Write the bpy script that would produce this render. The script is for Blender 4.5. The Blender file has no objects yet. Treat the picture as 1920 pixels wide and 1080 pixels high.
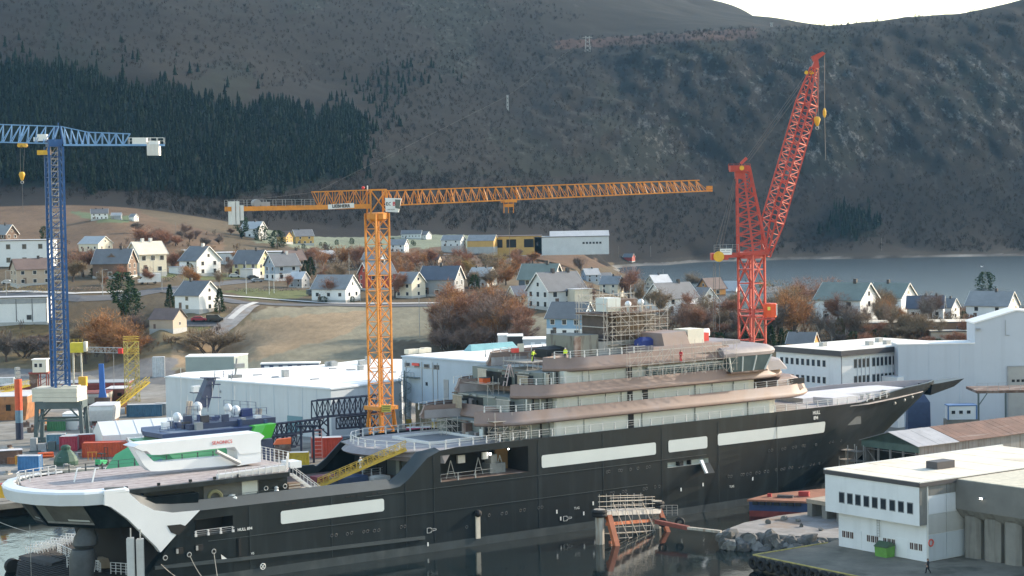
import bpy,math,random
import numpy as np
from mathutils import Vector,Matrix
R=random.Random(7)
rad=math.radians
S=bpy.context.scene
COL=S.collection
# ------------------------------------------------------------------ camera, sky, sun, exposure
F=3733.0;HCAM=50.0;YH=362.0;ROLL=-0.018  # lens (px of a 1920 frame), height, horizon row, roll
_p=math.atan((540-YH)/F)
_fw=np.array([0,math.cos(_p),-math.sin(_p)]);_R0=np.array([1.0,0,0]);_U0=np.cross(_R0,_fw)
_R=math.cos(ROLL)*_R0+math.sin(ROLL)*_U0
_U=-math.sin(ROLL)*_R0+math.cos(ROLL)*_U0
CAMP=np.array([0,0,HCAM])
cam=bpy.data.cameras.new('camera');camo=bpy.data.objects.new('camera',cam);COL.objects.link(camo)
cam.sensor_width=36;cam.lens=36*F/1920;cam.clip_start=1;cam.clip_end=9000
_M=Matrix.Identity(4)
for i in range(3):
    _M[i][0]=_R[i];_M[i][1]=_U[i];_M[i][2]=-_fw[i];_M[i][3]=CAMP[i]
camo.matrix_world=_M
S.camera=camo
SUN_AZ=62.0  # degrees from +Y towards +X
SUN_EL=22.0
w=bpy.data.worlds.new('World');S.world=w;w.use_nodes=True
nt=w.node_tree;bg=nt.nodes['Background']
sk=nt.nodes.new('ShaderNodeTexSky');sk.sky_type='NISHITA';sk.sun_disc=False
sk.sun_elevation=rad(SUN_EL);sk.sun_rotation=rad(SUN_AZ);sk.air_density=1.3;sk.dust_density=0.8;sk.ozone_density=0.0
nt.links.new(sk.outputs[0],bg.inputs[0]);bg.inputs[1].default_value=0.15
sl=bpy.data.lights.new('sun','SUN');sl.energy=2.9;sl.angle=rad(0.6);sl.color=(1.0,0.86,0.68)
so=bpy.data.objects.new('sun',sl);COL.objects.link(so)
_sd=Vector((math.sin(rad(SUN_AZ))*math.cos(rad(SUN_EL)),math.cos(rad(SUN_AZ))*math.cos(rad(SUN_EL)),math.sin(rad(SUN_EL))))
so.rotation_euler=(-_sd).to_track_quat('-Z','Y').to_euler()
S.view_settings.view_transform='Standard';S.view_settings.look='None'
S.view_settings.exposure=1.32;S.view_settings.gamma=1.0;S.view_settings.use_curve_mapping=False
S.render.engine='CYCLES'
S.cycles.use_denoising=True
S.cycles.max_bounces=6;S.cycles.diffuse_bounces=3;S.cycles.glossy_bounces=3;S.cycles.transparent_max_bounces=8
S.cycles.volume_bounces=0
# ------------------------------------------------------------------ pixel (1920x1080 photograph) -> place
def ray(x,y):return _fw+_R*(x-960)/F-_U*(y-540)/F
def onz(x,y,z):
    d=ray(x,y);return CAMP+d*((z-HCAM)/d[2])
def aty(x,y,Y):
    d=ray(x,y);return CAMP+d*(Y/d[1])
def proj(P):
    v=np.asarray(P,float)-CAMP;wz=v@_fw
    return 960+F*(v@_R)/wz,540-F*(v@_U)/wz
# ------------------------------------------------------------------ mesh builder
class MB:
    def __init__(s):s.v=[];s.f=[];s.m=[]
    def add(s,vs,fs,mi=0):
        o=len(s.v);s.v.extend([tuple(map(float,q))for q in vs])
        for f in fs:s.f.append(tuple(o+i for i in f));s.m.append(mi)
        return s
    def hexa(s,p,mi=0):  # p[0:4] bottom ccw, p[4:8] top ccw
        return s.add(p,[(3,2,1,0),(4,5,6,7),(0,1,5,4),(1,2,6,5),(2,3,7,6),(3,0,4,7)],mi)
    def box(s,c,d,mi=0,rz=0.0):
        x,y,z=d[0]/2,d[1]/2,d[2]/2;cs,sn=math.cos(rz),math.sin(rz);P=[]
        for zz in(-z,z):
            for a,b in((-x,-y),(x,-y),(x,y),(-x,y)):
                P.append((c[0]+a*cs-b*sn,c[1]+a*sn+b*cs,c[2]+zz))
        return s.hexa(P,mi)
    def b2(s,x0,x1,y0,y1,z0,z1,mi=0):
        return s.box(((x0+x1)/2,(y0+y1)/2,(z0+z1)/2),(abs(x1-x0),abs(y1-y0),abs(z1-z0)),mi)
    def bar(s,p,q,w=0.1,h=None,mi=0):
        p=Vector(p);q=Vector(q);d=q-p
        if d.length<1e-6:return s
        d.normalize();up=Vector((0,0,1))if abs(d.z)<0.95 else Vector((1,0,0))
        a=d.cross(up).normalized()*(w/2);b=a.normalized().cross(d)*((h or w)/2)
        return s.hexa([p-a-b,p+a-b,p+a+b,p-a+b,q-a-b,q+a-b,q+a+b,q-a+b],mi)
    def tube(s,p,q,r=0.05,n=6,mi=0,r2=None,cap=True):
        p=Vector(p);q=Vector(q);d=(q-p)
        if d.length<1e-6:return s
        d.normalize();up=Vector((0,0,1))if abs(d.z)<0.95 else Vector((1,0,0))
        a=d.cross(up).normalized();b=a.cross(d);r2=r if r2 is None else r2;P=[]
        for c,k in((p,r),(q,r2)):
            for i in range(n):
                t=2*math.pi*i/n;P.append(c+(a*math.cos(t)+b*math.sin(t))*k)
        fs=[(i,(i+1)%n,n+(i+1)%n,n+i)for i in range(n)]
        if cap:fs+=[tuple(range(n-1,-1,-1)),tuple(range(n,2*n))]
        return s.add(P,fs,mi)
    def prism(s,poly,z0,z1,mi=0,top=None):
        n=len(poly);t=top or poly
        P=[(a,b,z0)for a,b in poly]+[(a,b,z1)for a,b in t]
        return s.add(P,[(i,(i+1)%n,n+(i+1)%n,n+i)for i in range(n)]+[tuple(range(n-1,-1,-1)),tuple(range(n,2*n))],mi)
    def ext(s,poly,vec,mi=0):  # closed 3-D polygon swept along vec
        n=len(poly);P=[tuple(q)for q in poly]+[tuple(np.asarray(q)+np.asarray(vec))for q in poly]
        return s.add(P,[(i,(i+1)%n,n+(i+1)%n,n+i)for i in range(n)]+[tuple(range(n-1,-1,-1)),tuple(range(n,2*n))],mi)
    def lathe(s,prof,n=12,c=(0,0,0),mi=0):
        P=[];k=len(prof)
        for r,z in prof:
            for i in range(n):
                t=2*math.pi*i/n;P.append((c[0]+r*math.cos(t),c[1]+r*math.sin(t),c[2]+z))
        fs=[(j*n+i,j*n+(i+1)%n,(j+1)*n+(i+1)%n,(j+1)*n+i)for j in range(k-1)for i in range(n)]
        fs+=[tuple(range(n-1,-1,-1)),tuple(range((k-1)*n,k*n))]
        return s.add(P,fs,mi)
    def loft(s,rings,mi=0,close=True,cap=True):
        n=len(rings[0]);P=[q for r in rings for q in r];fs=[]
        for j in range(len(rings)-1):
            for i in range(n if close else n-1):
                fs.append((j*n+i,j*n+(i+1)%n,(j+1)*n+(i+1)%n,(j+1)*n+i))
        if cap and close:fs+=[tuple(range(n-1,-1,-1)),tuple(range((len(rings)-1)*n,len(rings)*n))]
        return s.add(P,fs,mi)
    def torus(s,c,ax,r,t,n=16,k=8,mi=0):
        ax=Vector(ax).normalized();up=Vector((0,0,1))if abs(ax.z)<.9 else Vector((1,0,0));a=ax.cross(up).normalized();b=ax.cross(a);c=Vector(c);P=[]
        for i in range(n):
            u=2*math.pi*i/n;d=a*math.cos(u)+b*math.sin(u)
            for j in range(k):
                q=2*math.pi*j/k;P.append(c+d*(r+t*math.cos(q))+ax*(t*math.sin(q)))
        return s.add(P,[(i*k+j,((i+1)%n)*k+j,((i+1)%n)*k+(j+1)%k,i*k+(j+1)%k)for i in range(n)for j in range(k)],mi)
    def sphere(s,c,r,n=12,k=8,mi=0,sz=1.0):
        return s.lathe([(max(1e-3,r*math.sin(math.pi*i/k)),-r*sz*math.cos(math.pi*i/k))for i in range(k+1)],n,c,mi)
    def mesh(s,name,mats,smooth=False):
        me=bpy.data.meshes.new(name);me.from_pydata(s.v,[],s.f)
        mats=mats if isinstance(mats,(list,tuple))else[mats]
        for m in mats:me.materials.append(m)
        me.polygons.foreach_set('material_index',s.m)
        if smooth:
            me.polygons.foreach_set('use_smooth',[True]*len(s.f))
            try:me.set_sharp_from_angle(angle=rad(40))
            except Exception:pass
        me.update();return me
    def build(s,name,mats,parent=None,loc=(0,0,0),rz=0.0,smooth=False):
        return inst(s.mesh(name,mats,smooth),name,parent,loc,rz)
def inst(me,name,parent=None,loc=(0,0,0),rz=0.0,sc=None,rot=None):
    o=bpy.data.objects.new(name,me);COL.objects.link(o);o.location=tuple(map(float,loc));o.rotation_euler=rot or(0,0,rz)
    if sc is not None:o.scale=sc if isinstance(sc,(tuple,list))else(sc,sc,sc)
    if parent is not None:o.parent=parent
    return o
def tag(o,label=None,cat=None,group=None,kind=None):
    for k,v in(('label',label),('category',cat),('group',group),('kind',kind)):
        if v:o[k]=v
    return o
def thing(name,label,cat,loc=(0,0,0),rz=0.0,group=None):
    o=bpy.data.objects.new(name,None);COL.objects.link(o);o.location=tuple(map(float,loc));o.rotation_euler=(0,0,rz)
    return tag(o,label,cat,group)
def copy_tree(o,parent=None):
    c=o.copy();COL.objects.link(c)
    if parent is not None:c.parent=parent
    for ch in list(o.children):copy_tree(ch,c)
    return c
# ------------------------------------------------------------------ materials
MATS={}
def mat(name,rgb,rough=0.6,var=0.18,scale=0.6,metal=0.0,bump=0.0,var2=None,emit=None,spec=None):
    """one procedural material: colour broken up by two noises (wear, dirt), optional bump"""
    if name in MATS:return MATS[name]
    m=bpy.data.materials.new(name);m.use_nodes=True;t=m.node_tree;b=t.nodes['Principled BSDF']
    b.inputs['Roughness'].default_value=rough;b.inputs['Metallic'].default_value=metal
    if spec is not None:b.inputs['Specular IOR Level'].default_value=spec
    tc=t.nodes.new('ShaderNodeTexCoord');n1=t.nodes.new('ShaderNodeTexNoise');n1.inputs['Scale'].default_value=scale;n1.inputs['Detail'].default_value=6;n1.inputs['Roughness'].default_value=0.62
    t.links.new(tc.outputs['Object'],n1.inputs['Vector'])
    mr=t.nodes.new('ShaderNodeMapRange');mr.inputs[1].default_value=0.28;mr.inputs[2].default_value=0.72;mr.inputs[3].default_value=1-var;mr.inputs[4].default_value=1+var
    t.links.new(n1.outputs['Fac'],mr.inputs[0])
    mx=t.nodes.new('ShaderNodeVectorMath');mx.operation='SCALE';mx.inputs[0].default_value=rgb;t.links.new(mr.outputs[0],mx.inputs['Scale'])
    out=mx.outputs[0]
    if var2:  # second colour in patches: (rgb, noise scale, threshold, softness)
        n2=t.nodes.new('ShaderNodeTexNoise');n2.inputs['Scale'].default_value=var2[1];n2.inputs['Detail'].default_value=7;n2.inputs['Roughness'].default_value=0.6
        t.links.new(tc.outputs['Object'],n2.inputs['Vector'])
        m2=t.nodes.new('ShaderNodeMapRange');m2.inputs[1].default_value=var2[2];m2.inputs[2].default_value=var2[2]+var2[3]
        t.links.new(n2.outputs['Fac'],m2.inputs[0])
        mm=t.nodes.new('ShaderNodeMix');mm.data_type='RGBA';t.links.new(m2.outputs[0],mm.inputs[0]);t.links.new(out,mm.inputs[6]);mm.inputs[7].default_value=(*var2[0],1)
        out=mm.outputs[2]
    t.links.new(out,b.inputs['Base Color'])
    if bump:
        bp=t.nodes.new('ShaderNodeBump');bp.inputs['Strength'].default_value=bump;bp.inputs['Distance'].default_value=0.1
        t.links.new(n1.outputs['Fac'],bp.inputs['Height']);t.links.new(bp.outputs[0],b.inputs['Normal'])
    if emit:b.inputs['Emission Color'].default_value=(*emit[0],1);b.inputs['Emission Strength'].default_value=emit[1]
    MATS[name]=m;return m
def streak(name,rgb,dirt,rough=0.5,axis=(3,3,0.12),thr=0.55,soft=0.2,var=0.12,plank=None):
    """vertical weather streaks: noise squeezed along z"""
    if name in MATS:return MATS[name]
    m=mat(name,rgb,rough,var,0.35);t=m.node_tree;b=t.nodes['Principled BSDF']
    src=b.inputs['Base Color'].links[0].from_socket
    tc=next(n for n in t.nodes if n.type=='TEX_COORD');mp=t.nodes.new('ShaderNodeMapping');mp.inputs['Scale'].default_value=axis
    n=t.nodes.new('ShaderNodeTexNoise');n.inputs['Scale'].default_value=1;n.inputs['Detail'].default_value=5
    t.links.new(tc.outputs['Object'],mp.inputs[0]);t.links.new(mp.outputs[0],n.inputs['Vector'])
    r=t.nodes.new('ShaderNodeMapRange');r.inputs[1].default_value=thr;r.inputs[2].default_value=thr+soft;t.links.new(n.outputs['Fac'],r.inputs[0])
    mm=t.nodes.new('ShaderNodeMix');mm.data_type='RGBA';t.links.new(r.outputs[0],mm.inputs[0]);t.links.new(src,mm.inputs[6]);mm.inputs[7].default_value=(*dirt,1)
    t.links.new(mm.outputs[2],b.inputs['Base Color'])
    return m
def srgb(r,g,b):
    f=lambda c:((c/255+0.055)/1.055)**2.4 if c>10 else c/255/12.92
    return(f(r),f(g),f(b))
# ------------------------------------------------------------------ noise in numpy
_rng=np.random.RandomState(11);_G=_rng.rand(256,256)
def vnoise(x,y):
    xi=np.floor(x).astype(int);yi=np.floor(y).astype(int);fx=x-xi;fy=y-yi
    fx=fx*fx*(3-2*fx);fy=fy*fy*(3-2*fy);g=lambda a,b:_G[a&255,b&255]
    return(g(xi,yi)*(1-fx)+g(xi+1,yi)*fx)*(1-fy)+(g(xi,yi+1)*(1-fx)+g(xi+1,yi+1)*fx)*fy
def fbm(x,y,o=5,gain=0.5):
    a=1.0;s=0;t=0
    for k in range(o):
        s=s+a*(vnoise(x+17.3*k,y+9.1*k)-0.5);t+=a;a*=gain;x=x*2.03;y=y*2.03
    return s/t*2
def inpoly(x,y,poly):
    x=np.asarray(x,float);y=np.asarray(y,float);r=np.zeros(x.shape,bool);n=len(poly)
    for i in range(n):
        x1,y1=poly[i];x2,y2=poly[(i+1)%n]
        c=((y1>y)!=(y2>y))&(x<(x2-x1)*(y-y1)/((y2-y1)or 1e-9)+x1);r^=c
    return r
# ------------------------------------------------------------------ terrain: heights through surveyed points (pixel, distance)
_CP=[]
def _cp(px,py,Y):P=aty(px,py,Y);_CP.append((P[0]/Y,Y,P[2]))
def _cz(px,Y,z):_CP.append(((px-960)/F,Y,z))
for px in(-500,-200,150,400):
    for Y,z in((330,2.3),(420,2.3),(500,2.3),(560,2.4)):_cz(px,Y,z)
for px in(650,900,1200):
    for Y,z in((330,2.3),(420,2.3),(465,2.6)):_cz(px,Y,z)
for px in(1450,1700,1950,2400):
    for Y,z in((250,2.3),(330,2.3),(420,2.4),(470,2.8)):_cz(px,Y,z)
for a in((40,612,600),(-200,620,600),(250,640,590),(150,560,630),(365,583,600),(300,617,572),(275,532,665),(60,536,660),(270,516,700),(375,516,740),
          (480,650,540),(480,580,605),(620,566,640),(760,575,620),(760,670,530),(950,640,545),(900,575,610),(560,525,740),
          (100,450,900),(60,376,1080),(-200,372,1080),(240,378,1090),(200,408,950),(340,425,950),(480,440,980),(470,515,780),(560,459,1000),(640,440,1100),(640,466,1000),
          (1070,462,1100),(900,465,1050),(1000,482,1040),(1060,500,980),(690,495,850),(800,505,800),(950,530,700),(1040,577,600),(850,550,670)):_cp(*a)
for px,Y,z in((1090,500,12),(1200,520,13),(1400,520,12),(1600,520,11),(1800,520,9.5),(2000,520,9),(2400,520,9),(1200,640,13),(1400,640,9),(1600,620,9.3),(1800,640,8),(2100,640,8),
                (1080,760,11),(1150,850,6),(1250,760,4),(1500,760,3),(1800,760,3),(2200,760,3),(1200,860,-1),(1500,850,-3),(1900,850,-3),(2300,850,-3),
                (1150,1000,-1),(1100,1200,2.5),(1200,1150,-2),(1500,1100,-5),(2000,1100,-5),(1140,1290,1.5),(1180,1340,2.5),(1250,1330,0.3),(1300,1370,0.4),(1500,1395,0.3),(1700,1390,.3),(1900,1385,0.3),(2300,1385,0),
                (1300,1330,-3),(1600,1340,-3),(1900,1330,-3),(1300,1400,3),(1500,1420,3.5),(1700,1420,4),(1900,1415,4),(2300,1415,4)):_cz(px,Y,z)
for a in((0,362,1120),(0,250,1240),(0,140,1400),(0,-20,1750),(0,-60,2150),(-300,-60,2150),(-300,362,1120),(-300,140,1400),(300,368,1130),(300,140,1420),(300,-30,1850),(300,-70,2250),
          (600,422,1150),(600,350,1250),(600,150,1650),(600,-40,2100),(600,-80,2500),(900,432,1200),(900,300,1450),(900,120,1850),(900,-40,2250),(900,-70,2600),
          (1090,432,1280),(1090,250,1600),(1100,90,1950),(1150,60,2060),(1080,-40,2550),(1240,-30,2750),
          (1300,450,1420),(1300,300,1600),(1300,150,1780),(1300,75,1900),(1310,-2,2900),(1400,24,2950),(1360,32,2500),(1400,40,2300),(1330,18,2650),(1298,8,2700),(1430,42,2700),(1380,22,2750),(1290,30,2350),(1500,465,1440),(1500,300,1600),(1500,150,1760),(1500,72,1900),(1470,40,2500),(1550,47,2600),
          (1700,465,1440),(1700,300,1600),(1700,150,1760),(1700,30,1980),(1620,42,1980),(1800,22,2000),(1900,465,1440),(1900,300,1600),(1900,130,1780),(1900,2,2000),(1940,-10,2020),(2300,450,1440),(2300,200,1750),(2300,-60,2150)):_cp(*a)
for px,Y,z in((1620,2500,150),(1800,2600,150),(2000,2700,160),(1500,3200,120),(1700,3200,60),(2200,3000,120),(1200,3300,240),(600,3200,330),(0,3200,330)):_cz(px,Y,z)
_cp_a=np.array([(u*3.2,math.log(Y/500)*1.6)for u,Y,z in _CP]);_cp_z=np.array([z for*_,z in _CP])
def _kern(r):return r
_A=np.linalg.norm(_cp_a[:,None]-_cp_a[None],axis=2)+np.eye(len(_cp_a))*-1e-3
_n=len(_cp_a);_Q=np.zeros((_n+3,_n+3));_Q[:_n,:_n]=_A;_Q[:_n,_n]=1;_Q[:_n,_n+1:]=_cp_a;_Q[_n,:_n]=1;_Q[_n+1:,:_n]=_cp_a.T
_wt=np.linalg.solve(_Q,np.concatenate([_cp_z,[0,0,0]]))
def hraw(u,Y):
    u=np.asarray(u,float);Y=np.asarray(Y,float);sh=np.broadcast(u,Y).shape
    q=np.stack([np.broadcast_to(u*3.2,sh).ravel(),np.log(np.broadcast_to(Y,sh).ravel()/500)*1.6],1);out=np.empty(len(q))
    for i in range(0,len(q),20000):
        c=q[i:i+20000];d=np.sqrt(((c[:,None]-_cp_a[None])**2).sum(2));out[i:i+20000]=d@_wt[:_n]+_wt[_n]+c@_wt[_n+1:]
    return out.reshape(sh)
def height(u,Y):
    """metres above the fjord at X = u*Y"""
    u=np.asarray(u,float);Y=np.asarray(Y,float);z=hraw(u,Y);X=u*Y
    k=np.clip((Y-1180)/300,0,1)*np.clip((z-8)/40,0,1)
    rg=np.clip((u+0.02)/0.05,0,1)*k*np.clip((z-40)/40,0,1)*np.clip((2050-Y)/200,0,1)
    z=z+k*(fbm(X/170,Y/230,5)*3.2+fbm(X/46,Y/60,4)*1.2)
    z=z+rg*(np.abs(fbm(X/75+3,Y/260,4))*-9+2.5)  # gullies of the cliff
    z=z+rg*3*(fbm(X/14,Y/30,3))
    z=z+np.clip((Y-500)/80,0,1)*(1-np.clip((Y-1180)/300,0,1))*fbm(X/40,Y/40,3)*0.35
    return z
def gz(X,Y):return float(height(np.array([X/Y]),np.array([float(Y)]))[0])
def ground(px,py,y0=470.0,y1=1700.0):
    """where the line of sight through a pixel first meets the land"""
    Ys=np.linspace(y0,y1,1400);d=ray(px,py);X=d[0]/d[1]*Ys;Z=HCAM+d[2]/d[1]*Ys
    h=height(X/Ys,Ys);i=np.nonzero(Z<=h)[0];i=i[0]if len(i)else len(Ys)-1
    return np.array([X[i],Ys[i],h[i]])
def attr_mat(name,rough=0.95):
    m=bpy.data.materials.new(name);m.use_nodes=True;t=m.node_tree;b=t.nodes['Principled BSDF'];b.inputs['Roughness'].default_value=rough;b.inputs['Specular IOR Level'].default_value=0.15
    at=t.nodes.new('ShaderNodeAttribute');at.attribute_name='Col';tc=t.nodes.new('ShaderNodeTexCoord');L=t.links.new
    def noise(sc,vs,det=6,ro=0.6):
        mp=t.nodes.new('ShaderNodeMapping');mp.inputs['Scale'].default_value=vs;n=t.nodes.new('ShaderNodeTexNoise');n.inputs['Scale'].default_value=sc;n.inputs['Detail'].default_value=det;n.inputs['Roughness'].default_value=ro
        L(tc.outputs['Object'],mp.inputs[0]);L(mp.outputs[0],n.inputs['Vector']);return n
    def rng(src,a,b_,c,d):
        r=t.nodes.new('ShaderNodeMapRange');r.inputs[1].default_value=a;r.inputs[2].default_value=b_;r.inputs[3].default_value=c;r.inputs[4].default_value=d;L(src,r.inputs[0]);return r.outputs[0]
    n1=noise(0.035,(1,0.6,1));n2=noise(0.5,(1,0.4,1),4)
    f=t.nodes.new('ShaderNodeMath');f.operation='MULTIPLY';L(rng(n1.outputs[0],.3,.7,.75,1.25),f.inputs[0]);L(rng(n2.outputs[0],.3,.7,.86,1.14),f.inputs[1])
    sc=t.nodes.new('ShaderNodeVectorMath');sc.operation='SCALE';L(at.outputs['Color'],sc.inputs[0]);L(f.outputs[0],sc.inputs['Scale'])
    n3=noise(0.10,(1.5,.45,0.26),8,0.7);rk=t.nodes.new('ShaderNodeMath');rk.operation='MULTIPLY';L(rng(n3.outputs[0],.53,.64,0,1),rk.inputs[0]);L(at.outputs['Alpha'],rk.inputs[1])
    mm=t.nodes.new('ShaderNodeMix');mm.data_type='RGBA';L(rk.outputs[0],mm.inputs[0]);L(sc.outputs[0],mm.inputs[6])
    n4=noise(.25,(1.5,1,.35),6);rc=t.nodes.new('ShaderNodeVectorMath');rc.operation='SCALE';rc.inputs[0].default_value=(0.105,0.102,0.096);L(rng(n4.outputs[0],.3,.7,.35,1.5),rc.inputs['Scale']);L(rc.outputs[0],mm.inputs[7])
    L(mm.outputs[2],b.inputs['Base Color'])
    bp=t.nodes.new('ShaderNodeBump');bp.inputs['Strength'].default_value=0.3;bp.inputs['Distance'].default_value=0.6;L(n2.outputs[0],bp.inputs['Height']);L(bp.outputs[0],b.inputs['Normal'])
    return m
M_LAND=attr_mat('land_cover')
# land-cover regions as seen in the survey photograph
CONIF=[(-400,120),(60,125),(180,140),(260,160),(330,168),(400,195),(450,205),(520,190),(575,215),(620,205),(680,215),(690,250),(670,330),(560,352),(430,372),(240,352),(110,352),(-400,350)]
CONIF2=[(1545,440),(1560,400),(1600,385),(1640,410),(1650,445),(1600,452)]
def landcover(px,py,u,Y,z):
    n=len(px);C=np.zeros((n,4));nz=fbm(px/60,py/30,5);n2=fbm(px/140+5,py/90+2,4);px=px+9*fbm(px/17+4,py/9,3);py=py+5*fbm(px/19,py/8+3,3)
    C[:,:3]=(0.105,0.080,0.050)  # withered grass
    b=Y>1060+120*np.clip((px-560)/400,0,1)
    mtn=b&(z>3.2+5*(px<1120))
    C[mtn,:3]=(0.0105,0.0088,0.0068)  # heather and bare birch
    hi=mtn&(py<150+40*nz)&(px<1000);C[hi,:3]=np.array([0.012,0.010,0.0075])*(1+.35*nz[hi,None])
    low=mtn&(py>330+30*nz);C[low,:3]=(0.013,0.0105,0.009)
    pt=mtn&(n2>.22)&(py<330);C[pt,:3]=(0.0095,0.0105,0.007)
    cf=inpoly(px+14*nz,py+10*nz,CONIF)&b;C[cf,:3]=(0.005,0.010,0.007)
    cf=inpoly(px+14*nz,py+10*nz,CONIF2)&b;C[cf,:3]=(0.005,0.010,0.007)
    ck=mtn&(px>1120)&(py>85)&(py<390)
    w_=np.clip((px-1120)/90,0,1)*np.clip((py-80)/40,0,1)*np.clip((390-py)/110,0,1)
    C[ck,3]=(w_*np.clip(.55+1.1*n2,0,1))[ck]
    e=mtn&(px>560)&(px<1120)&(py<300);C[e,3]=np.clip(.1+n2[e],0,.35)
    red=mtn&(px>1040)&(np.abs(py-(78-(px-1140)*.06))<9)&(px<1420);C[red,:3]=(0.050,0.028,0.022)
    fld=[(-400,372),(240,378),(262,400),(330,420),(420,440),(420,470),(-400,470)]
    k=inpoly(px,py,fld)&~mtn;C[k,:3]=np.array([0.135,0.088,0.055])*(1+.25*nz[k,None])
    k=inpoly(px,py,[(130,398),(240,405),(260,415),(200,418),(140,408)]);C[k,:3]=(.10,.13,.07)
    k=inpoly(px,py,[(470,425),(900,425),(1140,452),(1140,463),(690,466),(560,464),(480,452)])&~mtn;C[k,:3]=np.array([0.17,0.19,0.135])*(1+.15*nz[k,None])  # frosted meadow
    k=inpoly(px,py,[(690,466),(1140,466),(1140,500),(960,505),(690,500)])&~mtn;C[k,:3]=(0.115,0.075,0.05)
    k=inpoly(px,py,[(300,695),(330,645),(430,632),(455,600),(500,575),(820,568),(1040,600),(1040,690)])&(Y>495);C[k,:3]=np.array([0.205,0.185,0.13])*(1+.10*nz[k,None])  # frosted field
    k2=k&inpoly(px,py,[(300,690),(330,650),(420,640),(440,610),(470,600),(700,580),(660,625),(560,650),(440,690)]);C[k2,:3]=np.array([0.25,0.185,0.115])*(1+.12*nz[k2,None])
    k=k&(py>640)&(px>730);C[k,:3]=np.array([0.11,.085,.055])
    k=(Y<600)&(Y>545)&(px<470)&~k2;C[k,:3]=np.array([0.15,0.12,0.07])*(1+.4*nz[k,None])
    k=inpoly(px,py,[(0,606),(100,608),(100,630),(0,635)]);C[k,:3]=(.14,.10,.045)
    k=(px>1060)&(Y<620)&(Y>490);C[k,:3]=np.array([0.085,0.07,0.045])*(1+.5*nz[k,None])
    for poly in([(410,545),(480,540),(590,545),(560,562),(470,562)],[(340,515),(430,512),(470,520),(350,528)],[(330,612),(380,608),(440,610),(400,622)],[(250,520),(330,512),(330,522)]):
        k=inpoly(px,py,poly);C[k,:3]=(.115,.125,.05)
    yd=(Y<552)&(px<330+20*nz)|(Y<487)&(px<480);C[yd,:3]=np.array([0.17,0.165,0.16])*(1+.25*nz[yd,None]);C[yd,3]=0
    fs=(Y>1290)&(z<=3.3+5*(px<1120))&(px>1150);C[fs,:3]=np.array([0.022,0.019,0.015])*(1+.8*nz[fs,None])
    sh=(z<1.3)&(Y>600);C[sh,:3]=np.array([0.085,0.083,0.078])*(1+2.6*nz[sh,None])
    return np.clip(C,0,1)
def terrain(name,u0,u1,nu,Ys,kind='structure'):
    us=np.linspace(u0,u1,nu);U,YY=np.meshgrid(us,Ys);Z=height(U,YY);X=U*YY;n=U.size
    P=np.stack([X.ravel(),YY.ravel(),Z.ravel()],1);v=P-CAMP;wz=v@_fw
    px=960+F*(v@_R)/wz;py=540-F*(v@_U)/wz
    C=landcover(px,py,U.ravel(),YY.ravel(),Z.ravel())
    me=bpy.data.meshes.new(name);ny=len(Ys);i=np.arange(n).reshape(ny,nu)
    q=np.stack([i[:-1,:-1],i[:-1,1:],i[1:,1:],i[1:,:-1]],-1).reshape(-1,4)
    me.vertices.add(n);me.vertices.foreach_set('co',P.astype('f').ravel());me.loops.add(q.size);me.loops.foreach_set('vertex_index',q.astype('i').ravel())
    me.polygons.add(len(q));me.polygons.foreach_set('loop_start',np.arange(0,q.size,4,dtype='i'));me.polygons.foreach_set('use_smooth',np.ones(len(q),bool))
    me.materials.append(M_LAND);ca=me.color_attributes.new('Col','FLOAT_COLOR','POINT');ca.data.foreach_set('color',C.astype('f').ravel())
    me.update(calc_edges=True);o=bpy.data.objects.new(name,me);COL.objects.link(o);return tag(o,kind=kind)
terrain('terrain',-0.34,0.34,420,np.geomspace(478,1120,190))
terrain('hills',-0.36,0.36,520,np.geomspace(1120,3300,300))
# fjord
def water_mat():
    m=bpy.data.materials.new('fjord_water');m.use_nodes=True;t=m.node_tree;b=t.nodes['Principled BSDF'];L=t.links.new
    b.inputs['Base Color'].default_value=(0.006,0.013,0.015,1);b.inputs['Roughness'].default_value=0.07;b.inputs['IOR'].default_value=1.33
    tc=t.nodes.new('ShaderNodeTexCoord');mp=t.nodes.new('ShaderNodeMapping');mp.inputs['Scale'].default_value=(1,.55,1);L(tc.outputs['Object'],mp.inputs[0])
    n=t.nodes.new('ShaderNodeTexNoise');n.inputs['Scale'].default_value=0.55;n.inputs['Detail'].default_value=5;L(mp.outputs[0],n.inputs['Vector'])
    n2=t.nodes.new('ShaderNodeTexNoise');n2.inputs['Scale'].default_value=0.035;n2.inputs['Detail'].default_value=3;L(mp.outputs[0],n2.inputs['Vector'])
    r=t.nodes.new('ShaderNodeMapRange');r.inputs[1].default_value=.42;r.inputs[2].default_value=.6;r.inputs[3].default_value=.04;r.inputs[4].default_value=.16;L(n2.outputs[0],r.inputs[0])
    sx=t.nodes.new('ShaderNodeSeparateXYZ');L(tc.outputs['Object'],sx.inputs[0]);ry=t.nodes.new('ShaderNodeMapRange');ry.inputs[1].default_value=560;ry.inputs[2].default_value=860;ry.inputs[3].default_value=0;ry.inputs[4].default_value=1.0;L(sx.outputs[1],ry.inputs[0])  # the open fjord beyond the village is wind-rippled
    ad=t.nodes.new('ShaderNodeMath');ad.operation='ADD';L(r.outputs[0],ad.inputs[0]);L(ry.outputs[0],ad.inputs[1]);r=ad
    rr=t.nodes.new('ShaderNodeMath');rr.operation='MULTIPLY_ADD';L(ry.outputs[0],rr.inputs[0]);rr.inputs[1].default_value=.2;rr.inputs[2].default_value=.07;L(rr.outputs[0],b.inputs['Roughness'])
    bp=t.nodes.new('ShaderNodeBump');bp.inputs['Distance'].default_value=0.25;L(r.outputs[0],bp.inputs['Strength']);L(n.outputs[0],bp.inputs['Height']);L(bp.outputs[0],b.inputs['Normal'])
    return m
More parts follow.
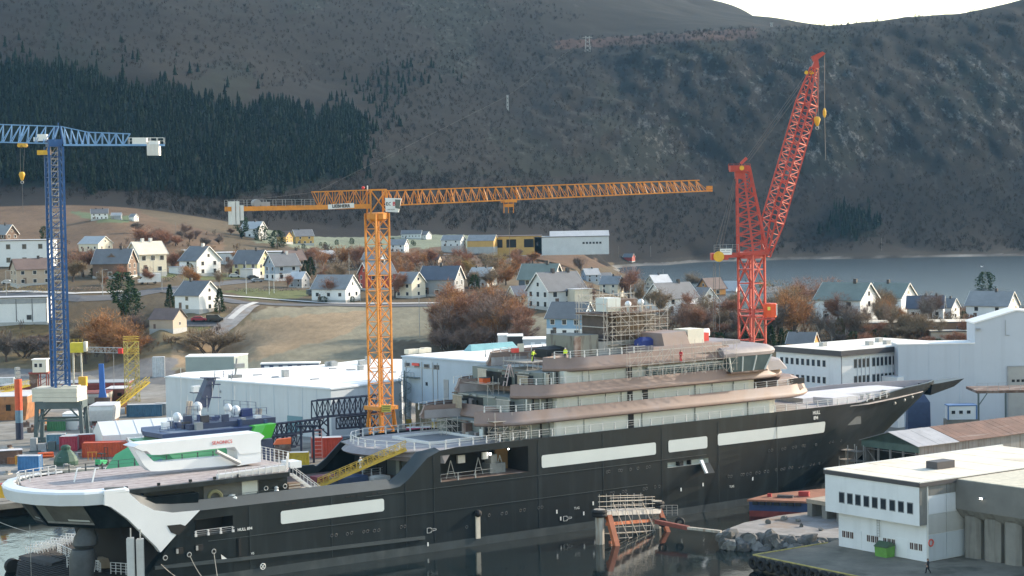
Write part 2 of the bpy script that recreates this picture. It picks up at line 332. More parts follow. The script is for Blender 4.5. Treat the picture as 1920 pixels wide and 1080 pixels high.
mb=MB();mb.add([(-1400,60,0),(1400,60,0),(1400,1500,0),(-1400,1500,0)],[(0,1,2,3)]);tag(mb.build('water',water_mat()),kind='structure')
# air: pale haze round the whole valley
def haze():
    m=bpy.data.materials.new('haze_air');m.use_nodes=True;t=m.node_tree;t.nodes.remove(t.nodes['Principled BSDF'])
    v=t.nodes.new('ShaderNodeVolumePrincipled');v.inputs['Color'].default_value=(0.27,0.60,1.0,1);v.inputs['Density'].default_value=HAZE;v.inputs['Anisotropy'].default_value=0.2
    t.links.new(v.outputs[0],t.nodes['Material Output'].inputs['Volume'])
    mb=MB();mb.b2(-1500,1500,-60,3400,-11,420);tag(mb.build('haze',m),kind='stuff')
HAZE=0.00003
haze()
# ------------------------------------------------------------------ far woods (uncountable)
def scatter(n,poly,Y0,Y1,seed,zmin=3):
    rg=np.random.RandomState(seed);out=[]
    u=rg.uniform(-.34,.34,n);Y=np.sqrt(rg.uniform(Y0**2,Y1**2,n));z=height(u,Y);P=np.stack([u*Y,Y,z],1);v=P-CAMP;wz=v@_fw
    px=960+F*(v@_R)/wz;py=540-F*(v@_U)/wz
    k=inpoly(px+46*fbm(px/36,py/24,4),py+26*fbm(px/25+9,py/25,3),poly)&(z>zmin);return P[k]
def big_mesh(name,V,Fq,mats,mi=None,kind='stuff',label=None,cat=None):
    me=bpy.data.meshes.new(name);k=Fq.shape[1];me.vertices.add(len(V));me.vertices.foreach_set('co',V.astype('f').ravel());me.loops.add(Fq.size);me.loops.foreach_set('vertex_index',Fq.astype('i').ravel())
    me.polygons.add(len(Fq));me.polygons.foreach_set('loop_start',np.arange(0,Fq.size,k,dtype='i'))
    for m in mats:me.materials.append(m)
    if mi is not None:me.polygons.foreach_set('material_index',mi.astype('i'))
    me.update(calc_edges=True);o=bpy.data.objects.new(name,me);COL.objects.link(o);return tag(o,label,cat,None,kind)
def conifers(name,P,seed,hmin=7,hmax=15):
    """each tree: a trunk-less stack of ragged skirts (three tiers of drooping triangles)"""
    rg=np.random.RandomState(seed);n=len(P);h=rg.uniform(hmin,hmax,n);V=[];Fc=[];tri=0;MI=[]
    tone=rg.randint(0,3,n)
    for tier in range(4):
        a0=rg.uniform(0,6.28,n)
        for k in range(6):
            a=a0+k*1.047;rr=h*(0.21-.045*tier)*rg.uniform(.7,1.25,n);zt=h*(0.42+.195*tier);zb=h*(0.06+.2*tier)*rg.uniform(.8,1.15,n)
            top=P+np.stack([0*h,0*h,np.minimum(zt,h)],1)
            b1=P+np.stack([np.cos(a-.62)*rr,np.sin(a-.62)*rr,zb],1);b2=P+np.stack([np.cos(a+.62)*rr,np.sin(a+.62)*rr,zb*1.05],1)
            V.append(np.stack([top,b1,b2],1));MI.append(tone)
    V=np.concatenate(V).reshape(-1,3);Fc=np.arange(len(V)).reshape(-1,3);return big_mesh(name,V,Fc,[mat('spruce_a',(.008,.017,.012),.9,.3,.2,spec=.1),mat('spruce_b',(.011,.021,.013),.9,.3,.2,spec=.1),mat('spruce_c',(.006,.013,.010),.9,.3,.2,spec=.1)],np.concatenate(MI))
conifers('conifer_forest',np.concatenate([scatter(52000,CONIF,1080,1800,1),scatter(9000,CONIF2,1400,1560,2),scatter(5000,[(600,190),(690,128),(800,120),(860,160),(730,210),(720,330),(660,350),(600,250)],1200,1900,12),scatter(700,[(-100,60),(300,90),(560,150),(500,230),(200,150),(-100,130)],1300,1900,13)]),3,3.5,10)
def barewood(name,P,seed,cols,hmin=4,hmax=9,tw=26,wid=.16):
    """leafless wood: every tree a fan of thin upright twigs"""
    rg=np.random.RandomState(seed);n=len(P);h=rg.uniform(hmin,hmax,n);V=[];MI=[];tone=rg.randint(0,len(cols),n)
    for k in range(tw):
        a=rg.uniform(0,6.28,n);r0=h*.30*np.sqrt(rg.uniform(0,1,n));z0=h*rg.uniform(0.05,.62,n);ln=h*rg.uniform(.18,.40,n)
        b=P+np.stack([np.cos(a)*r0*.75,np.sin(a)*r0*.75,z0],1);t=P+np.stack([np.cos(a)*r0*1.2+rg.normal(0,.1,n)*h,np.sin(a)*r0*1.2,np.minimum(z0+ln,h)],1)
        wd=rg.uniform(.5,1.3,n)*wid*h/6;ph=rg.uniform(-.7,.7,n);off=np.stack([np.cos(ph)*wd,np.sin(ph)*wd,0*wd],1)
        V.append(np.stack([b-off,b+off,t],1));MI.append(tone)
    V=np.concatenate(V).reshape(-1,3);return big_mesh(name,V,np.arange(len(V)).reshape(-1,3),cols,np.concatenate(MI))
W1=mat('birch_twig_grey',(.030,.025,.021),.9,.25,.1,spec=.1);W2=mat('birch_twig_brown',(.033,.025,.019),.9,.25,.1,spec=.1);W3=mat('birch_twig_dark',(.020,.018,.015),.9,.25,.1,spec=.1)
barewood('birch_wood',np.concatenate([scatter(26000,[(250,352),(440,368),(560,345),(700,330),(900,330),(1130,350),(1300,360),(1920,340),(2100,340),(2100,470),(1250,472),(1140,440),(900,428),(560,425),(420,420),(250,395)],1060,1640,5,2),
                                       scatter(17000,[(690,130),(1000,60),(1200,60),(2000,20),(2000,345),(690,345)],1240,2000,6),scatter(16000,[(-300,-60),(700,-60),(1100,20),(900,110),(560,170),(300,130),(-300,110)],1350,2400,9),scatter(1400,[(-300,352),(250,352),(250,376),(-300,372)],1040,1160,8)]),7,[W1,W2,W3],2.5,6.0,18)
W4=mat('scrub_orange',(.20,.115,.065),.9,.3,.1,spec=.1);W5=mat('scrub_tan',(.18,.135,.09),.9,.3,.1,spec=.1);W6=mat('scrub_purple',(.10,.07,.06),.9,.3,.1,spec=.1)
barewood('village_scrub',np.concatenate([scatter(5000,[(480,478),(700,480),(980,486),(1060,500),(1000,530),(700,520),(520,510),(420,480)],640,1000,21),scatter(2200,[(100,455),(420,440),(470,470),(420,505),(310,470),(120,500)],650,1000,22),scatter(3000,[(1040,590),(1220,585),(1400,590),(1560,600),(1830,600),(1830,640),(1700,660),(1400,662),(1240,662),(1060,650)],480,680,23,2.6),scatter(1500,[(0,612),(110,615),(250,625),(430,625),(430,660),(330,680),(0,676)],520,620,24,2.6),scatter(900,[(1400,545),(1600,545),(1920,560),(1920,590),(1400,590)],620,900,25,1.2)]),26,[W4,W5,W6],1.2,4.2,30,.16)
# ------------------------------------------------------------------ ship frame (s forward, b to starboard, z up)
_th=rad(53.981);SD=np.array([math.sin(_th),math.cos(_th),0]);SN=np.array([SD[1],-SD[0],0])
SO=onz(665,1056,0)-SN*11;SRZ=math.atan2(SD[1],SD[0])
def sw(s,b,z):return SO+SD*s+SN*b+np.array([0,0,z])  # ship frame -> world
def sp(x,y,b):  # pixel -> (s, z) on the plane b metres to starboard
    r=ray(x,y);t=((SO+SN*b-CAMP)@SN)/(r@SN);P=CAMP+r*t;return float((P-SO)@SD),float(P[2])
def sl(x,y,z):
    P=onz(x,y,z);return float((P-SO)@SD),float((P-SO)@SN)
# quays
M_CONC=mat('quay_concrete',(.19,.175,.15),.9,.35,.35,var2=((.30,.29,.27),.05,.52,.14))
M_CEDGE=mat('quay_edge',(.16,.155,.145),.9,.3,.5)
M_YEL=mat('yellow_paint',(.62,.43,.045),.55,.15,.8)
M_TYRE=mat('tyre_rubber',(.013,.013,.014),.8,.3,2)
def w2(s,b):return tuple(sw(s,b,0)[:2])
far_l=onz(-700,690,2.5);far_r=(250,500)
yard=[w2(-120,-58),w2(72,-58),w2(72,-15),w2(140,-15),w2(140,12),(190,330),(260,330),(260,500),(-260,560),(-260,330)]
mb=MB();mb.prism(yard,1.6,2.5);tag(mb.build('quay',M_CONC),kind='structure')
mb=MB();mb.prism([w2(-120,-61),w2(75,-61),w2(75,-18),w2(140,-18),w2(140,9),(190,333),(260,333),(260,499),(-258,558),(-258,333)],-2,1.6);tag(mb.build('quay_shadow_block',M_TYRE),kind='structure')  # tyre-black recessed block painted as the shadow beneath the quay deck
M_TRACK=mat('track_steel',(.05,.048,.046),.6,.2,1)
for b_ in(-60.5,-66,-78,-84):
    mb=MB();mb.bar(sw(-110,b_,2.53),sw(60,b_,2.53),.22,.05);tag(mb.build('crane_rail',M_TRACK),kind='structure')
def zone(name,pts,z0,z1,m):mb=MB();mb.prism([tuple(p[:2])for p in pts],z0,z1);return tag(mb.build(name,m),kind='structure')
# the boathouse quay and the gravel tongue to the right
QZ=1.95
QR=[onz(1412,1041,QZ),onz(1660,1092,QZ),onz(1900,1140,QZ),onz(2300,1150,QZ),onz(2300,900,QZ),onz(1900,930,QZ),onz(1600,1000,QZ),onz(1552,1018,QZ)]
zone('quay',QR,-2,QZ,mat('quay_concrete_dark',(.165,.15,.12),.9,.3,.25,var2=((.085,.08,.062),.16,.5,.14)))
ln=MB()
for a,b in((QR[0],QR[1]),(QR[1],QR[2]),(QR[7],QR[0])):
    ln.bar((a[0],a[1],QZ+.06),(b[0],b[1],QZ+.06),.15,.14)
tag(ln.build('quay_edge_line',mat('worn_yellow',(.42,.35,.12),.7,.35,1.2)),kind='structure')
M_GRAV=mat('gravel',(.25,.24,.23),.95,.3,.4,var2=((.22,.15,.10),.12,.5,.15))
zone('gravel_ramp',[onz(1560,1010,1.6),onz(1440,1003,1.6),onz(1352,1003,1.2),onz(1395,985,1.3),onz(1460,968,1.6),onz(1560,955,1.6),onz(1700,945,1.6),onz(1700,1010,1.6)],-2,1.7,M_GRAV)
zone('slipway_ground',[onz(1530,948,1.6),onz(1595,880,1.6),(105,330),(190,345),(230,345),(230,262),onz(1800,960,1.6),onz(1560,960,1.6)],-2,1.65,M_GRAV)
# ------------------------------------------------------------------ the ship
ship=thing('ship','large dark hulled ship under construction with pale superstructure tiers and white stern brace','ship',SO,SRZ)
M_HULL=streak('hull_paint',(.0052,.0112,.0150),(.020,.030,.036),.42,(.55,.55,.045),.52,.3,.2)
M_HULLB=mat('hull_paint_lightened',(.040,.052,.058),.5,.16,.3)  # hull paint lightened: daylight on the up-facing bulwark put into the colour
M_BOOT=streak('boot_top',(.03,.042,.048),(.06,.072,.075),.5,(.5,.5,.3),.5,.25,.25)
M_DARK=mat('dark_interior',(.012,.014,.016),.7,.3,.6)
M_WHITE=mat('white_coat',(.68,.71,.74),.35,.05,.2)
M_COVER=mat('window_cover',(.56,.60,.595),.5,.06,.12)
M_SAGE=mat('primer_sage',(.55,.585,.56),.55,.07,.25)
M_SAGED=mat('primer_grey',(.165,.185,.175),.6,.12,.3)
M_HULL.node_tree.nodes['Principled BSDF'].inputs['Specular IOR Level'].default_value=.28
M_BAND=mat('primer_rose',(.24,.168,.142),.6,.13,.35,var2=((.25,.215,.22),.12,.5,.2))
M_BANDT=mat('primer_mauve',(.25,.225,.23),.65,.15,.5)
M_DECK=mat('bare_deck',(.30,.275,.275),.8,.2,.35,var2=((.40,.385,.39),.2,.55,.1))
M_RUST=mat('rusty_deck',(.135,.085,.065),.85,.35,.5,var2=((.25,.21,.19),.5,.5,.15))
M_RAIL=mat('white_rail',(.60,.60,.60),.5,.1,1)
M_BLACK=mat('black_gap',(.008,.008,.009),.8,.1,1)
M_STEEL=mat('galvanised_steel',(.34,.35,.35),.5,.2,2,metal=.3)
def Y(b):return-b
DECKHB=([0,.6,3.5,8,17,28,36],[.12,.75,2.6,4.3,7.3,10.5,11.0]);WLHB=([0,4,11,19,32,50],[.12,3.0,6.6,8.9,10.2,11.0])
STEM=([-5,0,2.3,4.2,7,10.8,12.7,14.9],[100,104,107,110.2,114.7,121,124.3,127.4])
def hb(s,z):
    x=np.interp(z,*STEM)-s;t=min(1,max(0,z/14.5))**1.2;b=np.interp(x,*WLHB)*(1-t)+np.interp(x,*DECKHB)*t
    b=min(11.0,b)
    if z<0:b*=(1-.25*(-z/5)**2)
    if s<-18:b*=1-.006*(-18-s)*(1-t)
    return max(.1,float(b))
TOPS=([-30.6,-27.2,-23.4,-22,6,7.6,9,12.2,14.4,16,99,113,128],[2.2,6.0,9.75,9.75,9.6,9.75,10.6,13.3,14.1,14.35,14.45,14.6,14.9])
stats=[-30.6,-28.8,-27.2,-25.2,-23.8,-23.4,-22,-18.4,-12,-4,4,6,7.6,9,10.6,12.2,14.4,17,22,29.7,38,48,56.1,64.4,72]
NB=26;levels=[-5,-3,0,1.15,2.2,4.2,6.4,7.65,8.45,8.6,9.65,11,13.4,15]
holes=[(14.4,29.7,9.65,13.4),(-23.8,-18.4,6.4,8.6),(56.1,64.4,7.65,8.45)]
def sgrid(j,z):  # station j at level z (skewed towards the raked stem)
    if j<len(stats):return stats[j]
    f=(j-len(stats)+1)/NB;f=1-(1-f)**1.35;e=float(np.interp(z,*STEM));return 72+(e-72)*f
hm=MB();NS=len(stats)+NB
for side in(1,-1):
    idx={}
    for j in range(NS):
        for k,z in enumerate(levels):
            zz=min(z,float(np.interp(sgrid(j,z),*TOPS)));s_=sgrid(j,zz);b=hb(s_,zz)
            if j==NS-1:b=.12
            idx[j,k]=len(hm.v);hm.v.append((s_,-side*b,zz))
    for j in range(NS-1):
        for k in range(len(levels)-1):
            q=[idx[j,k],idx[j+1,k],idx[j+1,k+1],idx[j,k+1]];P=[hm.v[i]for i in q]
            if abs(P[3][2]-P[0][2])<.02 and abs(P[2][2]-P[1][2])<.02:continue
            sc=(P[0][0]+P[1][0])/2;zc=(levels[k]+levels[k+1])/2
            if side==1 and any(a<sc<b_ and c<zc<d for a,b_,c,d in holes):continue
            mi=1 if levels[k+1]<=1.2 else 0
            hm.f.append(tuple(q if side==1 else q[::-1]));hm.m.append(mi)
hm.add([(-30.6,-10.4,-5),(-30.6,10.4,-5),(-30.6,10.4,2.2),(-30.6,-10.4,2.2)],[(0,1,2,3)])
hm.add([(-30.6,10.4,2.2),(-30.6,-10.4,2.2),(-23.4,-10.9,9.75),(-23.4,10.9,9.75)],[(0,1,2,3)])
hm.build('hull',[M_HULL,M_BOOT],ship)
# plating seams and the long rubbing strakes stand a few centimetres proud
for s0,s1,z0,z1 in((-29.5,11.4,3.0,2.2),(-22,52,5.6,5.55),(2,64,8.9,9.0)):
    sm_=MB()
    for a in np.arange(s0,s1,6.0):
        b_=min(s1,a+6);z_a=z0+(z1-z0)*(a-s0)/(s1-s0);z_b=z0+(z1-z0)*(b_-s0)/(s1-s0)
        wd=.45 if z0<4 else .05
        sm_.bar((a,-hb(a,z_a)-.03,z_a),(b_,-hb(b_,z_b)-.03,z_b),.12 if wd<.1 else .5,wd,0)
    sm_.build('rubbing_strake' if z0<4 else 'weld_seam',M_HULLB,ship)
for s in(-16,-3.5,8.5,13.2,31.5,43.5,55,66.5,79):sm_=MB();sm_.bar((s,-11.01,1.3),(s,-11.01,min(13.9,float(np.interp(s,*TOPS))-.1)),.06,.03);sm_.build('weld_seam',M_HULLB,ship)
# interiors behind the three openings
M_IN=mat('interior_grey',(.10,.105,.10),.7,.3,.4)
def recess(a,b,z0,z1,dep,m,mfl=None):
    mb=MB();y0,y1=-10.98,-10.98+dep
    mb.add([(a,y1,z0),(b,y1,z0),(b,y1,z1),(a,y1,z1)],[(3,2,1,0)])
    mb.add([(a,y0,z0),(b,y0,z0),(b,y1,z0),(a,y1,z0)],[(0,1,2,3)],1);mb.add([(a,y0,z1),(b,y0,z1),(b,y1,z1),(a,y1,z1)],[(3,2,1,0)])
    mb.add([(a,y0,z0),(a,y1,z0),(a,y1,z1),(a,y0,z1)],[(0,1,2,3)]);mb.add([(b,y0,z0),(b,y1,z0),(b,y1,z1),(b,y0,z1)],[(3,2,1,0)])
    return mb.build('recess',[m,mfl or m],ship)
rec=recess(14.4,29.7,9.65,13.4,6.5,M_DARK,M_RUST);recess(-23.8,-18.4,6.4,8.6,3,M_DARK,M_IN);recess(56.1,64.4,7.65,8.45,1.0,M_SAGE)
for s_,z_ in((22.4,10.7),(26.2,10.8),(17.6,10.6)):  # trestles and gear in the tender bay
    g=MB();g.bar((s_-.8,-8.8,9.66),(s_,-8.8,12.2),.09);g.bar((s_+.8,-8.8,9.66),(s_,-8.8,12.2),.09);g.bar((s_-.5,-8.8,z_),(s_+.5,-8.8,z_),.07);g.build('trestle',M_STEEL,ship)
g=MB();g.b2(24.2,26.9,-9.2,-7.2,9.7,11.1);g.b2(24.5,25.6,-9.0,-7.4,11.1,12.4);g.build('winch',mat('winch_grey',(.17,.18,.18),.5,.3,1),ship)
g=MB();g.b2(27.3,29.5,-6.2,-5.8,9.7,13.0);g.build('panel',mat('ochre_panel',(.25,.15,.06),.6,.2,.7),ship)
g=MB();g.b2(19.2,20.4,-8.4,-8.0,11.6,12.7);g.b2(22.9,23.9,-9.2,-8.9,11.9,12.9);g.build('sheeting',mat('plastic_sheet',(.6,.6,.58),.4,.1,2),ship)
def lamp(s,y,z,r=.14):
    g=MB();g.sphere((s,y,z),r,8,6);return g.build('work_lamp',mat('lit_lamp',(1,1,1),.5,0,1,emit=((1,.95,.85),9)),ship)
lamp(16.3,-9.6,12.9);lamp(24.1,-9.4,12.6,.18);lamp(28.4,-8,12.8,.1)
def rail(pts,h=1.05,step=2.35,parent=ship,m=None,post=.09,rows=3,thick=.05,name='railing',posts=True):
    """guard rail along a polyline: rails as one part, each stanchion its own part"""
    mb=MB();m=m or M_RAIL
    for a,b in zip(pts[:-1],pts[1:]):
        for r in range(rows):
            t=h*(r+1)/rows;mb.bar((a[0],a[1],a[2]+t),(b[0],b[1],b[2]+t),thick if r==rows-1 else thick*.6)
        if not posts:
            L=math.dist(a,b);n=max(1,int(L/step))
            for i in range(n+1):
                q=[a[k]+(b[k]-a[k])*i/n for k in range(3)];mb.bar(q,(q[0],q[1],q[2]+h),post)
    o=mb.build(name,m,parent)
    if posts:
        me=MATS.get(('post',h,post,m.name))
        if me is None:
            g=MB();g.bar((0,0,0),(0,0,h),post);g.bar((0,0,0),(0,0,h*.45),post*1.9);g.box((0,0,h*.82),(post*1.7,post*1.7,h*.12));me=MATS[('post',h,post,m.name)]=g.mesh('stanchion',m)
        acc=0.0
        for a,b in zip(pts[:-1],pts[1:]):
            L=math.dist(a,b);t=acc
            while t<=L:
                inst(me,'stanchion',parent,[a[k]+(b[k]-a[k])*t/L for k in range(3)]);t+=step
            acc=t-L
    return o
rail([(14.4,-10.9,9.66),(23.4,-10.9,9.66)],1.05,3.0,m=M_STEEL,rows=2);rail([(-23.8,-10.9,6.4),(-18.4,-10.9,6.4)],.75,1.8,rows=3,post=.16)
# white window covers, rounded, a finger proud of the plating
def strip(s0,s1,z0,z1,r=.32,pr=.045,n=26,m=M_COVER,name='window_cover'):
    mb=MB();cols=[]
    ts=[0,.05,.15,.3,.5,.75,1];ss=[s0+r*t for t in ts]+list(np.linspace(s0+r,s1-r,n)[1:-1])+[s1-r*t for t in ts[::-1]]
    for s in ss:
        e=min(s-s0,s1-s,r);k=r-math.sqrt(max(0,r*r-(r-e)**2));a,b=z0+k,z1-k
        cols.append([(s,-hb(s,a)-pr,a),(s,-hb(s,(a+b)/2)-pr,(a+b)/2),(s,-hb(s,b)-pr,b),(s,-hb(s,b)+.05,b),(s,-hb(s,a)+.05,a)])
    mb.loft(cols);return mb.build(name,m,ship)
strip(-11.3,4.9,6.62,8.36);strip(32.1,53.8,9.95,11.8);strip(56.3,64.2,10.0,11.85);strip(66.4,90.1,10.15,11.98)
# port lights in pairs
pm=MB();pm.tube((0,.03,0),(0,-.03,0),.2,10);pm.torus((0,-.02,0),(0,1,0),.2,.035,10,4,1);pmesh=pm.mesh('porthole',[M_BLACK,mat('porthole_rim',(.075,.085,.09),.5,.1,2)])
for x,y in((622,1004),(630,1003),(651,1001),(659,999),(682,997),(689,996),(702,995),(710,994),(752,988),(759,987),(875,988),(897,986),(917,966),(941,963),(949,962),(976,957),(983,956),(1010,952),(1016,951),
             (1138,885),(1142,884),(1161,882),(1165,882),(1182,880),(1196,878),(1213,876),(1218,875),(1145,925),(1150,924),(1168,922),(1173,921),(1207,917),(1212,916),(1228,913),(1236,912),
             (1366,893),(1371,893),(1390,890),(1394,890),(1401,889),(1407,888),(1418,887),(1424,886),(1434,884),(1440,884),(1455,881),(1465,880),(1470,879),(1480,877),(1485,877),
             (1442,845),(1447,844),(1467,842),(1472,841),(1487,839),(1492,838),(1505,836),(1509,836),(1530,834),(1556,829),(1562,828),(1577,826),(1499,875),(1505,874),(1520,871),(1526,870),(1536,869),(1541,868)):
    s_,z_=sp(x,y,11.0);b_=hb(s_,z_)
    for _ in range(3):s_,z_=sp(x,y,b_);b_=hb(s_,z_)
    inst(pmesh,'porthole',ship,(s_,-b_,z_))
for a in(-10.6,-9.6,-8,-7,-5.6,-1.2,-.4,.6,3.0,4.0):g=MB();g.b2(a,a+.6,-11.04,-10.9,9.1,9.3);g.build('scupper',M_BLACK,ship)
# bow pocket and door, shell door folded out, chute
g=MB();s_,z_=97.6,11.5;g.b2(96.4,99.6,-hb(98,11.6)-.02,-hb(98,11.6)+.3,10.7,11.9);g.build('anchor_pocket',mat('pocket_grey',(.09,.10,.105),.5,.2,1),ship)
g=MB();g.ext([(62.6,-11.05,7.6),(64.6,-11.05,7.6),(64.3,-12.6,6.2),(62.8,-12.6,6.2)],(0,0,.12));g.build('shell_door',M_HULL,ship)
g=MB();g.ext([(62.4,-11.06,8.2),(63.0,-11.06,8.2),(62.9,-12.3,6.3),(62.5,-12.3,6.3)],(0,-.3,.1));g.build('loading_hatch',M_WHITE,ship)
g=MB();g.b2(58.6,59.4,-10.9,-10.0,7.7,8.4);g.b2(60.8,61.0,-10.9,-10.0,7.7,8.4);g.build('inner_door',M_BLACK,ship)
g=MB();g.b2(20.15,20.85,-11.25,-11.0,1.0,4.4);g.build('ladder_board',mat('weathered_board',(.55,.50,.42),.8,.15,1),ship)
g=MB();g.sphere((20.5,-11.2,4.6),.55,10,8);g.build('fender',M_BLACK,ship)
# painted marks on the shell
def text(body,size,loc,rx=math.pi/2,rz=0.0,m=None,parent=ship,name='lettering',ext=.01,align='LEFT',bold=.0,sx=1.0):
    key=('text',body,size,ext,align,bold);me=MATS.get(key)
    if me is None:
        c=bpy.data.curves.new(name,'FONT');c.body=body;c.size=size;c.extrude=ext;c.align_x=align;c.align_y='CENTER';c.offset=bold;c.resolution_u=3
        t=bpy.data.objects.new('t',c);COL.objects.link(t);bpy.context.view_layer.update()
        me=bpy.data.meshes.new_from_object(t.evaluated_get(bpy.context.evaluated_depsgraph_get()));me.name=name;MATS[key]=me;bpy.data.objects.remove(t);bpy.data.curves.remove(c)
        me.materials.clear();me.materials.append(m or M_WHITE)
    return inst(me,name,parent,loc,sc=(sx,1,1),rot=(rx,0,rz))
M_MARK=mat('mark_white',(.7,.7,.68),.6,.05,1)
text('HULL',.8,(87.0,-hb(88,13.6)-.05,13.6),m=M_MARK,bold=.015,sx=.85);text('894',.8,(87.2,-hb(88,12.8)-.05,12.75),m=M_MARK,bold=.015,sx=.85)
text('HULL 894',.52,(-17.8,-11.06,6.6),m=M_MARK,bold=.012)
text('VS',.45,(-15.9,-11.05,2.3+.95),m=M_MARK)
def outline(pts,w_=.14,name='draft_mark'):
    mb=MB()
    for a,b in zip(pts,pts[1:]+pts[:1]):mb.bar((a[0],-11.05,a[1]),(b[0],-11.05,b[1]),w_,.03)
    return mb.build(name,M_MARK,ship)
for s0,z0 in((11.9,2.75),(35.9,1.75)):outline([(s0+.6*a,z0+.6*b)for a,b in((0,0),(1.1,0),(1.1,.35),(2.5,.45),(2.5,.75),(1.1,.85),(1.1,1.15),(0,1.15))],.09,name='thruster_mark')
g=MB();g.torus((-14.2,-11.08,1.35),(0,1,0),.38,.06,20,4);g.bar((-14.45,-11.08,1.1),(-13.95,-11.08,1.6),.09);g.bar((-14.45,-11.08,1.6),(-13.95,-11.08,1.1),.09);g.build('thruster_mark',M_MARK,ship)
g=MB();g.add([(-20.2,-11.06,2.9),(-19.3,-11.06,2.9),(-20.3,-11.06,3.7)],[(0,1,2)]);g.add([(-20.2,-11.04,2.9),(-19.3,-11.04,2.9),(-20.3,-11.04,3.7)],[(2,1,0)]);g.build('triangle_mark',M_MARK,ship)
for s_,z_ in((34.6,3.0),(35.3,1.9),(39.6,2.2),(41.4,3.5),(58.6,3.8),(63.2,4.1),(74,3.9),(41.6,1.8),(11.9,.9)):g=MB();g.b2(s_,s_+.22,-hb(s_,z_)-.05,-hb(s_,z_),z_,z_+.55);g.build('draft_mark',M_MARK,ship)
for s_,t_ in((37.9,'TUG'),(69,'TUG')):text(t_,.5,(s_,-hb(s_,3.3)-.05,3.4),m=M_MARK)
# mooring ports aft
for(x,y),kind in(((337,1033),0),((374,1027),0),((310,1046),1),((355,1040),1),((401,1034),1)):
    s_,z_=sp(x,y,11)
    g=MB()
    if kind:g.torus((s_,-10.98,z_),(0,1,0),.28,.08,14,6,1);g.tube((s_,-10.9,z_),(s_,-11.02,z_),.25,12,0)
    else:g.b2(s_-.5,s_+.5,-11.03,-10.8,z_-.4,z_+.4,0);g.b2(s_-.5,s_-.2,-11.05,-10.8,z_-.3,z_+.3,1)
    g.build('mooring_port',[M_BLACK,M_STEEL],ship)
g=MB();g.b2(-17.9,-17.2,-11.1,-10.9,2.9,5.6,0);g.b2(-17.75,-17.4,-11.2,-11.0,3.2,5.4,1);g.build('pilot_recess',[M_HULL,M_BLACK],ship)
# sloping bulwark along the waist, both sides
knuck=[(-36.5,13.0),(-34,12.9),(-31.5,11.6),(-29.6,10.4),(-27,9.85),(-23.4,9.75),(-12,9.7),(0,9.62),(6,9.6),(7.6,9.75),(9,10.6),(12.2,13.3),(14.4,14.1)]
for sg in(1,-1):
    rings=[]
    for i,(s_,z_)in enumerate(knuck):
        hgt=1.25;ins=.95;dx=0
        if 7<=s_<=13:dx,hgt=-1.1,.8
        if s_<-29:dx,hgt=.7,.9
        if s_>14:hgt,dx=.38,-.3
        rings.append([(s_,-sg*11.02,z_),(s_+dx,-sg*(11.02-ins),z_+hgt),(s_+dx,-sg*(11.02-ins-.25),z_+hgt),(s_+dx*.5,-sg*10.2,z_-.1)])
    mb=MB();mb.loft(rings if sg==1 else[r[::-1]for r in rings]);mb.build('bulwark',M_HULLB,ship,smooth=True)
# waist deck and its bulkheads
g=MB();g.b2(-30,31,-10.3,10.3,9.35,9.55);g.build('waist_deck',M_RUST,ship)
deckP=[(14.4,-10.9),(100,-10.6),(110,-7.6),(121,-3.4),(126.6,-.2),(126.6,.2),(121,3.4),(110,7.6),(100,10.6),(14.4,10.9),(9.8,8.2),(8.6,4),(8.2,0),(8.6,-4),(9.8,-8.2)]
g=MB();g.prism(deckP,13.95,14.1);g.build('main_deck',M_DECK,ship)
# aft lip of the main deck, arched over the waist
lip=[(15.2,10.95),(11.6,8.7),(9.8,6),(8.6,3),(8.2,0),(8.6,-3),(9.8,-6),(11.6,-8.7),(15.2,-10.95)];rings=[]
for i,(s_,b_)in enumerate(lip):
    a=1-(abs(b_)/11)**2;rings.append([(s_-.2,-b_,14.15),(s_-1.3*a-.4,-b_,13.2+.25*a),(s_-.9*a,-b_,12.2+.9*a),(s_+1.2,-b_,13.9)])
g=MB();g.loft(rings);g.build('deck_lip',M_BANDT,ship)
g=MB();g.b2(13.6,13.9,-10.8,10.8,9.5,13.94);g.build('bulkhead',M_HULLB,ship)
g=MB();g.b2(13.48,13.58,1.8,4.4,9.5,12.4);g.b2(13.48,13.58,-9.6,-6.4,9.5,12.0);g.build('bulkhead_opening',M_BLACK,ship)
MB().b2(11.9,12.5,5.2,6.2,9.5,13.3).build('pillar',M_SAGED,ship);MB().b2(11.9,12.4,-4.2,-3.3,9.5,12.6).build('pillar',M_SAGED,ship)
# pool on the aft main deck
g=MB();g.b2(17,26,-4.6,-4.3,14.1,14.5);g.b2(17,26,5.3,5.6,14.1,14.5);g.b2(17,17.3,-4.3,5.3,14.1,14.5);g.b2(25.7,26,-4.3,5.3,14.1,14.5);g.build('pool_coaming',M_RAIL,ship)
g=MB();g.b2(17.3,25.7,-4.3,5.3,14.105,14.16);g.build('pool_bottom',mat('pool_grey',(.14,.145,.155),.6,.15,.4),ship)
rail([(15.5,-10.7,14.15),(11.9,-8.6,14.15),(10.1,-6,14.15),(9,-3,14.15),(8.6,0,14.15),(9,3,14.15),(10.1,6,14.15),(11.9,8.6,14.15),(15.5,10.7,14.15),(34,10.8,14.15)],1.15,2.2,rows=2,thick=.08)
rail([(15.5,-10.75,14.45),(31,-10.75,14.45),(40,-10.8,14.45),(88,-10.75,14.45),(100,-10.4,14.45),(108,-8.1,14.45)],1.05,2.35)
rail([(9.6,2,9.55),(13,2,9.55)],1,1.5);rail([(9.5,-8.8,9.55),(12.6,-8.8,9.55),(12.6,-5.2,9.55)],1.2,1.3)
